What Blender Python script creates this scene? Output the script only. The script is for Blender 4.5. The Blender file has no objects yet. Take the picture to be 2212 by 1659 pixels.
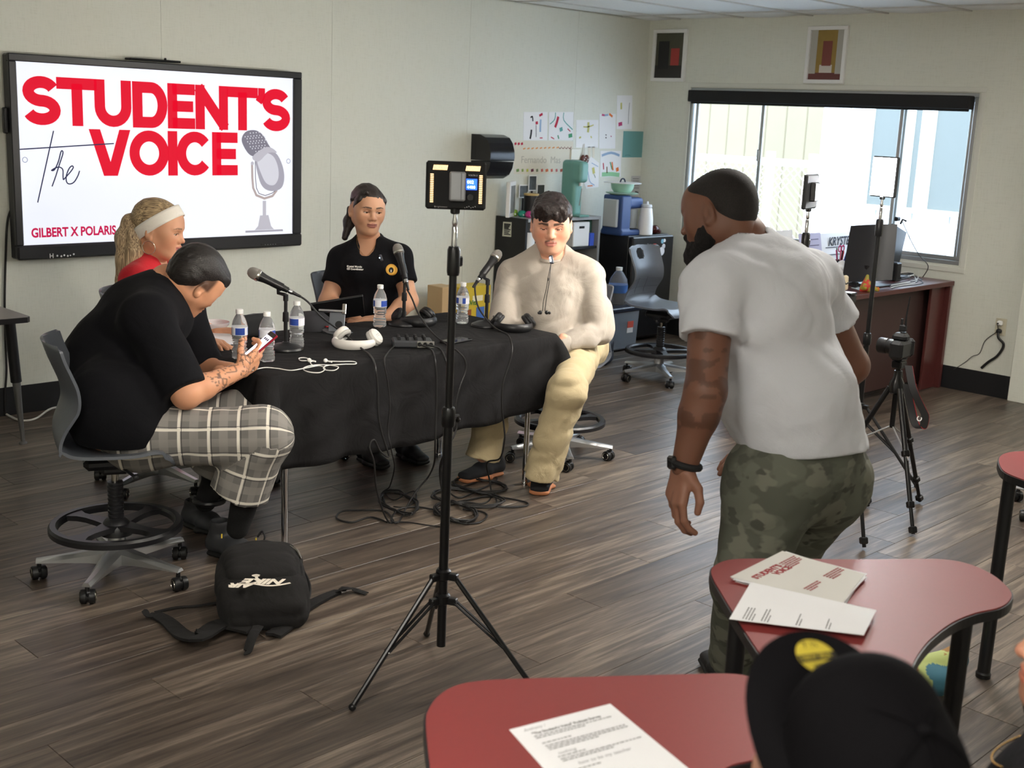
import bpy, bmesh, math, random
import numpy as np
from mathutils import Vector, Matrix, Euler
random.seed(7)
SC = bpy.context.scene
COL = SC.collection
# ------------------------------------------------------------------ camera
IMG_W, IMG_H = 2212.0, 1659.0
YAW, PITCH, ROLL, FPX = 0.77360956, 0.21774402, 0.04394865, 2616.58
CAM_H = 1.75
_f = np.array([math.cos(YAW)*math.cos(PITCH), math.sin(YAW)*math.cos(PITCH), -math.sin(PITCH)])
_r0 = np.array([math.sin(YAW), -math.cos(YAW), 0.0])
_u0 = np.cross(_r0, _f)
_r = math.cos(ROLL)*_r0 + math.sin(ROLL)*_u0
_u = -math.sin(ROLL)*_r0 + math.cos(ROLL)*_u0
_C = np.array([0, 0, CAM_H])
cam_data = bpy.data.cameras.new('camera')
cam = bpy.data.objects.new('camera', cam_data)
COL.objects.link(cam)
cam_data.sensor_fit = 'HORIZONTAL'
cam_data.sensor_width = 36.0
cam_data.lens = FPX/IMG_W*36.0
cam_data.clip_start = 0.02
cam.matrix_world = Matrix(((_r[0], _u[0], -_f[0], 0), (_r[1], _u[1], -_f[1], 0), (_r[2], _u[2], -_f[2], CAM_H), (0, 0, 0, 1)))
cam_data.dof.use_dof = True
cam_data.dof.focus_distance = 5.2
cam_data.dof.aperture_fstop = 5.6
SC.camera = cam
# ------------------------------------------------------------------ exposure, sky, sun
SC.view_settings.view_transform = 'Standard'
SC.view_settings.look = 'None'
SC.view_settings.exposure = 1.48
SC.view_settings.gamma = 1.0
SC.view_settings.use_curve_mapping = False
world = bpy.data.worlds.new('sky')
SC.world = world
world.use_nodes = True
_bg = world.node_tree.nodes['Background']
_bg.inputs['Color'].default_value = (0.68, 0.82, 1.0, 1)
_bg.inputs['Strength'].default_value = 2.8
sun_d = bpy.data.lights.new('sun', 'SUN')
sun_d.energy = 4.0
sun_d.angle = 0.01
sun_d.color = (0.97, 0.98, 1.0)
sun = bpy.data.objects.new('sun', sun_d)
COL.objects.link(sun)
sun.location = (0, 0, 12)
sun.rotation_euler = Vector((0.62, 0.25, -0.85)).to_track_quat('-Z', 'Y').to_euler()
# room
WX, WY, CZ = 8.175, 6.57, 2.565       # window wall plane, screen wall plane, ceiling height
X0, Y0 = -1.5, -2.4                  # the two walls behind the camera
# ------------------------------------------------------------------ geometry from the view
def ray(x, y):
 return (x-IMG_W/2)/FPX*_r - (y-IMG_H/2)/FPX*_u + _f
def at(x, y, d):
 return Vector(_C + ray(x, y)*d)
def onz(x, y, z=0.0):
 d = ray(x, y); return Vector(_C + d*((z-CAM_H)/d[2]))
def onx(x, y, X=WX):
 d = ray(x, y); return Vector(_C + d*(X/d[0]))
def ony(x, y, Y=WY):
 d = ray(x, y); return Vector(_C + d*(Y/d[1]))
def dep(P):
 return float((np.array(P)-_C)@_f)
# ------------------------------------------------------------------ objects
def tag(o, label=None, cat=None, group=None, kind=None):
 if label: o['label'] = label
 if cat: o['category'] = cat
 if group: o['group'] = group
 if kind: o['kind'] = kind
 return o
def thing(name, label, cat, loc=(0, 0, 0), rotz=0.0, group=None):
 o = bpy.data.objects.new(name, None)
 o.empty_display_size = 0.1
 COL.objects.link(o)
 o.location = loc
 o.rotation_euler = (0, 0, rotz)
 return tag(o, label, cat, group)
def link(name, me, parent=None):
 o = bpy.data.objects.new(name, me)
 COL.objects.link(o)
 if parent is not None: o.parent = parent
 return o
def copy_tree(o, parent=None):
 c = o.copy(); COL.objects.link(c); c.parent = parent
 for ch in list(o.children): copy_tree(ch, c)
 return c
# ------------------------------------------------------------------ materials
MATS = {}
def nodemat(name):
 m = bpy.data.materials.new(name); m.use_nodes = True
 nt = m.node_tree
 return m, nt, nt.nodes['Principled BSDF'], nt.links
def mat(name, col, rough=0.5, metal=0.0, spec=0.5, var=0.0, vscale=8.0, bump=0.0, bscale=60.0, stretch=(1, 1, 1),
  emit=None, estr=0.0, alpha=1.0, trans=0.0, ior=1.45, coat=0.0, sheen=0.0, sss=0.0, obj=True, detail=4.0):
 if name in MATS: return MATS[name]
 m, nt, b, L = nodemat(name)
 b.inputs['Base Color'].default_value = (*col, 1)
 b.inputs['Roughness'].default_value = rough
 b.inputs['Metallic'].default_value = metal
 b.inputs['Specular IOR Level'].default_value = spec
 b.inputs['IOR'].default_value = ior
 b.inputs['Alpha'].default_value = alpha
 b.inputs['Transmission Weight'].default_value = trans
 b.inputs['Coat Weight'].default_value = coat
 b.inputs['Sheen Weight'].default_value = sheen
 if sss:
  b.inputs['Subsurface Weight'].default_value = sss
  b.inputs['Subsurface Radius'].default_value = (0.012, 0.005, 0.003)
  b.inputs['Subsurface Scale'].default_value = 0.6
 if emit:
  b.inputs['Emission Color'].default_value = (*emit, 1)
  b.inputs['Emission Strength'].default_value = estr
 if var or bump:
  tc = nt.nodes.new('ShaderNodeTexCoord'); mp = nt.nodes.new('ShaderNodeMapping')
  mp.inputs['Scale'].default_value = stretch
  L.new(tc.outputs['Object'], mp.inputs['Vector'])
 if var:
  n = nt.nodes.new('ShaderNodeTexNoise'); n.inputs['Scale'].default_value = vscale; n.inputs['Detail'].default_value = detail
  L.new(mp.outputs['Vector'], n.inputs['Vector'])
  mx = nt.nodes.new('ShaderNodeMix'); mx.data_type = 'RGBA'
  mx.inputs['A'].default_value = (*[c*(1-var) for c in col], 1)
  mx.inputs['B'].default_value = (*[min(1, c*(1+var)) for c in col], 1)
  L.new(n.outputs['Fac'], mx.inputs['Factor'])
  L.new(mx.outputs['Result'], b.inputs['Base Color'])
 if bump:
  n2 = nt.nodes.new('ShaderNodeTexNoise'); n2.inputs['Scale'].default_value = bscale; n2.inputs['Detail'].default_value = 3
  L.new(mp.outputs['Vector'], n2.inputs['Vector'])
  bp = nt.nodes.new('ShaderNodeBump'); bp.inputs['Strength'].default_value = bump; bp.inputs['Distance'].default_value = 0.01
  L.new(n2.outputs['Fac'], bp.inputs['Height']); L.new(bp.outputs['Normal'], b.inputs['Normal'])
 MATS[name] = m
 return m
def srgb(r, g, b):
 f = lambda c: (c/255/12.92 if c/255 <= 0.04045 else ((c/255+0.055)/1.055)**2.4)
 return (f(r), f(g), f(b))
def vcmat(name, rough=0.5, spec=0.4, sss=0.0, bump=0.0, bscale=200.0, sheen=0.0):
 """colour read from the mesh's own colour attribute (lips, brows, stubble, prints)"""
 if name in MATS: return MATS[name]
 m, nt, b, L = nodemat(name)
 a = nt.nodes.new('ShaderNodeAttribute'); a.attribute_name = 'Col'
 L.new(a.outputs['Color'], b.inputs['Base Color'])
 b.inputs['Roughness'].default_value = rough
 b.inputs['Specular IOR Level'].default_value = spec
 b.inputs['Sheen Weight'].default_value = sheen
 if sss:
  b.inputs['Subsurface Weight'].default_value = sss
  b.inputs['Subsurface Radius'].default_value = (0.010, 0.004, 0.002)
  b.inputs['Subsurface Scale'].default_value = 0.5
 if bump:
  tc = nt.nodes.new('ShaderNodeTexCoord')
  n2 = nt.nodes.new('ShaderNodeTexNoise'); n2.inputs['Scale'].default_value = bscale
  L.new(tc.outputs['Object'], n2.inputs['Vector'])
  bp = nt.nodes.new('ShaderNodeBump'); bp.inputs['Strength'].default_value = bump; bp.inputs['Distance'].default_value = 0.002
  L.new(n2.outputs['Fac'], bp.inputs['Height']); L.new(bp.outputs['Normal'], b.inputs['Normal'])
 MATS[name] = m
 return m
# ------------------------------------------------------------------ mesh builder
def frame(axis, up=(0, 0, 1)):
 z = Vector(axis).normalized(); u = Vector(up)
 if abs(z.dot(u.normalized())) > 0.98: u = Vector((1, 0, 0)) if abs(z.x) < 0.9 else Vector((0, 1, 0))
 x = u.cross(z).normalized(); y = z.cross(x)
 return x, y, z
def catmull(pts, n=6, closed=False):
 P = [Vector(p) for p in pts]; out = []
 N = len(P)
 rng = range(N if closed else N-1)
 for i in rng:
  if closed: p0, p1, p2, p3 = P[(i-1) % N], P[i], P[(i+1) % N], P[(i+2) % N]
  else: p0, p1, p2, p3 = P[max(i-1, 0)], P[i], P[i+1], P[min(i+2, N-1)]
  for k in range(n):
   t = k/n
   out.append(0.5*((2*p1)+(p2-p0)*t+(2*p0-5*p1+4*p2-p3)*t*t+(3*p1-p0-3*p2+p3)*t**3))
 if not closed: out.append(P[-1].copy())
 return out
class MB:
 def __init__(s): s.v = []; s.f = []; s.m = []; s.sm = []; s.mats = []
 def mi(s, m):
  if m not in s.mats: s.mats.append(m)
  return s.mats.index(m)
 def add(s, vs, fs, m=None, smooth=False):
  o = len(s.v); i = 0 if m is None else s.mi(m)
  s.v += [tuple(v) for v in vs]
  s.f += [tuple(a+o for a in f) for f in fs]
  s.m += [i]*len(fs); s.sm += [smooth]*len(fs)
  return s
 def box(s, c, size, rot=None, m=None, bev=0.0, taper=1.0):
  hx, hy, hz = size[0]/2, size[1]/2, size[2]/2
  R = rot.to_3x3() if rot is not None else Matrix.Identity(3)
  c = Vector(c)
  if bev <= 0:
   vs = []
   for z in (-1, 1):
    t = taper if z > 0 else 1.0
    for x, y in ((-1, -1), (1, -1), (1, 1), (-1, 1)): vs.append(c+R@Vector((x*hx*t, y*hy*t, z*hz)))
   return s.add(vs, [(3, 2, 1, 0), (4, 5, 6, 7), (0, 1, 5, 4), (1, 2, 6, 5), (2, 3, 7, 6), (3, 0, 4, 7)], m)
  b = min(bev, hx*.99, hy*.99, hz*.99)
  vs = []; idx = {}
  for x in (-1, 1):
   for y in (-1, 1):
    for z in (-1, 1):
     for k in range(3):
      d = [hx, hy, hz]
      for j in range(3):
       if j != k: d[j] -= b
      t = 1.0 if z < 0 else taper
      idx[(x, y, z, k)] = len(vs); vs.append(c+R@Vector((x*d[0]*t, y*d[1]*t, z*d[2])))
  fs = []
  for k in range(3):
   a, e = [(1, 2), (2, 0), (0, 1)][k]
   for sg in (-1, 1):
    q = []
    for sa, se in ((-1, -1), (1, -1), (1, 1), (-1, 1)):
     t = [0, 0, 0]; t[k] = sg; t[a] = sa; t[e] = se; q.append(idx[(*t, k)])
    fs.append(tuple(q) if sg > 0 else tuple(reversed(q)))
  for k in range(3):
   a, e = [(1, 2), (2, 0), (0, 1)][k]
   for sa in (-1, 1):
    for se in (-1, 1):
     q = []
     for sk, kk in ((-1, a), (1, a), (1, e), (-1, e)):
      t = [0, 0, 0]; t[k] = sk; t[a] = sa; t[e] = se; q.append(idx[(*t, kk)])
     fs.append(tuple(q) if sa*se < 0 else tuple(reversed(q)))
  for x in (-1, 1):
   for y in (-1, 1):
    for z in (-1, 1):
     q = (idx[(x, y, z, 0)], idx[(x, y, z, 1)], idx[(x, y, z, 2)])
     fs.append(q if x*y*z > 0 else q[::-1])
  return s.add(vs, fs, m, False)
 def tube(s, pts, r, n=8, m=None, closed=False, caps=True, flat=None):
  P = [Vector(p) for p in pts]; N = len(P)
  rr = r if isinstance(r, (list, tuple)) else [r]*N
  T = []
  for i in range(N):
   a = P[(i-1) % N] if closed else P[max(i-1, 0)]
   b = P[(i+1) % N] if closed else P[min(i+1, N-1)]
   t = b-a
   T.append(t.normalized() if t.length > 1e-9 else Vector((0, 0, 1)))
  x, y, z = frame(T[0])
  vs = []
  for i in range(N):
   z = T[i]
   x = (x-z*x.dot(z))
   if x.length < 1e-6: x, y, _ = frame(z)
   x.normalize(); y = z.cross(x)
   for k in range(n):
    a = 2*math.pi*k/n
    fx, fy = (1, 1) if flat is None else flat
    vs.append(P[i]+(x*math.cos(a)*fx+y*math.sin(a)*fy)*rr[i])
  fs = []
  for i in range(N if closed else N-1):
   j = (i+1) % N
   for k in range(n): fs.append((i*n+k, i*n+(k+1) % n, j*n+(k+1) % n, j*n+k))
  if caps and not closed:
   fs.append(tuple(range(n-1, -1, -1))); fs.append(tuple((N-1)*n+k for k in range(n)))
  return s.add(vs, fs, m, True)
 def cyl(s, a, b, r0, r1=None, n=16, m=None, caps=True):
  return s.tube([a, b], [r0, r0 if r1 is None else r1], n, m, caps=caps)
 def lathe(s, prof, c=(0, 0, 0), axis=(0, 0, 1), n=24, m=None, up=(0, 1, 0), sx=1.0, sy=1.0):
  x, y, z = frame(axis, up); c = Vector(c); vs = []
  for r, h in prof:
   for k in range(n):
    a = 2*math.pi*k/n
    vs.append(c+x*math.cos(a)*r*sx+y*math.sin(a)*r*sy+z*h)
  fs = []
  for i in range(len(prof)-1):
   for k in range(n): fs.append((i*n+k, i*n+(k+1) % n, (i+1)*n+(k+1) % n, (i+1)*n+k))
  if prof[0][0] > 1e-5: fs.append(tuple(range(n-1, -1, -1)))
  if prof[-1][0] > 1e-5: fs.append(tuple((len(prof)-1)*n+k for k in range(n)))
  return s.add(vs, fs, m, True)
 def prism(s, poly, M, h0, h1, m=None, smooth=False):
  """2-D outline (ccw) extruded along M's z from h0 to h1"""
  n = len(poly)
  vs = [M@Vector((p[0], p[1], h0)) for p in poly]+[M@Vector((p[0], p[1], h1)) for p in poly]
  fs = [tuple(range(n-1, -1, -1)), tuple(range(n, 2*n))]
  for i in range(n): fs.append((i, (i+1) % n, n+(i+1) % n, n+i))
  return s.add(vs, fs, m, smooth)
 def sphere(s, c, r, m=None, nu=16, nv=10, sc=(1, 1, 1), rot=None):
  c = Vector(c); R = rot.to_3x3() if rot is not None else Matrix.Identity(3); vs = []; fs = []
  for j in range(nv+1):
   t = math.pi*j/nv
   for i in range(nu):
    a = 2*math.pi*i/nu
    vs.append(c+R@Vector((math.sin(t)*math.cos(a)*r*sc[0], math.sin(t)*math.sin(a)*r*sc[1], -math.cos(t)*r*sc[2])))
  for j in range(nv):
   for i in range(nu): fs.append((j*nu+i, j*nu+(i+1) % nu, (j+1)*nu+(i+1) % nu, (j+1)*nu+i))
  return s.add(vs, fs, m, True)
 def grid(s, pts, m=None, smooth=True, thick=0.0, closed=False):
  """rows of points -> sheet; thick > 0 gives it a back side and rim"""
  nr, nc = len(pts), len(pts[0])
  P = [[Vector(p) for p in r] for r in pts]
  vs = [p for r in P for p in r]; fs = []
  nn = nc if closed else nc-1
  for i in range(nr-1):
   for j in range(nn): fs.append((i*nc+j, i*nc+(j+1) % nc, (i+1)*nc+(j+1) % nc, (i+1)*nc+j))
  if thick:
   nor = []
   for i in range(nr):
    for j in range(nc):
     a = P[min(i+1, nr-1)][j]-P[max(i-1, 0)][j]; b = P[i][min(j+1, nc-1)]-P[i][max(j-1, 0)]
     q = b.cross(a); nor.append(q.normalized() if q.length > 1e-12 else Vector((0, 0, 1)))
   o = len(vs); vs = vs+[vs[k]-nor[k]*thick for k in range(o)]
   fs += [tuple(reversed([a+o for a in f])) for f in fs]
   rim = [j for j in range(nc)]+[i*nc+nc-1 for i in range(1, nr)]+[(nr-1)*nc+j for j in range(nc-2, -1, -1)]+[i*nc for i in range(nr-2, 0, -1)]
   for k in range(len(rim)):
    a, b = rim[k], rim[(k+1) % len(rim)]; fs.append((b, a, a+o, b+o))
  return s.add(vs, fs, m, smooth)
 def mesh(s, name, m=None, ang=35.0):
  me = bpy.data.meshes.new(name)
  me.from_pydata(s.v, [], s.f)
  ms = s.mats if s.mats else [m]
  for q in ms:
   if q is not None: me.materials.append(q)
  me.polygons.foreach_set('material_index', s.m)
  me.polygons.foreach_set('use_smooth', [True]*len(s.f) if any(s.sm) else [False]*len(s.f))
  if any(s.sm): me.set_sharp_from_angle(angle=math.radians(ang))
  me.update()
  return me
 def build(s, name, m=None, parent=None, world=False, ang=35.0):
  o = link(name, s.mesh(name, m, ang), parent)
  if world and parent is not None:
   o.matrix_parent_inverse = (Matrix.Translation(parent.location) @ parent.rotation_euler.to_matrix().to_4x4()).inverted()
  return o
def part(t, name, fn, m, world=False):
 b = MB(); fn(b); return b.build(name, m, t, world)
# ------------------------------------------------------------------ lettering
TEXTS = []
def text(s, size, M, m, parent=None, name='lettering', bold=0.0, align='LEFT', ext=0.0004, shear=0.0, space=1.0, sx=1.0, world=True, drape=None):
 cu = bpy.data.curves.new('t', 'FONT'); cu.body = s; cu.size = size; cu.offset = bold; cu.extrude = ext
 cu.align_x = align; cu.shear = shear; cu.space_character = space; cu.resolution_u = 3
 o = bpy.data.objects.new('t', cu); COL.objects.link(o)
 TEXTS.append((o, M, m, parent, name, sx, world, drape))
def drape_on(me, obj, d):
 """lay a flat print onto a surface along direction d"""
 from mathutils.bvhtree import BVHTree
 src = obj.data; T = BVHTree.FromPolygons([v.co for v in src.vertices], [p.vertices for p in src.polygons]); d = Vector(d).normalized()
 for v in me.vertices:
  h = T.ray_cast(v.co-d*.3, d)
  if h[0] is not None: v.co = h[0]-d*.0012
def flush_texts():
 dg = bpy.context.evaluated_depsgraph_get()
 for o, M, m, parent, name, sx, world, drape in TEXTS:
  me = bpy.data.meshes.new_from_object(o.evaluated_get(dg)); me.name = name
  me.transform(M @ Matrix.Diagonal((sx, 1, 1, 1)))
  if drape: drape_on(me, *drape)
  me.materials.clear(); me.materials.append(m)
  q = link(name, me, parent)
  if world and parent is not None:
   q.matrix_parent_inverse = (Matrix.Translation(parent.location) @ parent.rotation_euler.to_matrix().to_4x4()).inverted()
 for t in TEXTS:
  cu = t[0].data; bpy.data.objects.remove(t[0]); bpy.data.curves.remove(cu)
 TEXTS.clear()
def plane_M(o, x, y):
 x = Vector(x).normalized(); y = Vector(y); y = (y-x*y.dot(x)).normalized(); z = x.cross(y)
 return Matrix(((x.x, y.x, z.x, o[0]), (x.y, y.y, z.y, o[1]), (x.z, y.z, z.z, o[2]), (0, 0, 0, 1)))
def ribbon(b, pts, w, M, z, m=None, closed=False, th=0.0006):
 """flat stroke of constant width with mitred joints"""
 P = [Vector((p[0], p[1])) for p in pts]; N = len(P); L = []; R = []
 for i in range(N):
  a = P[(i-1) % N] if (closed or i > 0) else None; c = P[(i+1) % N] if (closed or i < N-1) else None
  d1 = (P[i]-a).normalized() if a is not None else None; d2 = (c-P[i]).normalized() if c is not None else None
  if d1 is None: d1 = d2
  if d2 is None: d2 = d1
  n1 = Vector((-d1.y, d1.x)); n2 = Vector((-d2.y, d2.x)); n = (n1+n2)
  n = n.normalized() if n.length > 1e-6 else n1
  k = min(2.5, 1/max(0.3, n.dot(n1)))
  L.append(P[i]+n*w/2*k); R.append(P[i]-n*w/2*k)
 vs = [M@Vector((p.x, p.y, z)) for p in L]+[M@Vector((p.x, p.y, z)) for p in R]
 vs += [M@Vector((p.x, p.y, z-th)) for p in L]+[M@Vector((p.x, p.y, z-th)) for p in R]
 fs = []
 for i in range(N if closed else N-1):
  j = (i+1) % N
  fs += [(i, N+i, N+j, j), (2*N+j, 3*N+j, 3*N+i, 2*N+i), (i, j, 2*N+j, 2*N+i), (N+j, N+i, 3*N+i, 3*N+j)]
 if not closed: fs += [(N, 0, 2*N, 3*N), (N-1, 2*N-1, 4*N-1, 3*N-1)]
 b.add(vs, fs, m)
def arc(cx, cy, rx, ry, a0, a1, n=10):
 return [(cx+rx*math.cos(math.radians(a0+(a1-a0)*i/n)), cy+ry*math.sin(math.radians(a0+(a1-a0)*i/n))) for i in range(n+1)]
# ================================================================== materials of the room
def wall_material():
 m, nt, b, L = nodemat('wall_vinyl')
 tc = nt.nodes.new('ShaderNodeTexCoord')
 w1 = nt.nodes.new('ShaderNodeTexNoise'); w1.inputs['Scale'].default_value = 1.0; w1.inputs['Detail'].default_value = 2
 mp = nt.nodes.new('ShaderNodeMapping'); mp.inputs['Scale'].default_value = (260, 260, 14)
 L.new(tc.outputs['Object'], mp.inputs['Vector']); L.new(mp.outputs['Vector'], w1.inputs['Vector'])
 w2 = nt.nodes.new('ShaderNodeTexNoise'); w2.inputs['Scale'].default_value = 1.0; w2.inputs['Detail'].default_value = 2
 mp2 = nt.nodes.new('ShaderNodeMapping'); mp2.inputs['Scale'].default_value = (14, 14, 260)
 L.new(tc.outputs['Object'], mp2.inputs['Vector']); L.new(mp2.outputs['Vector'], w2.inputs['Vector'])
 ad = nt.nodes.new('ShaderNodeMath'); ad.operation = 'ADD'
 L.new(w1.outputs['Fac'], ad.inputs[0]); L.new(w2.outputs['Fac'], ad.inputs[1])
 rp = nt.nodes.new('ShaderNodeValToRGB')
 rp.color_ramp.elements[0].position = 0.70; rp.color_ramp.elements[0].color = (*srgb(213, 214, 202), 1)
 rp.color_ramp.elements[1].position = 1.30; rp.color_ramp.elements[1].color = (*srgb(221, 222, 211), 1)
 L.new(ad.outputs[0], rp.inputs['Fac']); L.new(rp.outputs['Color'], b.inputs['Base Color'])
 bp = nt.nodes.new('ShaderNodeBump'); bp.inputs['Strength'].default_value = 0.12; bp.inputs['Distance'].default_value = 0.003
 L.new(ad.outputs[0], bp.inputs['Height']); L.new(bp.outputs['Normal'], b.inputs['Normal'])
 b.inputs['Roughness'].default_value = 0.55; b.inputs['Specular IOR Level'].default_value = 0.35
 return m
M_WALL = wall_material()
def plank_material():
 m, nt, b, L = nodemat('vinyl_plank')
 tc = nt.nodes.new('ShaderNodeTexCoord'); oi = nt.nodes.new('ShaderNodeObjectInfo')
 sh = nt.nodes.new('ShaderNodeVectorMath'); sh.operation = 'MULTIPLY_ADD'
 sh.inputs[1].default_value = (37.0, 19.0, 11.0)
 L.new(oi.outputs['Random'], sh.inputs[0]); L.new(tc.outputs['Object'], sh.inputs[2])
 mp = nt.nodes.new('ShaderNodeMapping'); mp.inputs['Scale'].default_value = (1.7, 26, 1)
 L.new(sh.outputs[0], mp.inputs['Vector'])
 n1 = nt.nodes.new('ShaderNodeTexNoise'); n1.inputs['Scale'].default_value = 1.0; n1.inputs['Detail'].default_value = 6; n1.inputs['Distortion'].default_value = 0.8
 n1.inputs['Roughness'].default_value = 0.62
 L.new(mp.outputs['Vector'], n1.inputs['Vector'])
 mp2 = nt.nodes.new('ShaderNodeMapping'); mp2.inputs['Scale'].default_value = (5, 150, 1)
 L.new(sh.outputs[0], mp2.inputs['Vector'])
 n2 = nt.nodes.new('ShaderNodeTexNoise'); n2.inputs['Scale'].default_value = 1.0; n2.inputs['Detail'].default_value = 3
 L.new(mp2.outputs['Vector'], n2.inputs['Vector'])
 ad = nt.nodes.new('ShaderNodeMath'); ad.operation = 'MULTIPLY_ADD'; ad.inputs[1].default_value = 0.35
 L.new(n2.outputs['Fac'], ad.inputs[0]); L.new(n1.outputs['Fac'], ad.inputs[2])
 a2 = nt.nodes.new('ShaderNodeMath'); a2.operation = 'MULTIPLY_ADD'; a2.inputs[1].default_value = 0.15
 L.new(oi.outputs['Random'], a2.inputs[0]); L.new(ad.outputs[0], a2.inputs[2])
 rp = nt.nodes.new('ShaderNodeValToRGB'); cr = rp.color_ramp
 cr.elements[0].position = 0.54; cr.elements[0].color = (*srgb(58, 50, 45), 1)
 cr.elements[1].position = 1.0; cr.elements[1].color = (*srgb(138, 124, 110), 1)
 e = cr.elements.new(0.76); e.color = (*srgb(88, 77, 68), 1)
 L.new(a2.outputs[0], rp.inputs['Fac']); L.new(rp.outputs['Color'], b.inputs['Base Color'])
 bp = nt.nodes.new('ShaderNodeBump'); bp.inputs['Strength'].default_value = 0.25; bp.inputs['Distance'].default_value = 0.002
 L.new(ad.outputs[0], bp.inputs['Height']); L.new(bp.outputs['Normal'], b.inputs['Normal'])
 rr = nt.nodes.new('ShaderNodeMath'); rr.operation = 'MULTIPLY_ADD'; rr.inputs[1].default_value = 0.18; rr.inputs[2].default_value = 0.28
 L.new(n2.outputs['Fac'], rr.inputs[0]); L.new(rr.outputs[0], b.inputs['Roughness'])
 b.inputs['Specular IOR Level'].default_value = 0.5
 return m
M_PLANK = plank_material()
M_SUB = mat('floor_joint', srgb(38, 32, 28), 0.8)
M_BASE = mat('rubber_base', srgb(22, 23, 26), 0.55, var=0.15, vscale=20)
M_TILE = mat('ceiling_tile', srgb(236, 237, 234), 0.9, var=0.06, vscale=90, bump=0.3, bscale=160)
M_GRID = mat('ceiling_grid', srgb(205, 205, 200), 0.5)
M_ALU = mat('window_aluminium', srgb(176, 180, 180), 0.35, 0.7)
M_TRIMW = mat('trim_vinyl', srgb(216, 216, 206), 0.5)
M_BLACK = mat('black_plastic', srgb(22, 22, 24), 0.42)
M_BLACKM = mat('black_matte', srgb(18, 18, 20), 0.75)
M_CHROME = mat('chrome', srgb(210, 210, 212), 0.12, 1.0)
M_WHITE = mat('white_plastic', srgb(232, 232, 230), 0.4)
M_PAPER = mat('white_paper', srgb(236, 236, 238), 0.85, var=0.02, vscale=5)
M_CABLE = mat('black_cable', srgb(30, 29, 29), 0.5)
# ------------------------------------------------------------------ floor of planks
fl = MB().box(((X0+WX)/2, (Y0+WY)/2, -0.055), (WX-X0+0.2, WY-Y0+0.2, 0.1)).build('floor', M_SUB)
tag(fl, 'brown grey wood look vinyl plank floor', 'floor', kind='structure')
PW, PL, PG = 0.178, 1.22, 0.0016
pm = {}
def plank_mesh(l):
 k = round(l, 2)
 if k not in pm:
  pm[k] = MB().box((0, 0, -0.0025), (l-PG, PW-PG, 0.005), bev=0.0009).mesh('plank', M_PLANK)
 return pm[k]
far_boxes = MB()
row = 0; y = WY
rr = random.Random(3)
n_pl = 0
while y > Y0:
 off = [0.0, 0.41, 0.83, 0.19, 0.62, 1.02][row % 6]+rr.uniform(-.06, .06)
 x = X0-off
 while x < WX:
  a, e = max(x, X0), min(x+PL, WX)
  cxp, cyp = (a+e)/2, y-PW/2
  if e-a > 0.03:
   d = cxp*0.699+cyp*0.682
   lat = cxp*0.705-cyp*0.708
   vis = d > 2.0 and abs(lat) < 0.47*d+0.9
   if vis:
    o = link('plank', plank_mesh(e-a), fl); o.location = (cxp, cyp, 0.0)
    n_pl += 1
   else:
    far_boxes.box((cxp, cyp, -0.0025), (e-a-PG, PW-PG, 0.005))
  x += PL
 y -= PW; row += 1
o = far_boxes.build('plank_field', M_PLANK, fl); o['kind'] = 'stuff'
# ------------------------------------------------------------------ walls
seams = [ony(715, 300).x, ony(1008, 300).x, ony(1245, 150).x]
pw = 1.219
def wall_panels(parent, edges, mk):
 for a, e in zip(edges[:-1], edges[1:]): mk(a, e)
wa = MB().box(((X0+WX)/2, WY+0.0655, CZ/2+0.1), (WX-X0+0.3, 0.10, CZ+0.2)).build('wall_back', M_WALL)
tag(wa, 'cream vinyl panel wall that carries the screen', 'wall', kind='structure')
e1 = [X0, seams[0]-2*pw, seams[0]-pw, seams[0], seams[1], seams[2], WX]
e1 = [X0]+[seams[0]-k*pw for k in (4, 3, 2, 1) if seams[0]-k*pw > X0+.1]+seams+[WX]
for a, e in zip(e1[:-1], e1[1:]):
 MB().box(((a+e)/2, WY+0.0075, CZ/2), (e-a-0.0015, 0.015, CZ), bev=0.0008).build('wall_panel', M_WALL, wa)
# window wall: four pieces round the opening
wy0, wy1 = onx(2118, 197).y, onx(1490, 180).y
wz0, wz1 = 0.865, 2.06
OY0, OY1 = onx(2098, 300).y-0.02, onx(1497, 195).y+0.02
OZ0, OZ1 = onx(1474, 497).z-0.02, onx(1497, 195).z+0.02
wb = MB()
T = 0.12
wb.box((WX+T/2, (Y0+OY0)/2, CZ/2+0.1), (T, OY0-Y0, CZ+0.2)); wb.box((WX+T/2, (OY1+WY+.1)/2, CZ/2+.1), (T, WY+.1-OY1, CZ+0.2))
wb.box((WX+T/2, (OY0+OY1)/2, OZ0/2), (T, OY1-OY0, OZ0)); wb.box((WX+T/2, (OY0+OY1)/2, (OZ1+CZ+.2)/2), (T, OY1-OY0, CZ+.2-OZ1))
wbo = wb.build('wall_right', M_WALL); tag(wbo, 'cream wall with the wide sliding window', 'wall', kind='structure')
# shallow column at the right end
MB().box((WX-0.02, 2.6, CZ/2), (0.04, 1.25, CZ), bev=0.003).build('wall_pilaster', M_WALL, wbo)
wl = MB().box((X0-0.05, (Y0+WY)/2, CZ/2+.1), (0.1, WY-Y0+.2, CZ+.2)).build('wall_left', M_WALL); tag(wl, 'plain cream wall behind the viewer on the left', 'wall', kind='structure')
wf = MB().box(((X0+WX)/2, Y0-0.05, CZ/2+.1), (WX-X0+.2, 0.1, CZ+.2)).build('wall_front', M_WALL); tag(wf, 'plain cream wall behind the viewer', 'wall', kind='structure')
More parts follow.
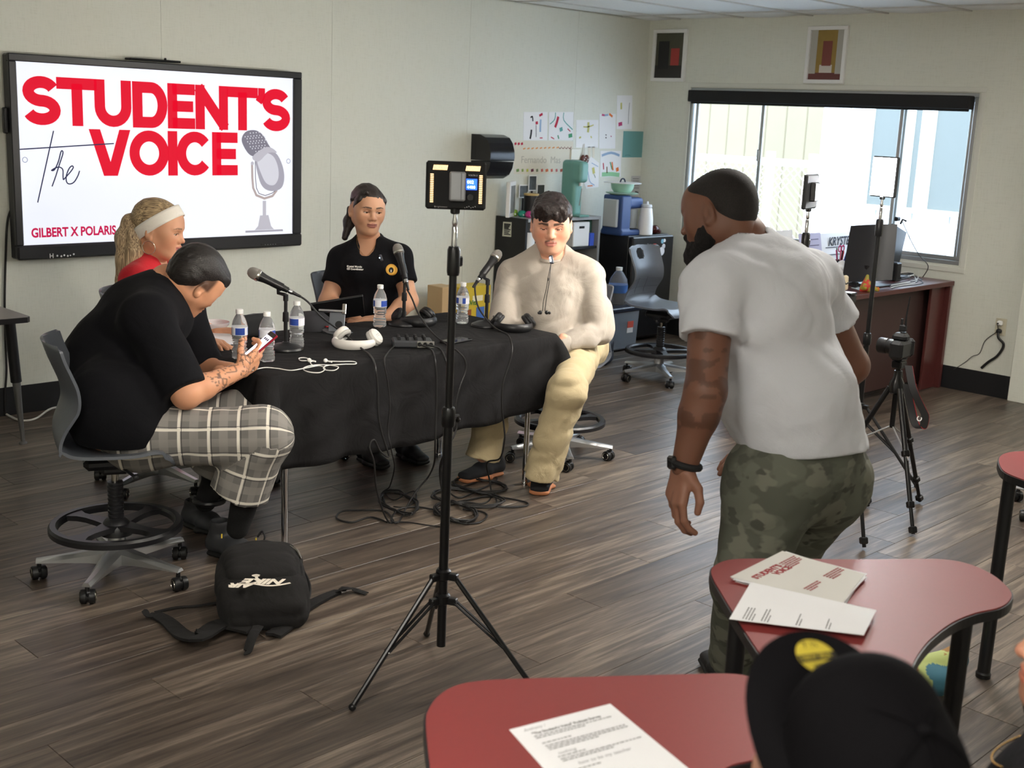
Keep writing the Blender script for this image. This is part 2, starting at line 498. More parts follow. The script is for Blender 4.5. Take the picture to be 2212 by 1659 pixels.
# rubber base
b = MB().box(((X0+WX)/2, WY-0.004, 0.08), (WX-X0, 0.008, 0.16), bev=0.002).build('baseboard_back', M_BASE); tag(b, 'black rubber base along the screen wall', 'baseboard', kind='structure')
by = onx(2200, 830).y
b = MB().box((WX-0.004, (by+WY)/2, 0.08), (0.008, WY-by, 0.16), bev=0.002).build('baseboard_right', M_BASE); tag(b, 'black rubber base under the window wall', 'baseboard', kind='structure')
# ------------------------------------------------------------------ ceiling: tee grid and sagging lay-in tiles
roof = MB().box(((X0+WX)/2, (Y0+WY)/2, CZ+0.14), (WX-X0+.3, WY-Y0+.3, 0.06)).build('ceiling', M_SUB)
tag(roof, 'suspended ceiling of white lay-in tiles', 'ceiling', kind='structure')
TX, TY = 0.61, 1.22
gy0 = WY-0.30; gx0 = WX-0.35
xs = []; x = gx0
while x > X0: xs.append(x); x -= TY
ys = []; y = gy0
while y > Y0: ys.append(y); y -= TX
gb = MB()
for x in xs: gb.box((x, (Y0+WY)/2, CZ+0.004), (0.024, WY-Y0, 0.008))
gridm = gb.build('cross_tee', M_GRID, roof)
gb = MB()
for y in ys: gb.box(((X0+WX)/2, y, CZ+0.0045), (WX-X0, 0.024, 0.009))
gb.build('main_tee', M_GRID, roof)
xe = [X0]+sorted(xs)+[WX]; ye = [Y0]+sorted(ys)+[WY]
ADDED_LIGHTS = []  # tile bays given over to added fill panels, all outside the view
def sag_tile(lx, ly, sag):
 n = 6; rows = []
 for i in range(n+1):
  r = []
  for j in range(n+1):
   u, v = i/n*2-1, j/n*2-1
   r.append(((u*lx/2), (v*ly/2), 0.012-sag*(1-u*u)*(1-v*v)))
  rows.append(r)
 return MB().grid(rows, thick=-0.012).mesh('ceiling_tile', M_TILE)
tm = {}
M_FILL = mat('added_fill_diffuser', (0.9, 0.9, 0.88), 0.5, emit=(1.0, 0.95, 0.87), estr=11.0)  # glowing face of the added fill panels
for i in range(len(xe)-1):
 for j in range(len(ye)-1):
  lx, ly = xe[i+1]-xe[i]-.004, ye[j+1]-ye[j]-.004
  if lx < .05 or ly < .05: continue
  cxp, cyp = (xe[i]+xe[i+1])/2, (ye[j]+ye[j+1])/2
  if (cxp, cyp) and lx > 1.1 and ly > .55 and (i, j) in ((1, 2), (1, 6), (5, 8), (7, 5)):
   ADDED_LIGHTS.append((cxp, cyp, lx, ly)); continue
  k = (round(lx, 2), round(ly, 2), (i+j) % 2)
  if k not in tm: tm[k] = sag_tile(lx, ly, [0.016, 0.024][(i+j) % 2])
  o = link('ceiling_tile', tm[k], roof); o.location = (cxp, cyp, CZ+0.009)
LW = ['in the corner behind the viewer', 'left of the viewer', 'above the camera tripod', 'farthest right near the window wall']
for q, (x, y, lx, ly) in enumerate(ADDED_LIGHTS):  # unseen panels added to brighten the walls and ceiling
 t = thing('added_fill_light', 'added out-of-view ceiling fill panel '+LW[q % 4], 'added fill light', (x, y, CZ+.01))
 MB().box((0, 0, 0.03), (lx-.01, ly-.01, 0.05)).build('housing', M_GRID, t)
 MB().box((0, 0, -0.004), (lx-.05, ly-.05, 0.006), bev=.002).build('diffuser', M_FILL, t)
# ------------------------------------------------------------------ window
win = thing('window_1', 'wide aluminium sliding window looking onto the yard', 'window', (WX+.05, (OY0+OY1)/2, OZ0)); win['kind'] = 'structure'
def wfr(y0, y1, z0, z1, w, d, x, name, m=M_ALU, parent=win):
 b = MB()
 b.box((x, (y0+y1)/2, z0+w/2), (d, y1-y0, w), bev=.003); b.box((x, (y0+y1)/2, z1-w/2), (d, y1-y0, w), bev=.003)
 b.box((x, y0+w/2, (z0+z1)/2), (d, w, z1-z0-2*w), bev=.003); b.box((x, y1-w/2, (z0+z1)/2), (d, w, z1-z0-2*w), bev=.003)
 return b.build(name, m, parent, True)
wfr(OY0, OY1, OZ0, OZ1, 0.03, 0.10, WX+.055, 'window_frame')
M_GLASS = mat('window_glass', (0.95, 0.98, 0.98), 0.02, trans=1.0, ior=1.05, spec=0.3)
m1, m2 = onx(1640, 300).y, onx(1943, 300).y
for k, (a, e, dx) in enumerate(((m1-.01, OY1-.045, .035), (m2-.01, m1+.03, .06), (OY0+.03, m2+.03, .035))):
 s = wfr(a, e, OZ0+.03, OZ1-.03, 0.028 if k != 1 else .02, 0.022, WX+dx, 'sash')
 MB().box((WX+dx, (a+e)/2, (OZ0+OZ1)/2), (0.004, e-a-.04, OZ1-OZ0-.1)).build('pane', M_GLASS, win, True)
b = MB(); b.box((WX+.02, m1+.012, (OZ0+OZ1)/2+.08), (.02, .018, .09), bev=.004)
b.build('sash_latch', M_ALU, win, True)
b = MB(); b.box((WX+.02, OY1-.03, OZ0+.32), (.02, .018, .05), bev=.004); b.build('sash_latch', M_ALU, win, True)
M_VAL = mat('roller_shade', srgb(24, 24, 26), 0.7)
vz0, vz1 = onx(1497, 217).z-.01, onx(1497, 195).z
va, ve = onx(2106, 207).y, onx(1497, 195).y
t = thing('roller_shade', 'black rolled-up roller shade across the window top', 'roller shade', (WX-.03, (va+ve)/2, vz0))
MB().box((WX-.03, (va+ve)/2, (vz0+vz1)/2), (.075, ve-va, vz1-vz0), bev=.006).build('cassette', M_VAL, t, True)
MB().cyl((WX-.03, va+.02, vz0-.004), (WX-.03, ve-.02, vz0-.004), .011, n=10).build('hem_bar', M_VAL, t, True)
# flat vinyl trim strips round the opening
tr = MB(); w = .035
ta, te, tz0, tz1 = OY0-.05, OY1+.03, OZ0-.05, OZ1+.04
tr.box((WX-.004, (ta+te)/2, tz1-w/2), (.008, te-ta, w), bev=.002); tr.box((WX-.004, (ta+te)/2, tz0+w/2), (.008, te-ta, w), bev=.002)
tr.box((WX-.004, ta+w/2, (tz0+tz1)/2), (.008, w, tz1-tz0-2*w), bev=.002); tr.box((WX-.004, te-w/2, (tz0+tz1)/2), (.008, w, tz1-tz0-2*w), bev=.002)
tag(tr.build('trim_1', M_TRIMW), 'flat cream trim strip framing the window', 'trim', kind='structure')
# ------------------------------------------------------------------ yard outside
M_CONC = mat('yard_concrete', srgb(184, 190, 196), 0.9, var=0.12, vscale=3)
g = MB().box((WX+4.4, 4.5, -0.35), (8.4, 16, 0.1)).build('yard_ground', M_CONC); tag(g, 'pale concrete yard outside the window', 'ground', kind='structure')
M_SIDE = mat('siding_paint', srgb(216, 222, 230), 0.7, var=0.05, vscale=2)
M_SIDE2 = mat('siding_tan', srgb(108, 102, 84), 0.7, var=0.06, vscale=2)
NX = WX+3.6
nb = thing('neighbour_building', 'pale siding classroom building with large windows across the yard', 'building', (NX+.2, 4.2, -.3))
def yat(px, X=NX): return onx(px, 380, X).y
ny0 = -1.0; nyc = yat(1765); ny1 = 9.5
b = MB(); y = ny0
while y < nyc:
 e = min(y+.405, nyc); MB().box((NX+.03, (y+e)/2, 1.5), (.06, e-y-.012, 3.6), bev=.004).build('siding_panel', M_SIDE, nb, True); y = e
b.box((NX+.2, (ny0+nyc)/2, 1.5), (.28, nyc-ny0, 3.6)); b.build('wall_core', M_SIDE, nb, True)
M_NGL = mat('neighbour_glass', srgb(92, 98, 98), 0.4, spec=0.1)
M_NFR = mat('neighbour_frame', srgb(235, 236, 232), 0.4)
za, ze = onx(1990, 462, NX).z, 2.6
for k, (p0, p1) in enumerate(((1868, 1946), (1955, 1990), (2000, 2120))):
 a, e = onx(p1, 400, NX).y, onx(p0, 400, NX).y
 w_ = wfr(a, e, za, ze, .05, .05, NX-.02, 'window', M_NFR, nb)
 q = MB().box((NX-.012, (a+e)/2, (za+ze)/2), (.02, e-a-.09, ze-za-.09)).build('pane', M_NGL, nb, True)
wk = thing('storage_container', 'tan metal storage wall behind the chain-link fence', 'building', (NX+2.2, nyc+2, -.3))
b = MB(); y = nyc-1.0
while y < ny1+3:
 b.box((NX+2.0, y+.15, 1.3), (.05, .299, 3.2), bev=.012); y += .30
b.build('ribbed_wall', M_SIDE2, wk, True)
# chain-link fence with posts and rails
FXX = WX+2.3
fe = thing('chain_link_fence', 'white-lit chain-link fence with pipe posts in the yard', 'fence', (FXX, 6.5, -.3))
M_GALV = mat('galvanised', srgb(200, 202, 200), 0.4, 0.5)
fz1 = onx(1600, 345, FXX).z
fy0, fy1 = onx(1752, 400, FXX).y, onx(1485, 400, FXX).y+1.2
for p in (1752, 1660):
 yy = onx(p, 400, FXX).y; MB().cyl((FXX, yy, -.3), (FXX, yy, fz1+.1), .045, n=12).build('post', M_GALV, fe, True)
yy = fy1; MB().cyl((FXX, yy, -.3), (FXX, yy, fz1+.1), .045, n=12).build('post', M_GALV, fe, True)
MB().cyl((FXX, fy0, fz1), (FXX, fy1, fz1), .035, n=12).build('top_rail', M_GALV, fe, True)
MB().cyl((FXX, fy0, -.2), (FXX, fy1, -.2), .03, n=10).build('bottom_rail', M_GALV, fe, True)
b = MB(); st = .085; H_ = fz1+.25; n = int((fy1-fy0+H_)/st)
for k in range(n):
 for sgn in (1, -1):
  y0_ = fy0+k*st-(H_ if sgn > 0 else 0)
  # clipped straight wires of the diamond mesh
  p = [(y0_, -.22), (y0_+H_, fz1+.03)] if sgn > 0 else [(y0_+H_-H_, fz1+.03), (y0_+H_, -.22)]
  (ya, zb), (yb, zc) = p
  if yb < fy0 or ya > fy1: continue
  def clip(t): return (ya+(yb-ya)*t, zb+(zc-zb)*t)
  t0 = max(0, (fy0-ya)/(yb-ya)); t1 = min(1, (fy1-ya)/(yb-ya))
  if t1-t0 < .02: continue
  A, B = clip(t0), clip(t1)
  b.cyl((FXX-.05+.004*sgn, A[0], A[1]), (FXX-.05+.004*sgn, B[0], B[1]), .0042, n=4, caps=False)
o = b.build('wire_mesh', M_GALV, fe, True); o['kind'] = 'stuff'
# ================================================================== the big screen
YT = WY-0.085
M_BEZ = mat('bezel', srgb(30, 30, 34), 0.35)
M_SCR = mat('screen_white', (0.30, 0.31, 0.33), 0.35, emit=(0.86, 0.89, 1.0), estr=0.32, spec=0.15)
def scr_ink(name, c, k=1.0): return mat(name, tuple(x*.3 for x in c), 0.5, spec=.1, emit=c, estr=k*.34)
M_RED = scr_ink('screen_red', srgb(226, 18, 48), 0.9)
M_INK = scr_ink('screen_ink', srgb(52, 52, 84), 0.8)
a, e = ony(35, 562, YT), ony(650, 156.5, YT)
tv = thing('wall_screen', 'large wall-mounted interactive screen showing a red podcast title', 'screen', ((a.x+e.x)/2, WY, a.z))
TX0, TX1, TZ0, TZ1 = a.x, e.x, a.z, e.z
def SP(u, v, Y=None):
 p = ony(u/3.16, 80+v/3.16, YT if Y is None else Y); return (p.x, p.z)
sx0 = SP(130, 790)[0]; sx1 = SP(1997, 800)[0]; sz0 = (SP(158, 1423)[1]+SP(1988, 1340)[1])/2; sz1 = (SP(107, 165)[1]+SP(2007, 283)[1])/2
b = MB(); yb = (YT+.005+WY-.02)/2; dp = WY-.02-YT-.005
b.box(((TX0+TX1)/2, yb+.004, (TZ0+TZ1)/2), (TX1-TX0-.004, dp, TZ1-TZ0-.004), bev=.008)
b.build('housing', M_BEZ, tv, True)
b = MB()
b.box(((TX0+TX1)/2, YT+.0, (sz1+TZ1)/2), (TX1-TX0, .03, TZ1-sz1), bev=.005)
b.box(((TX0+TX1)/2, YT-.004, (sz0+TZ0)/2), (TX1-TX0, .045, sz0-TZ0), bev=.01)
b.box(((TX0+sx0)/2, YT+.0, (sz0+sz1)/2), (sx0-TX0, .03, sz1-sz0), bev=.004)
b.box(((TX1+sx1)/2, YT+.0, (sz0+sz1)/2), (TX1-sx1, .03, sz1-sz0), bev=.004)
b.build('bezel', M_BEZ, tv, True)
MB().box(((sx0+sx1)/2, YT+.006, (sz0+sz1)/2), (sx1-sx0+.004, .01, sz1-sz0+.004)).build('screen', M_SCR, tv, True)
b = MB(); b.box(((SP(882, 150)[0]+SP(1228, 170)[0])/2, YT+.02, TZ1+.012), (SP(1228, 170)[0]-SP(882, 150)[0], .07, .012), bev=.004)
b.box(((SP(882, 150)[0]+SP(1228, 170)[0])/2+.06, YT-.01, TZ1+.022), (.012, .012, .014), bev=.003)
b.build('sensor_bar', M_BLACKM, tv, True)
b = MB(); b.box((TX0-.012, YT+.03, (SP(55, 480)[1]+SP(55, 660)[1])/2), (.024, .03, SP(55, 480)[1]-SP(55, 660)[1]), bev=.006); b.build('pen_holder', M_BEZ, tv, True)
b = MB(); zc = SP(1840, 1412)[1]; xa, xe_ = SP(1765, 1412)[0], SP(1915, 1412)[0]
b.box(((xa+xe_)/2, YT-.027, zc), (xe_-xa, .004, .018), bev=.0015); b.build('button_panel', M_BLACK, tv, True)
b = MB()
for i in range(5): b.box((xa+.03+.019*i, YT-.03, zc), (.006, .003, .004))
b.build('button', mat('button_grey', srgb(110, 112, 116), .4), tv, True)
M_LOGO = mat('logo_white', srgb(225, 225, 225), 0.4)
YS = YT+.0006
MS = Matrix(((1, 0, 0, 0), (0, 0, -1, YS), (0, 1, 0, 0), (0, 0, 0, 1)))    # (x, z) on the screen, facing the room
lz = SP(360, 1489)[1]; lx = SP(322, 1489)[0]
text('H', .035, Matrix(((1, 0, 0, lx), (0, 0, -1, YT-.0268), (0, 1, 0, lz-.012), (0, 0, 0, 1))), M_LOGO, tv, 'logo', bold=.0008)
b = MB()
for i, (dx, dz) in enumerate(((.045, 0), (.068, -.004), (.085, .001), (.105, -.004), (.12, -.002), (.14, .004))): b.sphere((lx+dx, YT-.0268, lz+dz-.001), .0055 if i != 4 else .004, nu=8, nv=6, sc=(1, .2, 1))
b.build('logo', M_LOGO, tv, True)
# headline letters as constant-width strokes
def letters(word, boxes, z0, z1, w, m, name):
 b = MB(); h = z1-z0; q = w/2
 for ch, (xa, xb) in zip(word, boxes):
  L_, R_ = xa+q, xb-q; B_, T_ = z0+q, z1-q; mx = (xa+xb)/2; mz = (z0+z1)/2; W = xb-xa
  def st(p, closed=False): ribbon(b, p, w, MS, .0012, closed=closed)
  if ch == 'T': st([(xa, T_), (xb, T_)]); st([(mx, T_), (mx, z0)])
  elif ch == 'E': st([(L_, z0), (L_, z1)]); st([(L_, T_), (xb, T_)]); st([(L_, mz), (xb-.012, mz)]); st([(L_, B_), (xb, B_)])
  elif ch == 'N': st([(L_, z0), (L_, z1)]); st([(R_, z0), (R_, z1)]); ribbon(b, [(L_-q*.35, z1-q*.4), (R_+q*.35, z0+q*.4)], w*1.05, MS, .0011)
  elif ch == 'I': st([(mx, z0), (mx, z1)])
  elif ch == 'V':
   k_ = w*1.08; b.prism([(xa, z1), (mx-k_*.62, z0), (mx+k_*.62, z0), (xb, z1), (xb-k_, z1), (mx, z0+k_*1.15), (xa+k_, z1)], MS, .0006, .0012)
  elif ch == 'U':
   r = (R_-L_)/2; st([(L_, z1), (L_, B_+r)]+arc(mx, B_+r, r, r, 180, 360, 14)[1:-1]+[(R_, B_+r), (R_, z1)])
  elif ch == 'D':
   r = (T_-B_)/2; k = R_-.72*r; st([(L_, B_), (k, B_)]+arc(k, mz, R_-k, r, -90, 90, 16)[1:-1]+[(k, T_), (L_, T_)], True)
  elif ch == 'O': st(arc(mx, mz, (R_-L_)/2, (T_-B_)/2, 0, 350, 34), True)
  elif ch == 'C': st(arc(mx, mz, (R_-L_)/2, (T_-B_)/2, 38, 322, 26))
  elif ch == 'S':
   r = (T_-B_)/4; rx = (R_-L_)/2
   p = arc(mx, T_-r, rx*.94, r, 22, 180, 12)+arc(mx, T_-r, rx*.94, r, 180, 262, 6)[1:]
   p2 = arc(mx, B_+r, rx, r, 82, 0, 6)+arc(mx, B_+r, rx, r, 0, -160, 12)[1:]
   st(p+p2)
  elif ch == "'": ribbon(b, [(mx+W*.25, z1), (mx+W*.25, z1-.05), (mx-W*.1, z1-.085)], w*.8, MS, .0012)
 return b.build(name, m, tv, True)
def xr(u0, u1, v): return (SP(u0, v)[0], SP(u1, v)[0])
r1z1 = (SP(545, 282)[1]+SP(1240, 318)[1])/2; r1z0 = (SP(530, 608)[1]+SP(1240, 626)[1])/2
bx1 = [xr(150, 412, 440), xr(388, 662, 440), xr(645, 896, 450), xr(904, 1142, 460), xr(1144, 1331, 470), xr(1334, 1556, 480), xr(1548, 1760, 480), xr(1742, 1800, 400), xr(1786, 1980, 490)]
letters("STUDENT'S", bx1, r1z0, r1z1, .062, M_RED, 'headline_lettering')
r2z1 = (SP(750, 632)[1]+SP(1535, 650)[1])/2; r2z0 = (SP(750, 948)[1]+SP(1535, 944)[1])/2
bx2 = [xr(610, 893, 790), xr(884, 1152, 790), xr(1150, 1208, 790), xr(1206, 1452, 790), xr(1448, 1622, 790)]
letters('VOICE', bx2, r2z0, r2z1, .062, M_RED, 'headline_lettering')
b = MB()
for pts in ([(365, 640), (257, 1130)], [(132, 767), (777, 727)],
   [(355, 1020), (380, 950), (405, 870), (428, 800), (426, 778), (415, 785), (398, 850), (372, 905), (352, 910), (375, 895), (405, 888), (428, 905), (430, 950), (432, 975)],
   [(432, 975), (455, 950), (485, 915), (500, 890), (490, 880), (470, 900), (452, 950), (455, 990), (475, 1003), (505, 990), (530, 950), (543, 913)]):
 p = [SP(*q) for q in pts]
 if len(p) > 2: p = [(v.x, v.y) for v in catmull([(q[0], q[1], 0) for q in p], 5)]
 ribbon(b, p, .0065, MS, .0016)
b.build('script_lettering', M_INK, tv, True)
M_RED2 = scr_ink('screen_crimson', srgb(205, 28, 82), 0.85)
xa = SP(213, 1345); xb = SP(782, 1330); zb = SP(213, 1368)[1]
text('GILBERT X POLARIS', .070, Matrix(((1, 0, 0, xa[0]), (0, 0, -1, YS-.0008), (0, 1, 0, zb), (0, 0, 0, 1))), M_RED2, tv, 'small_lettering', bold=.0022, sx=.80)
# silver microphone picture on the screen
def flat(b, pts, z, m, n=0):
 P = [SP(*q) for q in pts]
 if n: P = [(v.x, v.y) for v in catmull([(q[0], q[1], 0) for q in P], n, True)]
 A = sum(P[i][0]*P[(i+1) % len(P)][1]-P[(i+1) % len(P)][0]*P[i][1] for i in range(len(P)))
 if A < 0: P = P[::-1]
 b.prism(P, MS, z-.0003, z, m)
g1, g2, g3, g4, g5 = [scr_ink('mic_grey_%d' % i, srgb(*c), .95) for i, c in enumerate(((208, 208, 218), (186, 184, 194), (164, 162, 174), (124, 121, 134), (178, 164, 162)))]
b = MB()
flat(b, [(1675, 1322), (1930, 1312), (1932, 1325), (1675, 1336)], .0009, g3)
flat(b, [(1775, 1218), (1832, 1215), (1850, 1290), (1870, 1312), (1738, 1318), (1762, 1290)], .0010, g2)
flat(b, [(1793, 1118), (1816, 1118), (1816, 1218), (1793, 1218)], .0011, g2)
ribbon(b, [SP(*q) for q in ((1720, 860), (1722, 960), (1728, 1030), (1750, 1080), (1805, 1102), (1860, 1085), (1890, 1045))], .0145, MS, .0013, g5)
ribbon(b, [SP(*q) for q in ((1742, 830), (1744, 960), (1750, 1030), (1768, 1068), (1810, 1082), (1856, 1066), (1888, 1042))], .005, MS, .0014, g4)
flat(b, [(1745, 830), (1800, 770), (1880, 790), (1925, 870), (1940, 960), (1920, 1030), (1860, 1052), (1800, 1030), (1765, 960)], .0016, g3, 4)
flat(b, [(1755, 840), (1800, 790), (1862, 812), (1895, 880), (1900, 960), (1870, 1010), (1820, 1000), (1785, 940)], .0018, g1, 4)
flat(b, [(1700, 800), (1660, 740), (1650, 690), (1680, 645), (1740, 636), (1790, 665), (1830, 730), (1845, 765), (1790, 785), (1745, 815)], .0017, g4, 4)
flat(b, [(1720, 820), (1800, 756), (1850, 755), (1890, 790), (1830, 790), (1765, 850)], .0019, g2, 3)
for i in range(9):
 for j in range(7):
  u = 1668+20*j+9*i-(5 if i % 2 else 0); v = 660+17*i-2*j+4*(i % 2)
  if (u-1745)**2/90**2+(v-715)**2/72**2 < .9 and v < 800-(u-1700)*.25: b.sphere(MS@Vector((*SP(u, v), .0018)), .0042, g1, 6, 4, sc=(1, .1, 1))
p = SP(1722, 862); b.sphere(MS@Vector((p[0], p[1], .0018)), .0115, g2, 14, 6, sc=(1, .1, 1))
b.build('microphone_picture', g1, tv, True)
b = MB()
for c in ((170, 838), (1968, 847)):
 p = SP(*c); ribbon(b, arc(p[0], p[1], .0135, .0135, 0, 345, 22), .0028, MS, .0016, closed=True)
b.build('touch_button', scr_ink('touch_ring', srgb(120, 130, 165), .8), tv, True)
# power cable down the wall and a white cable along the base
pts = [ony(27, 445, WY-.03), ony(16, 480, WY-.015), ony(12, 560, WY-.012), ony(10, 655, WY-.012), ony(12, 740, WY-.012), ony(14, 800, WY-.012), ony(11, 850, WY-.012), ony(12, 895, WY-.012)]
tag(MB().tube(catmull(pts, 6), .006, 8).build('power_cable', M_CABLE), 'black power cable hanging down the wall left of the screen', 'cable')
pts = [onz(-30, 880, .02), onz(0, 888, .012), onz(40, 907, .008), onz(75, 905, .008), onz(112, 882, .02), onz(160, 878, .008)]
tag(MB().tube(catmull(pts, 6), .006, 8).build('network_cable', mat('cable_white', srgb(200, 198, 190), .5)), 'off-white cable lying along the black base under the screen', 'cable')
# ================================================================== swivel chairs with foot ring
M_SHELL = mat('chair_shell', srgb(84, 88, 95), 0.36, var=0.06, vscale=30, bump=0.08, bscale=220)
M_SEAM = mat('chair_seam', srgb(34, 36, 40), 0.5)
M_ALUB = mat('cast_aluminium', srgb(190, 192, 194), 0.32, 0.85, bump=0.05, bscale=150)
M_RING = mat('ring_plastic', srgb(28, 28, 31), 0.36)
M_GASK = mat('gas_lift', srgb(180, 176, 168), 0.15, 1.0)
def chair_proto(hs):
 t = thing('swivel_chair', 'grey shell swivel chair', 'chair')
 prof = [(.19, -.035), (.175, -.008), (.13, .004), (.06, -.006), (-.05, -.006), (-.13, .0), (-.175, .018), (-.205, .06), (-.208, .11), (-.19, .165), (-.178, .21), (-.182, .26), (-.20, .31), (-.220, .36), (-.232, .40), (-.238, .415)]
 P = [(v.x, v.z) for v in catmull([(p[0], 0, p[1]) for p in prof], 5)]
 n = len(P); nv = 34; rows = []
 for i, (x, z) in enumerate(P):
  u = i/(n-1); r = []
  hw = .215 if u < .4 else (.215-.02*math.sin((u-.4)/.6*math.pi) if u < .9 else .205)
  if u > .93: hw = .205*math.sqrt(max(.15, 1-((u-.93)/.09)**2*.55))
  if u < .06: hw = .215*(.86+.14*u/.06)
  for j in range(nv+1):
   v = j/nv*2-1; y = v*hw
   if u < .42: dz = .022*v*v*(1 if u > .1 else .3)-(.0 if u > .1 else .0); dx = 0
   else: dz = 0; dx = .055*v*v*min(1, (u-.42)/.2)
   r.append((x+dx, y, z+dz+hs))
  rows.append(r)
 # sheet with a handhold hole in the upper back
 b = MB(); th = .011
 V = [[Vector(p) for p in r] for r in rows]; nor = [[None]*(nv+1) for _ in range(n)]
 for i in range(n):
  for j in range(nv+1):
   a_ = V[min(i+1, n-1)][j]-V[max(i-1, 0)][j]; c_ = V[i][min(j+1, nv)]-V[i][max(j-1, 0)]
   nor[i][j] = a_.cross(c_).normalized()
 def hole(i, j):
  u = (i+.5)/(n-1); y = ((j+.5)/nv*2-1)*.2
  return ((u-.865)/.055)**2+(y/.052)**2 < 1
 vs = [p for r in V for p in r]; o_ = len(vs); vs += [V[i][j]-nor[i][j]*th for i in range(n) for j in range(nv+1)]
 k = lambda i, j: i*(nv+1)+j
 fs = []; solid = set((i, j) for i in range(n-1) for j in range(nv) if not hole(i, j))
 for (i, j) in solid:
  q = (k(i, j), k(i+1, j), k(i+1, j+1), k(i, j+1)); fs.append(q); fs.append(tuple(o_+x for x in reversed(q)))
  for (di, dj, e0, e1) in ((-1, 0, k(i, j), k(i, j+1)), (1, 0, k(i+1, j+1), k(i+1, j)), (0, -1, k(i+1, j), k(i, j)), (0, 1, k(i, j+1), k(i+1, j+1))):
   if (i+di, j+dj) not in solid: fs.append((e0, e1, o_+e1, o_+e0))
 b.add(vs, fs, None, True); b.build('seat_shell', M_SHELL, t, ang=50)
 # moulded seams on the shell
 b = MB()
 for u in (.50, .57, .64):
  i = int(u*(n-1)); b.tube([V[i][j]-nor[i][j]*(th+.0003) for j in range(1, nv)], .0011, 4)
 for j in (12, 22): b.tube([V[i][j]-nor[i][j]*(th+.0003) for i in range(int(.5*n), int(.66*n))], .0011, 4)
 b.build('shell_seam', M_SEAM, t)
 b = MB(); b.box((-.01, 0, hs-.045), (.2, .13, .05), bev=.018); b.box((.0, 0, hs-.075), (.1, .075, .04), bev=.012); b.cyl((.02, -.05, hs-.06), (.06, -.17, hs-.065), .006, n=8); b.sphere((.062, -.175, hs-.065), .012, nu=10, nv=8)
 b.build('mechanism', M_RING, t)
 MB().cyl((0, 0, .30), (0, 0, hs-.07), .0135, n=16).build('gas_lift', M_GASK, t)
 b = MB(); pr = [(.027, .215), (.027, .22)]
 for i in range(9): pr += [(.0285, .222+.016*i), (.0285, .230+.016*i), (.0262, .232+.016*i), (.0262, .236+.016*i)]
 pr += [(.0285, .366), (.028, .372), (.016, .374)]
 b.lathe(pr, n=20); b.build('column_sleeve', M_RING, t)
 b = MB(); rp = [(.245*math.cos(2*math.pi*i/48), .245*math.sin(2*math.pi*i/48), .205) for i in range(48)]
 prof2 = [(.24, .19), (.24, .208), (.233, .217), (.213, .217), (.206, .208), (.206, .19), (.24, .19)]
 for q in range(48):
  pass
 vs = []; fs = []
 for q in range(48):
  a_ = 2*math.pi*q/48
  for r_, z_ in prof2[:-1]: vs.append((r_*math.cos(a_), r_*math.sin(a_), z_))
 for q in range(48):
  for s_ in range(6): fs.append((q*6+s_, ((q+1) % 48)*6+s_, ((q+1) % 48)*6+(s_+1) % 6, q*6+(s_+1) % 6))
 b.add(vs, fs, None, True); ring = b.build('foot_ring', M_RING, t)
 b = MB(); b.lathe([(.03, .165), (.06, .17), (.058, .2), (.04, .225), (.03, .232)], n=20)
 for q in range(4):
  a_ = math.radians(45+90*q); d = Vector((math.cos(a_), math.sin(a_), 0)); nrm = Vector((-d.y, d.x, 0))
  L1 = []
  for s_, w_ in ((.035, .036), (.08, .026), (.13, .019), (.17, .022), (.215, .045)): L1.append((s_, w_))
  top = [[d*s_+nrm*w_+Vector((0, 0, .213)) for s_, w_ in L1], [d*s_-nrm*w_+Vector((0, 0, .213)) for s_, w_ in L1]]
  b.grid(top[::-1], thick=.02, smooth=False)
 b.build('ring_spoke', M_RING, ring)
 b = MB(); b.lathe([(.022, .205), (.03, .17), (.034, .12), (.045, .10), (.045, .055), (.02, .05)], n=20); b.build('hub', M_ALUB, t)
 M_CAST = M_BLACK
 cm = MB()
 cm.cyl((0, 0, .05), (0, 0, .075), .008, n=10); cm.box((-.008, 0, .042), (.042, .02, .03), bev=.01)
 hood = cm.mesh('caster', M_CAST)
 wm = MB(); wm.lathe([(.006, -.026), (.024, -.025), (.026, -.02), (.026, -.006), (.02, -.005), (.02, .005), (.026, .006), (.026, .02), (.024, .025), (.006, .026)], c=(0, 0, 0), axis=(0, 1, 0), n=22)
 wmesh = wm.mesh('wheel', M_CAST)
 rm = MB()
 for s_ in (-1, 1): rm.tube([(.0175*math.cos(2*math.pi*i/20), s_*.0265, .0175*math.sin(2*math.pi*i/20)) for i in range(20)], .0018, 5, closed=True)
 rmesh = rm.mesh('wheel_rim', M_GASK)
 for q in range(5):
  a_ = 2*math.pi*q/5+.506; c, s_ = math.cos(a_), math.sin(a_)
  def pt(r, y, z): return (r*c-y*s_, r*s_+y*c, z)
  b = MB(); rows2 = []
  for r, w, zt, zb in ((.03, .036, .118, .06), (.10, .03, .108, .068), (.2, .022, .094, .07), (.285, .017, .084, .07)):
   rows2.append([pt(r, -w, zb), pt(r, -w, zt-.012), pt(r, -w*.45, zt), pt(r, w*.45, zt), pt(r, w, zt-.012), pt(r, w, zb)])
  vs = [p for r in rows2 for p in r]; fs = []
  for i in range(3):
   for j in range(6): fs.append((i*6+j, (i+1)*6+j, (i+1)*6+(j+1) % 6, i*6+(j+1) % 6))
  fs += [tuple(range(6)), tuple(18+x for x in range(5, -1, -1))]
  b.add(vs, fs); b.build('base_arm', M_ALUB, t)
  h = link('caster', hood, t); h.location = pt(.275, 0, 0); h.rotation_euler = (0, 0, a_+[.9, -.6, 1.9, .3, 2.6][q])
  w1 = link('wheel', wmesh, h); w1.location = (-.012, 0, .0265)
  w2 = link('wheel_rim', rmesh, h); w2.location = (-.012, 0, .0265)
 return t
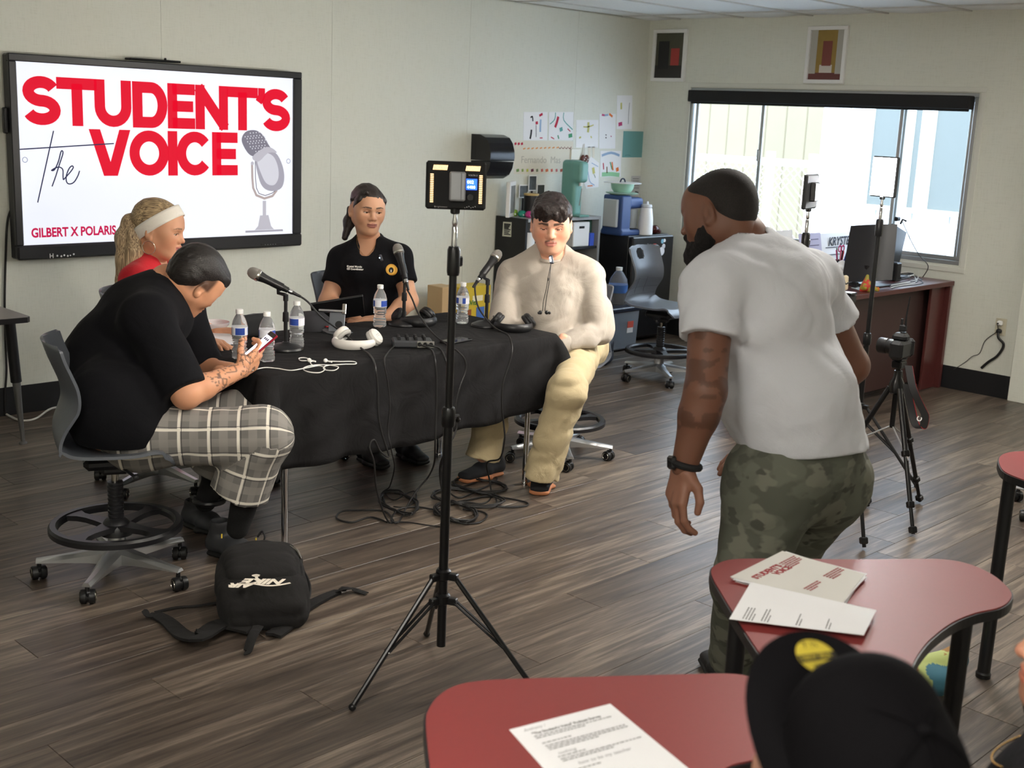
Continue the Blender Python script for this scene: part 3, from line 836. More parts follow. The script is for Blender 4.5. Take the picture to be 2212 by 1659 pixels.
def place_chair(proto, x, y, rz, label):
 t = copy_tree(proto); t.location = (x, y, 0); t.rotation_euler = (0, 0, rz); t['label'] = label; t['group'] = 'grey swivel chairs'
 return t
chA = chair_proto(.50)
chA.location = (2.045, 4.02, 0); chA.rotation_euler = (0, 0, -.42); tag(chA, 'grey shell swivel chair under the man in the black tee', group='grey swivel chairs')
place_chair(chA, 2.735, 4.95, -.7, 'grey shell swivel chair under the woman in the red top')
place_chair(chA, 3.90, 4.93, -1.75, 'grey shell swivel chair under the woman in the black polo')
place_chair(chA, 4.60, 4.13, 3.6, 'grey shell swivel chair under the young man in the sweatshirt')
place_chair(chA, 6.62, 5.05, -1.42, 'empty grey swivel chair in front of the small fridge')
p = onz(2225, 1100, .05); place_chair(chA, p.x+.2, p.y-.12, 2.2, 'grey swivel chair cut off at the right edge beside the far red table')
p = at(2105, 1640, 1.75); chB = place_chair(chA, p.x+.06, p.y-.2, 1.9, 'dark shell swivel chair behind the capped person at lower right')
# ================================================================== folding table under a black cloth
FTX0, FTX1, FTY0, FTY1, FTZ = 2.57, 4.23, 3.82, 4.60, .735
ft = thing('folding_table', 'long folding table with chrome legs under the black cloth', 'table', ((FTX0+FTX1)/2, (FTY0+FTY1)/2, 0))
MB().box(((FTX0+FTX1)/2, (FTY0+FTY1)/2, FTZ-.012), (FTX1-FTX0-.01, FTY1-FTY0-.01, .022), bev=.006).build('table_top', mat('table_laminate', srgb(150, 148, 142), .5), ft, True)
for x, y in ((2.70, 3.885), (4.095, 3.885), (4.095, 4.51), (2.70, 4.51)):
 b = MB(); b.cyl((x, y, .012), (x, y, FTZ-.02), .0135, n=14); b.lathe([(.017, 0), (.018, .012), (.015, .02)], c=(x, y, 0), n=14); b.build('leg', M_CHROME, ft, True)
def cloth_mat():
 m, nt, b, L = nodemat('black_cloth')
 b.inputs['Base Color'].default_value = (*srgb(25, 24, 25), 1); b.inputs['Roughness'].default_value = .9; b.inputs['Specular IOR Level'].default_value = .2
 tc = nt.nodes.new('ShaderNodeTexCoord'); n = nt.nodes.new('ShaderNodeTexNoise'); n.inputs['Scale'].default_value = 6; n.inputs['Detail'].default_value = 5; n.inputs['Distortion'].default_value = 1.5
 L.new(tc.outputs['Object'], n.inputs['Vector'])
 bp = nt.nodes.new('ShaderNodeBump'); bp.inputs['Strength'].default_value = .5; bp.inputs['Distance'].default_value = .02
 L.new(n.outputs['Fac'], bp.inputs['Height']); L.new(bp.outputs['Normal'], b.inputs['Normal'])
 return m
M_CLOTH = cloth_mat()
def make_cloth():
 cx, cy = (FTX0+FTX1)/2, (FTY0+FTY1)/2; hx, hy = (FTX1-FTX0)/2, (FTY1-FTY0)/2; rc = .05
 per = []                                           # rounded-rectangle perimeter: point, outward normal, corner weight
 def side(a_, b_, n, nrm):
  for i in range(n): t_ = i/n; per.append((Vector(a_)*(1-t_)+Vector(b_)*t_, Vector(nrm), min(1, min(t_, 1-t_)*n/7)))
 def corner(c, a0):
  for i in range(12):
   a_ = math.radians(a0+90*i/12); per.append((Vector((c[0]+rc*math.cos(a_), c[1]+rc*math.sin(a_))), Vector((math.cos(a_), math.sin(a_))), -math.sin(math.pi*i/12)))
 side((cx-hx+rc, cy-hy), (cx+hx-rc, cy-hy), 70, (0, -1)); corner((cx+hx-rc, cy-hy+rc), -90)
 side((cx+hx, cy-hy+rc), (cx+hx, cy+hy-rc), 34, (1, 0)); corner((cx+hx-rc, cy+hy-rc), 0)
 side((cx+hx-rc, cy+hy), (cx-hx+rc, cy+hy), 70, (0, 1)); corner((cx-hx+rc, cy+hy-rc), 90)
 side((cx-hx, cy+hy-rc), (cx-hx, cy-hy+rc), 34, (-1, 0)); corner((cx-hx+rc, cy-hy+rc), 180)
 rows = []; rr_ = random.Random(5); N = len(per)
 ph = [rr_.uniform(0, 6.28) for _ in range(6)]
 for t_ in (.9, 1.0):
  rows.append([(cx+(p.x-cx)*t_, cy+(p.y-cy)*t_, FTZ+.004+.0015*math.sin(13*p.x*t_+5*p.y)*math.sin(9*p.y*t_)) for p, n_, c_ in per])
 rows.append([(p.x+n_.x*.006, p.y+n_.y*.006, FTZ-.002) for p, n_, c_ in per])
 for k in range(1, 15):
  t_ = k/14; r = []
  for i, (p, n_, c_) in enumerate(per):
   s_ = i/N*2*math.pi
   f = .5+.5*math.sin(19*s_+ph[0]+.8*math.sin(5*s_+ph[1])); f2 = math.sin(43*s_+ph[2]+3*t_)
   out = .010+t_*(.030*f*max(0, c_ if c_ > 0 else 0)+.004*f2)+(.11*(-c_)*math.sin(min(1, t_*1.3)*math.pi*.62) if c_ < 0 else 0)
   drop = .355+.012*math.sin(3*s_+ph[3])+.006*math.sin(11*s_)
   if c_ < 0: drop += .05*(-c_)
   if n_.y < -.9: drop += .03*(1-(p.x-FTX0)/(FTX1-FTX0))-.01
   wr = .006*math.sin(17*t_+7*s_*3+ph[4])*math.sin(math.pi*t_)
   r.append((p.x+n_.x*(out+wr), p.y+n_.y*(out+wr), FTZ-.002-drop*t_))
  rows.append(r)
 vs = [p for r in rows for p in r]; fs = []
 for i in range(len(rows)-1):
  for j in range(N): fs.append((i*N+j, i*N+(j+1) % N, (i+1)*N+(j+1) % N, (i+1)*N+j))
 fs.append(tuple(range(N-1, -1, -1)))
 fs = [tuple(reversed(f)) for f in fs]
 me = bpy.data.meshes.new('tablecloth'); me.from_pydata(vs, [], fs); me.materials.append(M_CLOTH)
 me.polygons.foreach_set('use_smooth', [True]*len(fs)); me.update()
 o = link('tablecloth', me); m_ = o.modifiers.new('thick', 'SOLIDIFY'); m_.thickness = .002; m_.offset = 1
 return o
tag(make_cloth(), 'wrinkled black cloth draped over the long table', 'tablecloth')
TZ = FTZ+.0065                                          # cloth surface
# ------------------------------------------------------------------ small grey table at the left edge
p = onz(68, 684, .70); q = onz(50, 958, 0)
stb = thing('side_table', 'grey topped black edged table at the left edge', 'table', (p.x-.4, p.y+.3, 0))
pol = [(p.x-.02, p.y), (p.x, p.y+.02), (p.x, p.y+.68), (p.x-1.0, p.y+.68), (p.x-1.0, p.y)]
MB().prism(pol, Matrix.Identity(4), .672, .698).build('edge_band', mat('edge_band', srgb(26, 25, 27), .4), stb, True)
MB().prism([(x*.995+p.x*.005-.002, y+(.004 if y < p.y+.3 else -.004)) for x, y in pol], Matrix.Identity(4), .698, .7005).build('table_top', mat('grey_laminate', srgb(134, 130, 128), .35), stb, True)
for lx, ly, dx in ((q.x, q.y, -.05), (q.x-.85, q.y, .05), (q.x-.85, q.y+.5, .05), (q.x, q.y+.5, -.05)):
 b = MB(); b.cyl((lx+dx, ly-.02, .67), (lx+dx*.5, ly-.01, .33), .027, n=14); b.build('leg', M_BLACK, stb, True)
 b = MB(); b.cyl((lx+dx*.5, ly-.01, .34), (lx, ly, .012), .021, .010, n=14); b.lathe([(.02, 0), (.02, .008), (.01, .014)], c=(lx, ly, 0), n=12); b.build('leg_end', mat('leg_grey', srgb(120, 120, 118), .4, .6), stb, True)
# ================================================================== light stands
M_LED = mat('led_face', (1, .97, .92), .5, emit=(1.0, .93, .82), estr=108)
M_LEDW = mat('led_face_cool', (1, 1, 1), .5, emit=(.96, .98, 1.0), estr=90)
M_VENT = mat('vent_glow', srgb(200, 150, 90), .5, emit=srgb(255, 205, 140), estr=1.2)
M_LCD = mat('lcd_blue', srgb(20, 50, 200), .3, emit=srgb(30, 80, 255), estr=1.5)
M_STAND = mat('stand_black', srgb(16, 16, 18), 0.28)
M_BATT = mat('battery_grey', srgb(150, 152, 156), 0.35, 0.3)
def light_stand(loc, ang, hc, htop, label, foot_r=.33, hub2=.28, tall=1.0, rpole=.0145):
 t = thing('light_stand', label, 'light stand', loc)
 b = MB(); b.cyl((0, 0, .12), (0, 0, hc), rpole, n=14); b.build('lower_pole', M_STAND, t)
 b = MB(); b.cyl((0, 0, hc), (0, 0, htop-.12), rpole*.8, n=14); b.build('upper_pole', M_STAND, t)
 b = MB(); b.lathe([(.019, hc-.04), (.021, hc-.035), (.021, hc+.012), (.017, hc+.02)], n=16)
 b.tube([(.02, 0, hc-.01), (.04, 0, hc-.012), (.05, .01, hc-.03)], .005, 6); b.sphere((.05, .012, hc-.03), .009, nu=8, nv=6); b.build('clamp', M_STAND, t)
 b = MB(); b.lathe([(.017, htop-.19), (.019, htop-.18), (.019, htop-.115), (.015, htop-.105)], n=16); b.box((.026, 0, htop-.15), (.016, .014, .03), bev=.004); b.build('top_clamp', M_STAND, t)
 b = MB(); b.lathe([(.0075, htop-.11), (.0085, htop-.1), (.0085, htop-.05), (.006, htop-.045), (.009, htop-.035), (.006, htop-.02), (.006, htop)], n=14); b.build('spigot', M_CHROME, t)
 for hz in (.36, hub2):
  b = MB(); b.lathe([(.018, hz-.02), (.024, hz-.015), (.024, hz+.01), (.018, hz+.016)], n=14)
  for k in range(3): a_ = ang+2*math.pi*k/3; b.box(Vector((.03*math.cos(a_), .03*math.sin(a_), hz-.006)), (.036, .022, .022), Matrix.Rotation(a_, 4, 'Z'), bev=.003)
  b.build('leg_bracket', M_STAND, t)
 for k in range(3):
  a_ = ang+2*math.pi*k/3; d = Vector((math.cos(a_), math.sin(a_), 0))
  b = MB(); b.cyl(d*.04+Vector((0, 0, .352)), d*foot_r+Vector((0, 0, .012)), .0085, n=10); b.sphere(d*foot_r+Vector((0, 0, .012)), .012, nu=10, nv=8); lg = b.build('leg', M_STAND, t)
  m_ = (d*.04+Vector((0, 0, .352)))*.42+(d*foot_r+Vector((0, 0, .012)))*.58; n_ = Vector((-d.y, d.x, 0))*.009
  b = MB(); b.box(((d*.04+Vector((0, 0, hub2-.006)))+m_)/2+n_, (.009, .004, ((d*.04+Vector((0, 0, hub2-.006)))-m_).length), (m_-(d*.04+Vector((0, 0, hub2-.006)))).to_track_quat('Z', 'Y').to_matrix().to_4x4())
  b.box(((d*.04+Vector((0, 0, hub2-.006)))+m_)/2-n_, (.009, .004, ((d*.04+Vector((0, 0, hub2-.006)))-m_).length), (m_-(d*.04+Vector((0, 0, hub2-.006)))).to_track_quat('Z', 'Y').to_matrix().to_4x4())
  b.build('brace', M_BLACKM, lg); b = MB(); b.sphere(m_+n_*1.3, .004, None, 6, 5); b.build('rivet', M_CHROME, lg)
 return t
def led_panel(loc, n, w, h, label, face, roll=0.0, full=True):
 """panel whose lit face looks along n"""
 n = Vector(n).normalized(); x = Vector((0, 0, 1)).cross(n).normalized(); y = n.cross(x)
 x, y = x*math.cos(roll)+y*math.sin(roll), y*math.cos(roll)-x*math.sin(roll)
 R = Matrix(((x.x, y.x, n.x, 0), (x.y, y.y, n.y, 0), (x.z, y.z, n.z, 0), (0, 0, 0, 1)))
 t = thing('led_panel', label, 'light panel', loc)
 P = lambda a_, b_, c_: R@Vector((a_, b_, c_))
 MB().box(P(0, 0, 0), (w, h, .022), R, bev=.006).build('housing', M_BLACKM, t)
 MB().box(P(0, 0, .0125), (w-.014, h-.014, .004), R, bev=.0015).build('lit_face', face, t)
 if full:
  for sx in (-1, 1):
   for i in range(10): MB().box(P(sx*w*.27+(i-4.5)*.0042, h*.365, -.0115), (.0024, .014, .002), R@Matrix.Rotation(.2, 4, 'Z')).build('vent_slot', M_VENT, t)
   for i in range(16): MB().box(P(sx*w*.405, h*.22-(i)*.0052, -.0115), (.009, .0026, .002), R).build('vent_slot', M_VENT, t)
  MB().box(P(-.002, -.002, -.022), (.046, .083, .024), R, bev=.004, m=M_BATT).build('battery', M_BATT, t)
  b = MB(); b.box(P(-.012, -.002, -.035), (.0016, .075, .002), R); b.build('battery_groove', mat('groove', srgb(110, 112, 116), .5), t)
  q = MB().box(P(-.044, .005, -.0116), (.031, .031, .002), R).build('display', M_LCD, t)
  lm = mat('lcd_text', (.7, .8, 1), .4, emit=(.55, .7, 1), estr=1.6)
  Mt = Matrix.Translation(Vector(loc)) @ R @ Matrix(((-1, 0, 0, 0), (0, 1, 0, 0), (0, 0, -1, 0), (0, 0, 0, 1)))
  text('002', .013, Mt @ Matrix.Translation((.0305, .007, .0130)), lm, t, 'display_digits')
  text('4400', .012, Mt @ Matrix.Translation((.0305, -.007, .0130)), lm, t, 'display_digits')
  text('VOLTA 2', .0065, Mt @ Matrix.Translation((.034, .0285, .0118)), M_LOGO, t, 'lettering')
  text('B r i g h t n e s s', .0055, Mt @ Matrix.Translation((-.062, -.063, .0118)), M_LOGO, t, 'lettering')
  b = MB(); b.cyl(P(-.040, -.032, -.011), P(-.040, -.032, -.022), .009, n=16); b.build('dial', M_BLACK, t)
  b = MB()
  for i in range(6): b.cyl(P(-.026-.006*i, -.062+.002*(i % 3), -.011), P(-.026-.006*i, -.062+.002*(i % 3), -.0122), .0012, n=6)
  b.build('indicator', M_LOGO, t)
 else:
  MB().box(P(0, 0, -.022), (w*.42, h*.55, .026), R, bev=.004).build('battery', M_BLACK, t)
 b = MB(); dn = R.inverted()@Vector((0, 0, -1)); hh = (h/2 if abs(dn.y) > .7 else w/2)
 b.box(Vector((0, 0, -h/2-.004)), (.026, .02, .018), bev=.004); b.build('mount', M_BLACK, t)
 return t
pc = at(985, 401, 3.49)
s1 = (pc.x-.03, pc.y-.03)
light_stand((pc.x, pc.y, 0), math.radians(176), .87, pc.z-.07, 'black light stand standing alone in the foreground centre', .33)
led_panel(pc, (.60, .79, -.06), .174, .137, 'square black light panel showing its vents and blue display', M_LED)
p2 = at(1911, 382, 6.05)
light_stand((p2.x, p2.y, 0), .5, .72, p2.z-.105, 'black light stand in front of the desk carrying the lit panel', .36)
led_panel(p2, -Vector(_r0)*.78-Vector((_f[0], _f[1], 0))*.62, .15, .20, 'glowing white light panel in front of the window', M_LEDW, full=False)
p3 = at(1750, 414, 5.5)
light_stand((p3.x, p3.y, 0), 1.4, .8, p3.z-.08, 'black light stand mostly hidden behind the standing man', .34)
led_panel(p3, -Vector(_r0)*.85+Vector((_f[0], _f[1], 0))*.52, .17, .155, 'dark light panel seen edge-on against the window', M_LED, full=False)
# ================================================================== camera tripods
def tripod(loc, htop, ang, label, r=.36):
 t = thing('camera_tripod', label, 'tripod', loc)
 hj = htop-.13
 b = MB(); b.cyl((0, 0, .42), (0, 0, htop-.03), .012, n=12); b.build('centre_column', M_STAND, t)
 b = MB(); b.lathe([(.02, hj-.03), (.035, hj-.02), (.035, hj+.02), (.02, hj+.05), (.018, hj+.08)], n=14); b.build('crown', M_STAND, t)
 b = MB(); b.box((0, 0, htop-.02), (.06, .05, .035), bev=.006); b.box((0, 0, htop+.004), (.055, .05, .01), bev=.002, m=None); b.tube([(.02, 0, htop-.02), (.09, .03, htop-.06), (.17, .06, htop-.12)], .006, 8); b.build('pan_head', M_STAND, t)
 b = MB()
 for k in range(3):
  b.cyl((0, 0, .43), (.19*math.cos(ang+2*math.pi*k/3), .19*math.sin(ang+2*math.pi*k/3), hj*.52), .004, n=6)
 b.build('spreader', M_ALUB, t)
 for k in range(3):
  a_ = ang+2*math.pi*k/3; d = Vector((math.cos(a_), math.sin(a_), 0)); A = d*.03+Vector((0, 0, hj)); B = d*r+Vector((0, 0, .01))
  b = MB()
  for f0, f1, rr_ in ((0, .45, .0125), (.45, .8, .0105), (.8, 1, .0085)): b.cyl(A.lerp(B, f0), A.lerp(B, f1), rr_, n=10)
  for f in (.45, .8, .97): b.box(A.lerp(B, f), (.032, .03, .03), (B-A).to_track_quat('Z', 'Y').to_matrix().to_4x4(), bev=.005)
  b.build('leg', M_STAND, t)
 return t
camp = at(1946, 752, 5.52)
f1, f2 = onz(1988, 1170), onz(2020, 1100)
tc_ = (camp.x, camp.y)
tripod((tc_[0], tc_[1], 0), camp.z-.055, math.atan2(f1.y-tc_[1], f1.x-tc_[0]), 'black tripod that carries the camera in front of the desk', .31)
hp = onz(1800, 1150)
tripod((hp.x+.1, hp.y+.1, 0), 1.05, math.atan2(onz(1890, 1204).y-hp.y-.1, onz(1890, 1204).x-hp.x-.1), 'black tripod half hidden behind the standing man', .36)
dc = thing('dslr_camera', 'black camera on the tripod in front of the desk', 'camera', camp)
cd = (-_r*.75+_f*.66); cd = Vector((cd[0], cd[1], 0)).normalized(); cs = Vector((-cd.y, cd.x, 0))
RC = Matrix(((cd.x, cs.x, 0, 0), (cd.y, cs.y, 0, 0), (0, 0, 1, 0), (0, 0, 0, 1)))
b = MB(); b.box(RC@Vector((0, 0, -.005)), (.065, .13, .085), RC, bev=.014); b.box(RC@Vector((0, -.055, 0)), (.08, .03, .085), RC, bev=.012); b.build('camera_body', M_BLACK, dc)
b = MB(); b.box(RC@Vector((.005, 0, .05)), (.07, .06, .04), RC, bev=.014); b.box(RC@Vector((-.005, 0, .072)), (.022, .022, .006), RC, m=None); b.build('viewfinder', M_BLACK, dc)
b = MB(); b.lathe([(.034, .03), (.035, .055), (.032, .06), (.036, .065), (.036, .10), (.033, .105), (.03, .105), (.027, .095), (.0, .09)], axis=cd, n=24); b.build('lens', M_BLACK, dc)
b = MB(); b.box(RC@Vector((.0, .0, .092)), (.03, .024, .03), RC, bev=.004); b.tube([RC@Vector((-.01, 0, .1)), RC@Vector((-.012, .006, .15)), RC@Vector((-.02, .012, .24))], [.006, .004, .0025], 8); b.tube([RC@Vector((.008, 0, .1)), RC@Vector((.008, 0, .135))], .006, 8); b.build('wireless_receiver', M_BLACKM, dc)
b = MB(); w_ = catmull([at(1962, 790, 5.33), at(1972, 840, 5.3), at(1990, 880, 5.3), at(1998, 900, 5.3), at(1992, 925, 5.3), at(1978, 918, 5.3), at(1968, 880, 5.33), at(1958, 830, 5.36)], 5)
b.grid([[p+Vector((.012, -.012, 0)) for p in w_], [p-Vector((.012, -.012, 0)) for p in w_]], thick=.003); b.build('neck_strap', mat('strap_black', srgb(20, 18, 19), .7), dc, True)
b = MB(); b.tube([p+Vector((.0125, -.0125, 0)) for p in w_], .002, 5); b.build('strap_piping', mat('strap_red', srgb(150, 20, 28), .6), dc, True)
q = at(1988, 912, 5.265); text('C', .03, plane_M(q, Vector(_r)*.4+Vector(_u)*.9, Vector(_r)*-.9+Vector(_u)*.4), M_LOGO, dc, 'strap_lettering', bold=.001); q = at(1988, 898, 5.265)
# ================================================================== red student tables
M_REDT = mat('red_laminate', srgb(136, 56, 55), 0.45, spec=0.3, var=0.05, vscale=120, coat=0.0)
M_EDGE = mat('black_edge', srgb(26, 26, 28), 0.4)
RTZ = .72
def inset(P, d):
 N = len(P); out = []
 for i in range(N):
  a_, c_, e_ = Vector(P[i-1]), Vector(P[i]), Vector(P[(i+1) % N])
  d1 = (c_-a_).normalized(); d2 = (e_-c_).normalized(); n_ = Vector((-d1.y, d1.x))+Vector((-d2.y, d2.x))
  n_ = n_.normalized() if n_.length > 1e-6 else Vector((-d1.y, d1.x)); out.append(tuple(c_+n_*d))
 return out
def wave_table(P, label, legs, ctr):
 P = [(v.x, v.y) for v in catmull([(p[0], p[1], 0) for p in P], 5, True)]
 A = sum(P[i][0]*P[(i+1) % len(P)][1]-P[(i+1) % len(P)][0]*P[i][1] for i in range(len(P)))
 if A < 0: P = P[::-1]
 t = thing('student_table', label, 'table', (ctr[0], ctr[1], 0), group='red student tables')
 I = Matrix.Identity(4)
 b = MB(); b.prism(P, I, RTZ-.026, RTZ-.003); b.build('edge_band', M_EDGE, t, True)
 b = MB(); b.prism(inset(P, .004), I, RTZ-.003, RTZ); b.build('table_top', M_REDT, t, True)
 for x, y in legs:
  b = MB(); b.cyl((x, y, .02), (x, y, RTZ-.026), .021, n=16); b.lathe([(.024, 0), (.025, .014), (.02, .022)], c=(x, y, 0), n=14); b.build('leg', M_BLACK, t, True)
 return t
def uz(L_, z=RTZ): return [(onz(x, y, z).x, onz(x, y, z).y) for x, y in L_]
o1 = uz([(1533, 1238), (1545, 1218), (1580, 1207), (1650, 1205), (1750, 1206), (1850, 1207), (1950, 1206), (2040, 1207), (2100, 1219), (2150, 1243), (2183, 1272), (2188, 1292), (2165, 1312), (2110, 1325), (2060, 1346), (2010, 1385), (1978, 1430), (1968, 1470), (1950, 1510), (1890, 1530), (1800, 1522), (1715, 1490), (1660, 1440), (1620, 1385), (1560, 1290)])
T1 = wave_table(o1, 'red wave-edged table with the stack of flyers', uz([(1600, 1285), (2085, 1312), (1820, 1490)]), onz(1830, 1380, RTZ))
o2 = uz([(915, 1560), (922, 1530), (945, 1500), (985, 1478), (1040, 1468), (1120, 1464), (1300, 1459), (1450, 1455), (1590, 1454), (1640, 1474), (1662, 1530), (1668, 1590), (1640, 1638), (1570, 1662), (1510, 1740), (1480, 1830), (1350, 1880), (1150, 1880), (980, 1830), (935, 1740), (922, 1640)])
T2 = wave_table(o2, 'red table in the foreground with one survey sheet', uz([(1000, 1520), (1600, 1530), (1100, 1800), (1420, 1800)]), onz(1300, 1600, RTZ))
o3 = uz([(2156, 1000), (2158, 985), (2175, 977), (2205, 974), (2300, 972), (2500, 985), (2560, 1040), (2500, 1090), (2380, 1100), (2290, 1065), (2220, 1040), (2170, 1020)])
T3 = wave_table(o3, 'red table cut off at the right edge', uz([(2185, 1012), (2480, 1070), (2480, 1000)]), onz(2350, 1030, RTZ))
# ================================================================== figures: smooth-blended volumes turned into one surface
def V3(p): return np.array([p[0], p[1], p[2]], dtype=np.float32)
_rng = np.random.RandomState(11)
_LAT = _rng.rand(64, 64, 64).astype(np.float32)
def vnoise(P):
 i = np.floor(P).astype(np.int64); f = (P-i).astype(np.float32); f = f*f*(3-2*f); i &= 63; j = (i+1) & 63
 def g(a, b, c): return _LAT[a, b, c]
 x0, y0, z0 = i[..., 0], i[..., 1], i[..., 2]; x1, y1, z1 = j[..., 0], j[..., 1], j[..., 2]
 fx, fy, fz = f[..., 0], f[..., 1], f[..., 2]
 a = g(x0, y0, z0)*(1-fx)+g(x1, y0, z0)*fx; b = g(x0, y1, z0)*(1-fx)+g(x1, y1, z0)*fx
 c = g(x0, y0, z1)*(1-fx)+g(x1, y0, z1)*fx; d = g(x0, y1, z1)*(1-fx)+g(x1, y1, z1)*fx
 return (a*(1-fy)+b*fy)*(1-fz)+(c*(1-fy)+d*fy)*fz-.5
class SDF:
 def __init__(s): s.ops = []; s.lo = np.full(3, 1e9); s.hi = np.full(3, -1e9); s.pads = []
 def _bb(s, pts, r, grow=True):
  pts = np.array(pts, dtype=float); r = np.array(r)*np.ones(3); lo = pts.min(0)-r; hi = pts.max(0)+r
  if grow: s.lo = np.minimum(s.lo, lo); s.hi = np.maximum(s.hi, hi)
  return lo, hi
 def seg(s, a, b, ra, rb=None, k=.02, side=None, sub=False, flat=False):
  """tapered limb; radii are numbers or (width, depth) with 'side' the width direction"""
  rb = ra if rb is None else rb; a = V3(a); b = V3(b)
  mr = max(np.max(ra), np.max(rb)); lo, hi = s._bb([a, b], mr, not sub)
  el = isinstance(ra, (tuple, list)) or isinstance(rb, (tuple, list))
  def f(P):
   ab = b-a; L2 = float(ab@ab)+1e-9
   t = np.clip(((P-a)@ab)/L2, 0, 1); q = P-a-t[..., None]*ab
   pr = ((P-b)@(ab/np.sqrt(L2))) if flat else -1.0
   if not el: return np.maximum(np.sqrt((q*q).sum(-1))-(ra+(rb-ra)*t), pr)
   A = ra if isinstance(ra, (tuple, list)) else (ra, ra); B = rb if isinstance(rb, (tuple, list)) else (rb, rb)
   ax = ab/np.sqrt(L2); sd = V3(side); sd = sd-ax*float(sd@ax); sd /= np.linalg.norm(sd)+1e-9; w = np.cross(ax, sd)
   rx = A[0]+(B[0]-A[0])*t; ry = A[1]+(B[1]-A[1])*t; rz = np.minimum(rx, ry)
   d = np.sqrt(((q@sd)/rx)**2+((q@w)/ry)**2+((q@ax)/rz)**2)
   return np.maximum((d-1)*np.minimum(rx, ry), pr)
  s.ops.append((f, lo, hi, k, sub)); return s
 def chain(s, pts, rs, k=.02, side=None):
  for i in range(len(pts)-1): s.seg(pts[i], pts[i+1], rs[i], rs[i+1], k, side)
  return s
 def ell(s, c, r, R=None, k=.02, sub=False):
  c = V3(c); r = np.array(r, dtype=np.float32)*np.ones(3, np.float32); lo, hi = s._bb([c], r.max(), not sub)
  M = None if R is None else np.array(R.to_3x3(), dtype=np.float32)
  def f(P):
   q = P-c
   if M is not None: q = q@M
   d = np.sqrt(((q/r)**2).sum(-1)); return (d-1)*r.min()
  s.ops.append((f, lo, hi, k, sub)); return s
 def box(s, c, h, R=None, rad=.01, k=.01, sub=False):
  c = V3(c); h = np.array(h, dtype=np.float32); lo, hi = s._bb([c], np.linalg.norm(h), not sub)
  M = None if R is None else np.array(R.to_3x3(), dtype=np.float32)
  def f(P):
   q = P-c
   if M is not None: q = q@M
   q = np.abs(q)-(h-rad); return np.sqrt((np.maximum(q, 0)**2).sum(-1))+np.minimum(q.max(-1), 0)-rad
  s.ops.append((f, lo, hi, k, sub)); return s
 def cut(s, p, n, near=None, k=.004):
  """keep the side n points away from; near=(centre, radius) limits the cut to a neighbourhood"""
  p = V3(p); n = V3(n); n = n/np.linalg.norm(n)
  s.ops.append(('cut', p, n, near, k)); return s
 def warp(s, fn): s.ops.append(('warp', fn)); return s
 def mesh(s, res, pad=.03):
  lo = s.lo-pad; hi = s.hi+pad; n = np.ceil((hi-lo)/res).astype(int)+1
  ax = [(lo[i]+res*np.arange(n[i])).astype(np.float32) for i in range(3)]
  D = np.full(n, .5, np.float32)
  for op in s.ops:
   if op[0] == 'cut':
    _, p, nn, near, k = op
    sl = [slice(0, n[i]) for i in range(3)]
    if near is not None:
     c, r = np.array(near[0]), near[1]
     for i in range(3):
      a_ = int(max(0, math.floor((c[i]-r-lo[i])/res))); b_ = int(min(n[i], math.ceil((c[i]+r-lo[i])/res)+1)); sl[i] = slice(a_, max(a_, b_))
    sub = D[tuple(sl)]
    if sub.size == 0: continue
    P = np.stack(np.meshgrid(*[ax[i][sl[i]] for i in range(3)], indexing='ij'), -1)
    d = (P-p)@nn
    if near is not None:
     rr = np.sqrt(((P-V3(near[0]))**2).sum(-1)); d = np.where(rr < near[1], d, -1.0)
    h = np.maximum(k-np.abs(sub-d), 0)/k; D[tuple(sl)] = np.maximum(sub, d)+h*h*k*.25*(np.abs(d) < .9)
    continue
   if op[0] == 'warp':
    m = np.abs(D) < .03; idx = np.argwhere(m); P = (idx*res+lo).astype(np.float32)
    D[m] += op[1](P); continue
   f, l, h_, k, sb = op; k = max(k, 1e-4)
   mg = max(k, .02)+2*res; sl = []
   for i in range(3):
    a_ = int(max(0, math.floor((l[i]-mg-lo[i])/res))); b_ = int(min(n[i], math.ceil((h_[i]+mg-lo[i])/res)+1)); sl.append(slice(a_, max(a_, b_)))
   old = D[tuple(sl)]
   if old.size == 0: continue
   P = np.stack(np.meshgrid(*[ax[i][sl[i]] for i in range(3)], indexing='ij'), -1)
   d = f(P).astype(np.float32)
   if sb:
    d = -d; h = np.maximum(k-np.abs(old-d), 0)/k; D[tuple(sl)] = np.maximum(old, d)+h*h*k*.25
   else:
    h = np.maximum(k-np.abs(old-d), 0)/k; D[tuple(sl)] = np.minimum(old, d)-h*h*k*.25
  return surface_nets(D, lo, res)
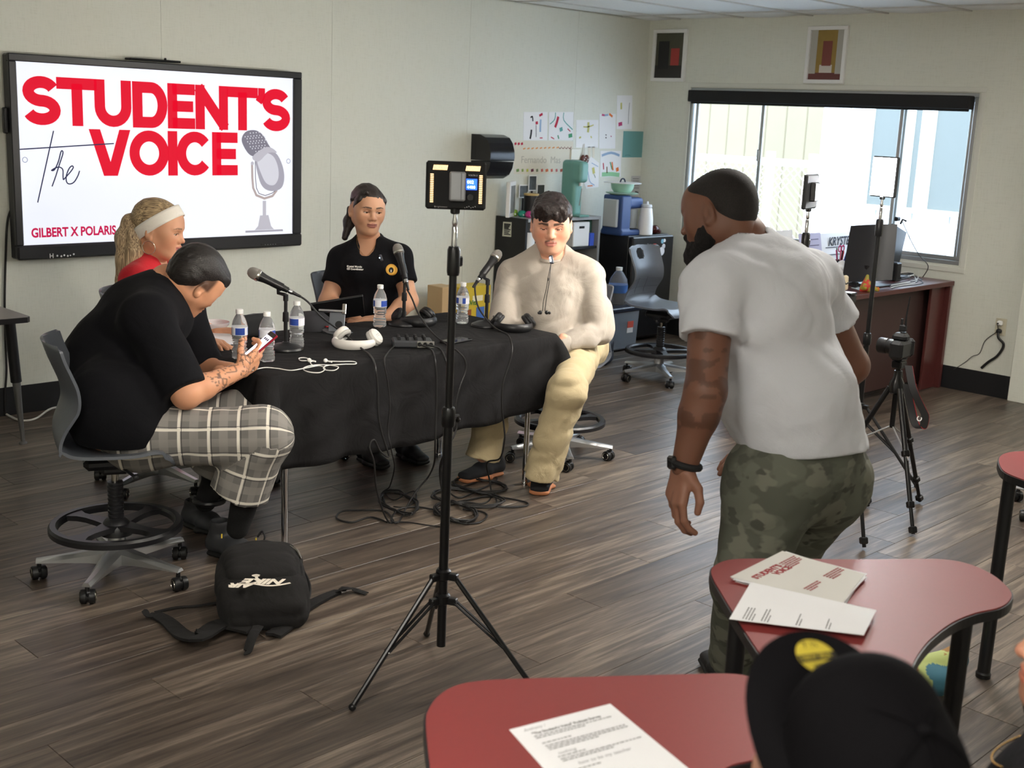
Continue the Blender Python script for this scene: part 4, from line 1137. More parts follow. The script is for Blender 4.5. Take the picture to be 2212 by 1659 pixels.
def surface_nets(D, lo, res):
 S = D < 0; n = D.shape
 c = np.zeros((n[0]-1, n[1]-1, n[2]-1), np.uint8)
 for dx in (0, 1):
  for dy in (0, 1):
   for dz in (0, 1): c += S[dx:n[0]-1+dx, dy:n[1]-1+dy, dz:n[2]-1+dz]
 act = (c > 0) & (c < 8); ids = np.full(act.shape, -1, np.int64); cells = np.argwhere(act); ids[act] = np.arange(len(cells))
 acc = np.zeros((len(cells), 3)); cnt = np.zeros(len(cells))
 cs = [(x, y, z) for x in (0, 1) for y in (0, 1) for z in (0, 1)]
 val = {q: D[cells[:, 0]+q[0], cells[:, 1]+q[1], cells[:, 2]+q[2]] for q in cs}
 for q in cs:
  for a in range(3):
   if q[a] == 0:
    q2 = list(q); q2[a] = 1; q2 = tuple(q2); v0, v1 = val[q], val[q2]; m = (v0 < 0) != (v1 < 0)
    t = np.where(m, v0/(v0-v1+1e-12), 0); p = np.zeros((len(cells), 3)); p[:] = q; p[:, a] = t
    acc[m] += p[m]; cnt[m] += 1
 V = (cells+acc/cnt[:, None])*res+lo
 F = []
 for a in range(3):
  b, e = (a+1) % 3, (a+2) % 3
  s0 = [slice(None)]*3; s1 = [slice(None)]*3; s0[a] = slice(0, n[a]-1); s1[a] = slice(1, n[a])
  A, B = S[tuple(s0)], S[tuple(s1)]; ed = np.argwhere(A != B)
  ok = (ed[:, b] > 0) & (ed[:, e] > 0) & (ed[:, b] < n[b]-1) & (ed[:, e] < n[e]-1); ed = ed[ok]
  fl = A[tuple(ed.T)]
  def idx(db, de):
   q = ed.copy(); q[:, b] += db; q[:, e] += de; return ids[tuple(q.T)]
  Q = np.stack([idx(-1, -1), idx(0, -1), idx(0, 0), idx(-1, 0)], 1)
  Q[~fl] = Q[~fl][:, ::-1]; F.append(Q)
 return V.astype(np.float32), np.concatenate(F)
def np_mesh(name, parts, m, colors=None):
 """parts: list of (V, F); colors: list of per-vertex rgb arrays"""
 V = np.concatenate([p[0] for p in parts]); o = 0; F = []
 for p in parts: F.append(p[1]+o); o += len(p[0])
 F = np.concatenate(F).astype(np.int32)
 me = bpy.data.meshes.new(name); me.vertices.add(len(V)); me.vertices.foreach_set('co', V.astype(np.float32).ravel())
 me.loops.add(F.size); me.loops.foreach_set('vertex_index', F.ravel())
 me.polygons.add(len(F)); me.polygons.foreach_set('loop_start', np.arange(0, F.size, 4, dtype=np.int32))
 try: me.polygons.foreach_set('loop_total', np.full(len(F), 4, np.int32))
 except Exception: pass
 me.materials.append(m); me.update(calc_edges=True); me.validate()
 me.polygons.foreach_set('use_smooth', np.ones(len(me.polygons), bool))
 if colors is not None:
  C = np.concatenate(colors); C = np.concatenate([C, np.ones((len(C), 1))], 1).astype(np.float32)
  at_ = me.color_attributes.new('Col', 'FLOAT_COLOR', 'POINT'); at_.data.foreach_set('color', C.ravel())
 return me
def child(name, me, t):
 o = link(name, me, t); o.matrix_parent_inverse = Matrix.Translation(-t.location); return o
def relax(V, F, it=2, lam=.5):
 V = V.copy()
 e = np.concatenate([F[:, [0, 1]], F[:, [1, 2]], F[:, [2, 3]], F[:, [3, 0]]])
 for _ in range(it):
  s_ = np.zeros_like(V); c_ = np.zeros(len(V)); np.add.at(s_, e[:, 0], V[e[:, 1]]); np.add.at(s_, e[:, 1], V[e[:, 0]]); np.add.at(c_, e[:, 0], 1); np.add.at(c_, e[:, 1], 1)
  V += lam*(s_/np.maximum(c_, 1)[:, None]-V)
 return V
def xf(V, M): A = np.array(M); return (V@A[:3, :3].T+A[:3, 3]).astype(np.float32)
def head_matrix(c, fwd, up=(0, 0, 1), s=1.0):
 """local x = figure's left-to-right, y = forward, z = up"""
 f = Vector(fwd).normalized(); u = Vector(up); r = f.cross(u).normalized(); u = r.cross(f)
 return Matrix(((r.x*s, f.x*s, u.x*s, c[0]), (r.y*s, f.y*s, u.y*s, c[1]), (r.z*s, f.z*s, u.z*s, c[2]), (0, 0, 0, 1)))
def ss(a, b, x): t = np.clip((x-a)/(b-a), 0, 1); return t*t*(3-2*t)
def build_head(M, skin, neck_base, o, eyes=True):
 """face volume in head space (eye line at z=0); o: options. returns (V, F, colours), eye spec"""
 g = lambda k_, d: o.get(k_, d)
 w = g('w', 1.0); fat = g('fat', 0.0); nose = g('nose', 1.0); lid = g('lid', .45); sm = g('smile', 0.0); jaw = g('jaw', 1.0)
 Mi = M.inverted(); nb = Mi@Vector(neck_base)
 S = SDF()
 S.ell((0, -.020, .034), (.0755*w, .098, .083), k=.0)
 S.ell((0, .018, -.022), (.066*w, .072, .085), k=.045)
 S.ell((0, .045, .035), (.056*w, .040, .050), k=.04)                     # forehead
 for x in (-1, 1):
  S.seg((x*.052*w*jaw, -.004, -.055), (x*.012, .062, -.098), .020+fat*.5, .017, k=.035)
  S.ell((x*(.036+fat*.3)*w, .052, -.034), (.026+fat, .024, .026), k=.03)     # cheeks
  S.ell((x*.052*w, .040, -.004), (.016, .022, .016), k=.025)
 S.ell((0, .066, -.097), (.021, .019, .016), k=.022)                     # chin
 S.ell((0, .040, -.098), (.034+fat, .035, .020+fat), k=.03)
 S.seg((0, -.035, -.045), nb, .052*g('neckw', 1.0), .056*g('neckw', 1.0), k=.035)
 for x in (-1, 1):
  S.ell((x*.031, .099, -.001), (.0185, .019, .0125), k=.014, sub=True)   # sockets
  S.seg((x*.012, .0865, .017), (x*.048, .074, .019), .0085, .007, k=.012)  # brow ridge
  ec = (x*.0315*w, .0745, -.002)
  S.ell(ec, .0135, k=.005)                                            # lids as a ball over the eye
  S.ell((ec[0], ec[1]+.0075, ec[2]-.0012-.003*(1-lid)), (.0128, .0105, .0012+.0058*lid), k=.0015, sub=True)
 n_ = nose
 S.seg((0, .083, .008), (0, .1005+.004*(n_-1), -.026), .0068, .0088*n_, k=.012)
 S.ell((0, .1035+.004*(n_-1), -.033), (.0108*n_, .0115, .0095), k=.009)
 for x in (-1, 1):
  S.ell((x*.0125*n_, .0935, -.0365), (.0075*n_, .0095, .0075), k=.007)
  S.ell((x*.0062*n_, .0985, -.0425), (.0034, .0045, .003), k=.003, sub=True)
 S.ell((0, .076, -.066), (.030, .020, .021), k=.018)                     # mouth mound
 S.seg((-.013, .0945, -.0605), (.013, .0945, -.0605), .0048, k=.006); S.ell((0, .0955, -.0605), (.012, .005, .005), k=.005)
 for x in (-1, 1): S.seg((x*.012, .0935, -.0615), (x*.024, .0855, -.0645+.004*sm), .0042, .0022, k=.005)
 S.seg((-.010, .0935, -.0725), (.010, .0935, -.0725), .0062, k=.007)
 for x in (-1, 1): S.seg((x*.010, .0928, -.0722), (x*.022, .0850, -.0665+.004*sm), .0052, .0022, k=.005)
 S.seg((-.010, .1005, -.0663), (.010, .1005, -.0663), .0016, k=.0025, sub=True)
 for x in (-1, 1): S.seg((x*.010, .1005, -.0663), (x*.025, .0885, -.0652+.004*sm), .0016, .0012, k=.0025, sub=True)
 for x in (-1, 1):                                                      # ears
  R = Matrix.Rotation(x*.28, 3, 'Z') @ Matrix.Rotation(-.16, 3, 'X')
  c = Vector((x*.0815*w, -.012, -.012))
  S.ell(c, (.0095, .0185, .0315), R, k=.008)
  S.ell(c+Vector((x*.009, .003, .004)), (.0065, .0105, .019), R, k=.004, sub=True)
  S.ell(c+Vector((x*.004, .006, -.024)), (.007, .009, .010), k=.006)
 V, F = S.mesh(.0027, pad=.012)
 V = relax(V, F, 1, .4)
 x, y, z = np.abs(V[:, 0]), V[:, 1], V[:, 2]
 C = np.tile(np.array(skin, dtype=np.float64), (len(V), 1))
 def paint(mask, col, a=1.0):
  nonlocal C
  m = np.clip(mask*a, 0, 1)[:, None]; C = C*(1-m)+np.array(col)*m
 fr = ss(.05, .07, y)
 red = np.array(skin)*np.array([1.06, .80, .74])
 paint(np.exp(-((x-.042)/.022)**2-((z+.036)/.022)**2)*fr, red, g('blush', .45))
 paint(np.exp(-(x/.012)**2-((z+.034)/.012)**2)*fr, red, .35)
 lipc = g('lip', np.array(skin)*np.array([.86, .52, .50]))
 li = ss(0, .0016, .0275-x)*ss(-.0012, .0012, -(z+.0565+.10*x*x/.024-.0018*np.exp(-(x/.004)**2)))*ss(-.0012, .0012, (z+.0795-9.5*x*x))*ss(.075, .083, y)
 paint(li, lipc, .85)
 paint(np.exp(-((z+.0660-sm*.12*x)/.0013)**2)*ss(.027, .022, x)*ss(.08, .086, y), lipc*.35, .8)
 bw = g('brow', .0048); bz = .0205+g('browz', 0)+.10*(x-.014)*(x < .04)-.28*(x-.04)*(x >= .04)+.0026*(x >= .04)
 br = ss(1.25, .75, np.abs(z-bz)/(bw*(1-.5*ss(.02, .056, x))))*ss(.009, .014, x)*ss(.060, .052, x)*ss(.045, .06, y)
 paint(br, g('browc', (.02, .013, .010)), g('browa', .9))
 # lash line round the eye opening
 q = ((x-.0315*w)/.0142)**2+((z+.0032)/(.0025+.0060*lid))**2
 paint(ss(1.75, 1.15, q)*ss(.55, .85, q)*ss(-.005, .0, z+.002+.0)*ss(.06, .075, y), (.015, .01, .009), g('lash', .75))
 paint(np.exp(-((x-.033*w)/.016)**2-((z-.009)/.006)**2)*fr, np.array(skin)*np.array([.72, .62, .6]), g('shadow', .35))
 if g('mustache', 0): paint(ss(.0, .002, .026-x)*np.exp(-((z+.0525+.25*x*x/.02)/.0042)**2)*fr*ss(.001, .005, x), (.03, .02, .016), g('mustache', 0))
 if g('stubble', 0):
  paint(ss(-.045, -.075, z)*ss(-.01, .03, y)*(1-li), np.array(skin)*.55, g('stubble', 0))
 if g('fade', 0):      # short-cropped hair at the nape and temples
  paint(ss(-.055, -.02, z)*ss(-.015, -.04, y), g('fadec', (.02, .015, .012)), g('fade', 0))
  paint(ss(-.012, .0, z)*ss(.028, .012, y)*ss(-.06, -.02, y)*ss(.06, .068, x), g('fadec', (.02, .015, .012)), g('fade', 0))
 return xf(V, M), F, C
def eye_mesh(iris=(.05, .025, .012)):
 b = MB(); m1 = mat('eye_white', srgb(205, 198, 192), .2); m2 = mat('eye_iris_%d' % int(iris[0]*1000), iris, .15); m3 = mat('eye_pupil', (.004, .004, .004), .1)
 prof = [(0.0, .0125), (.0030, .0122), (.0030, .01215), (.0070, .01036), (.0070, .0103), (.0095, .0081), (.0122, .003), (.0125, 0), (.0118, -.004), (.006, -.011), (0, -.0125)]
 n = 18; vs = []; fs = []; mi = []
 for r, h in prof:
  for k in range(n): a_ = 2*math.pi*k/n; vs.append((r*math.cos(a_), h, r*math.sin(a_)))
 for i in range(len(prof)-1):
  mm = m3 if i < 2 else (m2 if i < 4 else m1)
  b.add([], [], mm)
  for k in range(n): fs.append((i*n+k, i*n+(k+1) % n, (i+1)*n+(k+1) % n, (i+1)*n+k)); mi.append(b.mi(mm))
 b.v = vs; b.f = fs; b.m = mi; b.sm = [True]*len(fs)
 return b.mesh('eye', None, 60)
def add_eyes(t, M, o, gaze=(0, 0), iris=(.05, .025, .012)):
 me = eye_mesh(iris)
 for x in (-1, 1):
  q = link('eye', me, t)
  L = M @ Matrix.Translation((x*.0315*o.get('w', 1.0), .0745, -.002)) @ Matrix.Rotation(gaze[0], 4, 'Z') @ Matrix.Rotation(gaze[1], 4, 'X')
  q.matrix_parent_inverse = Matrix.Translation(-t.location); q.matrix_basis = L
def hand(S, wrist, d, pn, curls, side=1, sc=1.0, spread=.06, thumb=(.6, .5), thumb_up=.35):
 """palm and five fingers; d: towards the fingers, pn: palm normal (out of the palm), side: +1 thumb to the left of d seen from the back"""
 d = Vector(d).normalized(); n = Vector(pn); n = (n-d*n.dot(d)).normalized(); s = d.cross(n)*side
 w = Vector(wrist)
 P = lambda a, b, c: w+(d*a+s*b+n*c)*sc
 r = lambda v: v*sc
 S.seg(P(-.05, 0, 0), P(.012, 0, 0), (r(.029), r(.021)), (r(.030), r(.019)), k=.012, side=s)
 S.seg(P(.02, .018, 0), P(.085, .026, 0), r(.0145), r(.012), k=.018); S.seg(P(.02, 0, 0), P(.09, .006, -.002), r(.015), r(.0125), k=.018)
 S.seg(P(.02, -.016, 0), P(.082, -.018, 0), r(.0145), r(.012), k=.018); S.seg(P(.02, -.022, .002), P(.072, -.032, .002), r(.014), r(.0115), k=.018)
 spec = [((.090, .028, 0), (.042, .026, .021), .0098), ((.094, .007, -.002), (.046, .030, .022), .0100), ((.087, -.014, 0), (.042, .028, .021), .0094), ((.075, -.033, .002), (.033, .021, .018), .0084)]
 nails = []
 for i, (b0, ln, rad) in enumerate(spec):
  c = curls[i]; p = P(*b0); a_ = 0; sp = spread*(1.5-i)
  S.seg(P(b0[0]-.03, b0[1]*.9, b0[2]), p, r(.011), r(rad*1.08), k=.008)
  for j in range(3):
   a_ += c[j] if isinstance(c, (tuple, list)) else c
   dd = (d*math.cos(a_)+n*math.sin(a_)+s*sp*math.cos(a_)).normalized(); e = p+dd*ln[j]*sc
   S.seg(p, e, r(rad*(1-.07*j)), r(rad*(.93-.07*j)), k=.0035); p = e
 t0 = P(.018, .020, .004); t1 = P(.045, .020+.030*thumb[0], .010+.020*thumb[1]); t2 = t1+(d*.030+s*.012*thumb[0]+n*.012*thumb_up*2)*sc; t3 = t2+(d*.026-s*.004+n*.010*thumb_up)*sc
 S.seg(t0, t1, r(.016), r(.0125), k=.014); S.seg(t1, t2, r(.0118), r(.0105), k=.005); S.seg(t2, t3, r(.0105), r(.0088), k=.004)
 return S
def solid(name, S, res, m, t, rl=2, lam=.5, col=None):
 V, F = S.mesh(res); V = relax(V, F, rl, lam)
 return child(name, np_mesh(name, [(V, F)], m, None if col is None else [np.array(col(V))]), t)
def folds(amp, freq, dirn, seed=0.0, fine=.35):
 d = V3(dirn); d = d/np.linalg.norm(d)
 def f(P):
  a = P-np.outer(P@d, d)*.75                      # stretch the pattern along d
  q = vnoise(a*freq+seed); return (amp*(1-2*np.abs(q)*2)*.6+amp*fine*vnoise(P*freq*2.3+seed+9)).astype(np.float32)
 return f
# ================================================================== people
def cv(r, u, a): return Vector(_r*r+_u*u+_f*a)
M_SKIN = vcmat('skin', .48, .35, sss=.08, bump=.08, bscale=260)
def lerp(a, b, t): return Vector(a)*(1-t)+Vector(b)*t
def fabric(name, c, rough=.85, bump=.35, bscale=7, var=.05, sheen=None, fine=420):
 m, nt, b, L = nodemat(name)
 tc = nt.nodes.new('ShaderNodeTexCoord')
 n = nt.nodes.new('ShaderNodeTexNoise'); n.inputs['Scale'].default_value = bscale; n.inputs['Detail'].default_value = 4; n.inputs['Distortion'].default_value = 1.2
 n2 = nt.nodes.new('ShaderNodeTexNoise'); n2.inputs['Scale'].default_value = fine; n2.inputs['Detail'].default_value = 2
 L.new(tc.outputs['Object'], n.inputs['Vector']); L.new(tc.outputs['Object'], n2.inputs['Vector'])
 mx = nt.nodes.new('ShaderNodeMix'); mx.data_type = 'RGBA'; mx.inputs['A'].default_value = (*[x*(1-var) for x in c], 1); mx.inputs['B'].default_value = (*[min(1, x*(1+var)) for x in c], 1)
 L.new(n2.outputs['Fac'], mx.inputs['Factor']); L.new(mx.outputs['Result'], b.inputs['Base Color'])
 ad = nt.nodes.new('ShaderNodeMath'); ad.operation = 'MULTIPLY_ADD'; ad.inputs[1].default_value = .06; L.new(n2.outputs['Fac'], ad.inputs[0]); L.new(n.outputs['Fac'], ad.inputs[2])
 bp = nt.nodes.new('ShaderNodeBump'); bp.inputs['Strength'].default_value = bump; bp.inputs['Distance'].default_value = .02
 L.new(ad.outputs[0], bp.inputs['Height']); L.new(bp.outputs['Normal'], b.inputs['Normal'])
 b.inputs['Roughness'].default_value = rough; b.inputs['Sheen Weight'].default_value = (.02 if max(c) < .03 else .12) if sheen is None else sheen; b.inputs['Specular IOR Level'].default_value = .06 if max(c) < .03 else .2
 return m
def hair_mat(name, c1, c2, axis=(30, 30, 4), rough=.42):
 m, nt, b, L = nodemat(name)
 tc = nt.nodes.new('ShaderNodeTexCoord'); mp = nt.nodes.new('ShaderNodeMapping'); mp.vector_type = 'TEXTURE'; mp.inputs['Scale'].default_value = [1/a_ for a_ in axis]; mp.inputs['Rotation'].default_value = (0, 0, -.797)
 n = nt.nodes.new('ShaderNodeTexNoise'); n.inputs['Scale'].default_value = 6; n.inputs['Detail'].default_value = 5; n.inputs['Distortion'].default_value = .3
 L.new(tc.outputs['Object'], mp.inputs['Vector']); L.new(mp.outputs['Vector'], n.inputs['Vector'])
 rp = nt.nodes.new('ShaderNodeValToRGB'); rp.color_ramp.elements[0].position = .35; rp.color_ramp.elements[1].position = .68
 rp.color_ramp.elements[0].color = (*c1, 1); rp.color_ramp.elements[1].color = (*c2, 1)
 L.new(n.outputs['Fac'], rp.inputs['Fac']); L.new(rp.outputs['Color'], b.inputs['Base Color'])
 bp = nt.nodes.new('ShaderNodeBump'); bp.inputs['Strength'].default_value = .5; bp.inputs['Distance'].default_value = .004
 L.new(n.outputs['Fac'], bp.inputs['Height']); L.new(bp.outputs['Normal'], b.inputs['Normal'])
 b.inputs['Roughness'].default_value = rough; b.inputs['Specular IOR Level'].default_value = .4
 return m
def torso(S, J, B, g=0.0, k=.05, low=0.0):
 sd = Vector(J['shR'])-Vector(J['shL'])
 hp = Vector(J['hipR'])-Vector(J['hipL'])
 e = lambda q: (q[0]+g, q[1]+g)
 ch, wa, pe, nk = [Vector(J[q]) for q in ('chest', 'waist', 'pelvis', 'neck')]
 S.seg(pe, wa, e(B['hip']), e(B['waist']), k, hp); S.seg(wa, ch, e(B['waist']), e(B['chest']), k, sd)
 sm_ = (Vector(J['shL'])+Vector(J['shR']))/2
 S.seg(ch, lerp(ch, sm_, .85), e(B['chest']), (B['chest'][0]*.86+g, B['chest'][1]*.78+g), k, sd)
 r = B['sh']+g
 S.seg(J['shL'], J['shR'], r, r, k)
 for q in ('shL', 'shR'):
  S.seg(lerp(J['neck'], sm_, -.05), J[q], r*.85, r*.98, k)
def arms(S, J, B, g=0.0, upto=2.0, k=.03, which='LR', flat=False, flare=0.0):
 for q in which:
  sh, el, wr = [Vector(J[p+q]) for p in ('sh', 'el', 'wr')]
  u0, u1, f0, f1 = B['arm']
  S.seg(sh, lerp(sh, el, min(1, upto)), u0+g, u0+(u1-u0)*min(1, upto)+g+flare, k, flat=flat and upto <= 1)
  if upto > 1:
   t_ = upto-1; m_ = lerp(el, wr, .3*min(1, t_*2)); S.seg(el, m_, u1*.97+g, f0+g, k*.8); S.seg(m_, lerp(el, wr, t_), f0+g, f0+(f1-f0)*t_+g+flare, k*.8, flat=flat)
def legs(S, J, B, g=0.0, upto=2.0, k=.03, which='LR', flat=False, flare=0.0):
 for q in which:
  h, kn, an = [Vector(J[p+q]) for p in ('hip', 'kn', 'an')]
  t0, t1, c0, c1 = B['leg']
  S.seg(h, lerp(h, kn, min(1, upto)), t0+g, t0+(t1-t0)*min(1, upto)+g, k)
  if upto > 1:
   t_ = upto-1; m_ = lerp(kn, an, .3); S.seg(kn, m_, t1*.95+g, c0+g, k); S.seg(m_, lerp(kn, an, max(.31, t_)), c0+g, c0+(c1-c0)*t_+g+flare, k, flat=flat)
def person(label, base):
 return thing('person', label, 'person', base)
def body_mesh(t, S, res, skin, extra):
 V, F = S.mesh(res); V = relax(V, F, 2, .5); parts = [(V, F)]; cols = [np.tile(np.array(skin), (len(V), 1))]
 for e in extra: parts.append((e[0], e[1])); cols.append(e[2] if len(e) > 2 else np.tile(np.array(skin), (len(e[0]), 1)))
 return child('body', np_mesh('body', parts, M_SKIN, cols), t)
def hand_part(wr, d, pn, curls, side, sc=1.0, skin=(.5, .3, .2), ink=None, **kw):
 S = SDF(); hand(S, wr, d, pn, curls, side, sc, **kw); V, F = S.mesh(.0028, pad=.012); V = relax(V, F, 1, .4)
 return V, F, np.tile(np.array(skin), (len(V), 1))
def shoe(t, heel, toe, up, L_, m, sole_m, h=.085, w=.046, name='shoe'):
 heel, toe, up = Vector(heel), Vector(toe), Vector(up).normalized(); d = (toe-heel).normalized(); sd = d.cross(up)
 S = SDF(); p = lambda a, c: heel+d*a*L_+up*c
 S.seg(p(.10, .045), p(.45, .045), (w*.82, .04), (w*.9, .036), .02, sd); S.seg(p(.45, .04), p(.86, .030), (w*.95, .034), (w*.86, .022), .02, sd)
 S.seg(p(.12, .05), p(.16, h), .036, .040, .02); S.ell(p(.16, h+.022), (.033, .033, .03), k=.006, sub=True)
 S.cut(p(.5, .012), -up)
 u = solid(name, S, .004, m, t)
 S = SDF(); S.seg(p(.10, .012), p(.45, .012), (w*.9, .016), (w*.98, .016), .02, sd); S.seg(p(.45, .012), p(.88, .014), (w*1.03, .016), (w*.92, .016), .02, sd)
 S.cut(p(.5, .0), -up)
 V, F = S.mesh(.004); link('sole', np_mesh('sole', [(V, F)], sole_m), u)
 return u
# ------------------------------------------------------------------ woman in the black polo
def p_polo():
 t = person('woman in a black polo shirt sitting behind the table facing the room', (3.90, 4.93, 0))
 skin = srgb(196, 148, 118)
 rh, fh = Vector((math.sin(YAW), -math.cos(YAW), 0)), Vector((math.cos(YAW), math.sin(YAW), 0))
 J = dict(neck=at(797, 522, 6.22), shL=at(737, 561, 6.22), shR=at(861, 556, 6.16), elL=at(708, 652, 6.16), elR=at(884, 650, 6.12), wrL=at(778, 697, 5.98), wrR=at(824, 697, 5.97),
   chest=at(798, 585, 6.20), waist=at(797, 655, 6.26), pelvis=(3.90, 4.95, .60))
 pel = Vector(J['pelvis']); J['hipL'] = pel-rh*.10; J['hipR'] = pel+rh*.10
 J['knL'] = Vector((3.74, 4.62, .54)); J['knR'] = Vector((3.95, 4.52, .54)); J['anL'] = Vector((3.74, 4.66, .12)); J['anR'] = Vector((3.95, 4.60, .12))
 B = dict(hip=(.165, .125), waist=(.138, .105), chest=(.148, .108), sh=.050, arm=(.050, .045, .044, .028), leg=(.085, .062, .055, .036))
 Mh = head_matrix(at(794, 451, 6.15), rh*.42-fh*.9-Vector((0, 0, .10)), Vector((0, 0, 1))+rh*.04, 1.0)
 o = dict(w=1.03, lid=.40, blush=.25, nose=1.08, lip=np.array(srgb(150, 88, 82)), brow=.0040, browa=.9, smile=.6, fat=.003, shadow=.3)
 hv = build_head(Mh, skin, lerp(J['neck'], J['chest'], .15), o)
 S = SDF(); torso(S, J, B, -.008); arms(S, J, B); legs(S, J, B, -.01)
 S.seg(lerp(J['neck'], J['chest'], -.2), lerp(J['neck'], J['chest'], .3), .055, .07, .03)
 hs = [hand_part(J['wrL'], J['wrR']-J['wrL']-fh*.03, (0, 0, -1), [.25]*4, -1, .95, skin), hand_part(J['wrR']+Vector((0, 0, .02)), J['wrL']-J['wrR']-fh*.03, (0, 0, -1), [.3]*4, 1, .95, skin)]
 body_mesh(t, S, .007, skin, [hv]+hs); add_eyes(t, Mh, o, (.25, -.05))
 m = fabric('polo_black', srgb(24, 24, 27), bump=.35, bscale=9)
 S = SDF(); torso(S, J, B, .010); arms(S, J, B, .012, .60, flat=True, flare=.006)
 for x in (-.055, .055): S.ell(lerp(J['chest'], J['neck'], .12)+rh*x-fh*.085, (.062, .062, .06), k=.05)
 nv = J['neck']-fh*.01
 S.seg(nv+Vector((0, 0, .06))-fh*.0, nv+Vector((0, 0, -.004))-fh*.03, .060, .052, .012, sub=True)
 S.seg(nv-fh*.09+Vector((0, 0, .01)), nv-fh*.130-Vector((0, 0, .135))+rh*.005, .050, .006, .008, sub=True)
 S.warp(folds(.004, 9, (0, 0, 1), 3))
 S.cut((0, 0, .60), (0, 0, -1))
 shirt = solid('polo_shirt', S, .006, m, t)
 # collar leaves
 def leaf(s_):
  a0 = nv+rh*s_*.055+Vector((0, 0, .045))+fh*.035; a1 = nv+rh*s_*.062-fh*.045+Vector((0, 0, .022)); a2 = nv+rh*s_*.035-fh*.128-Vector((0, 0, .055))
  c0 = a0+rh*s_*.035-Vector((0, 0, .045)); c1 = a1+rh*s_*.045-Vector((0, 0, .052))-fh*.03; c2 = a2+rh*s_*.038-Vector((0, 0, .012))-fh*.006
  r1 = catmull([a0, a1, a2], 6); r2 = catmull([c0, c1, c2], 6)
  b = MB(); rows = [[r1[i].lerp(r2[i], k/4)+Vector((0, 0, .006*math.sin(k/4*math.pi))) for i in range(len(r1))] for k in range(5)]
  b.grid(rows if s_ > 0 else rows[::-1], thick=.0035)
  b.build('collar', m, shirt)
 leaf(-1); leaf(1)
 ms = mat('pants_dark', srgb(30, 30, 36), .85); S = SDF()
 S.seg(J['hipL'], J['hipR'], .115, .115, .03); legs(S, J, B, .008, 1.93); solid('pants', S, .009, ms, t)
 ma = mat('shoe_black', srgb(18, 18, 19), .6)
 for q in 'LR': a_ = Vector(J['an'+q]); shoe(t, Vector((a_.x, a_.y+.05, .002)), Vector((a_.x-.03, a_.y-.2, .002)), (0, 0, 1), .24, ma, ma)
 # hair pulled back with a braid over the temple
 hm = hair_mat('hair_black', srgb(20, 16, 15), srgb(52, 42, 38), (60, 60, 14))
 S = SDF(); S.ell((0, -.026, .040), (.0815, .101, .086), k=0); S.ell((0, .032, .058), (.070, .056, .046), k=.02)
 for x in (-1, 1): S.seg((x*.071, .006, -.004), (x*.064, .050, .052), .013, .016, .016)
 S.seg((.03, -.10, -.01), (.055, -.11, -.09), .03, .028, .03); S.seg((.055, -.11, -.09), (.080, -.085, -.17), .026, .016, .03); S.seg((.080, -.06, -.01), (.095, -.045, -.10), .010, .004, .012)
 S.ell((0, .090, -.045), (.060, .060, .086), k=.008, sub=True); S.ell((0, .098, .008), (.050, .050, .052), k=.012, sub=True)
 for x in (-1, 1): S.ell((x*.090, -.006, -.016), (.022, .022, .034), k=.008, sub=True); S.ell((x*.07, .03, -.08), (.03, .07, .07), k=.008, sub=True)
 S.warp(lambda P: (.004*vnoise(P*np.array([90, 20, 60], np.float32))).astype(np.float32))
 V, F = S.mesh(.0035); V = relax(V, F, 1); hr = child('hair', np_mesh('hair', [(xf(V, Mh), F)], hm), t)
 b = MB()
 for i in range(9):
  p = Vector((.034+.0060*i, .074-.0105*i, .092-.0065*i)); b.sphere(Mh@(p+Vector((0, 0, 0))), .0115, nu=10, nv=8, sc=(1, .8, .7), rot=Matrix.Rotation(.8*(-1)**i, 3, 'Y'))
 b.build('braid', hm, hr)
 # necklace, clip-on microphone, embroidery and badge
 pn = [nv+rh*s_-fh*y_+Vector((0, 0, z_)) for s_, y_, z_ in ((-.058, .03, .03), (-.045, .085, -.015), (-.02, .110, -.045), (0, .118, -.058), (.02, .112, -.045), (.042, .09, -.012), (.055, .035, .03))]
 o_ = MB().tube(catmull(pn, 4), .0009, 5).build('necklace', mat('gold_chain', srgb(215, 175, 110), .25, 1.0), t); o_.matrix_parent_inverse = Matrix.Translation(-t.location)
 p = at(823, 557, 6.02); b = MB(); Rm = plane_M((0, 0, 0), cv(.95, .3, 0), cv(-.3, .95, 0)); b.box(p, (.014, .034, .012), Rm, bev=.003); b.box(p+cv(0, 0, -.0066), (.004, .010, .001), Rm, m=None)
 o_ = b.build('clip_microphone', mat('mic_grey', srgb(58, 58, 66), .4), t); o_.matrix_parent_inverse = Matrix.Translation(-t.location)
 p = at(820, 557, 6.005); b = MB(); b.sphere(p, .0028, nu=6, nv=5); o_ = b.build('indicator', mat('led_blue', (.5, .7, 1), .4, emit=(.6, .8, 1), estr=3), t); o_.matrix_parent_inverse = Matrix.Translation(-t.location)
 return t, J, nv
PO = p_polo()
def on_person_text(t, s, size, px, py, d, m, rx=(1, 0, 0), ry=(0, 1, 0), name='embroidery', bold=0.0, ext=.0015):
 text(s, size, plane_M(at(px, py, d), cv(*rx), cv(*ry)), m, t, name, bold=bold, ext=ext, drape=(t.children[1], cv(0, -.1, 1)))
RH, FH = Vector((math.sin(YAW), -math.cos(YAW), 0)), Vector((math.cos(YAW), math.sin(YAW), 0)); UP = Vector((0, 0, 1))
def wpart(b, name, m, t, **k):
 o = b.build(name, m, t, **k); o.matrix_parent_inverse = Matrix.Translation(-t.location); return o
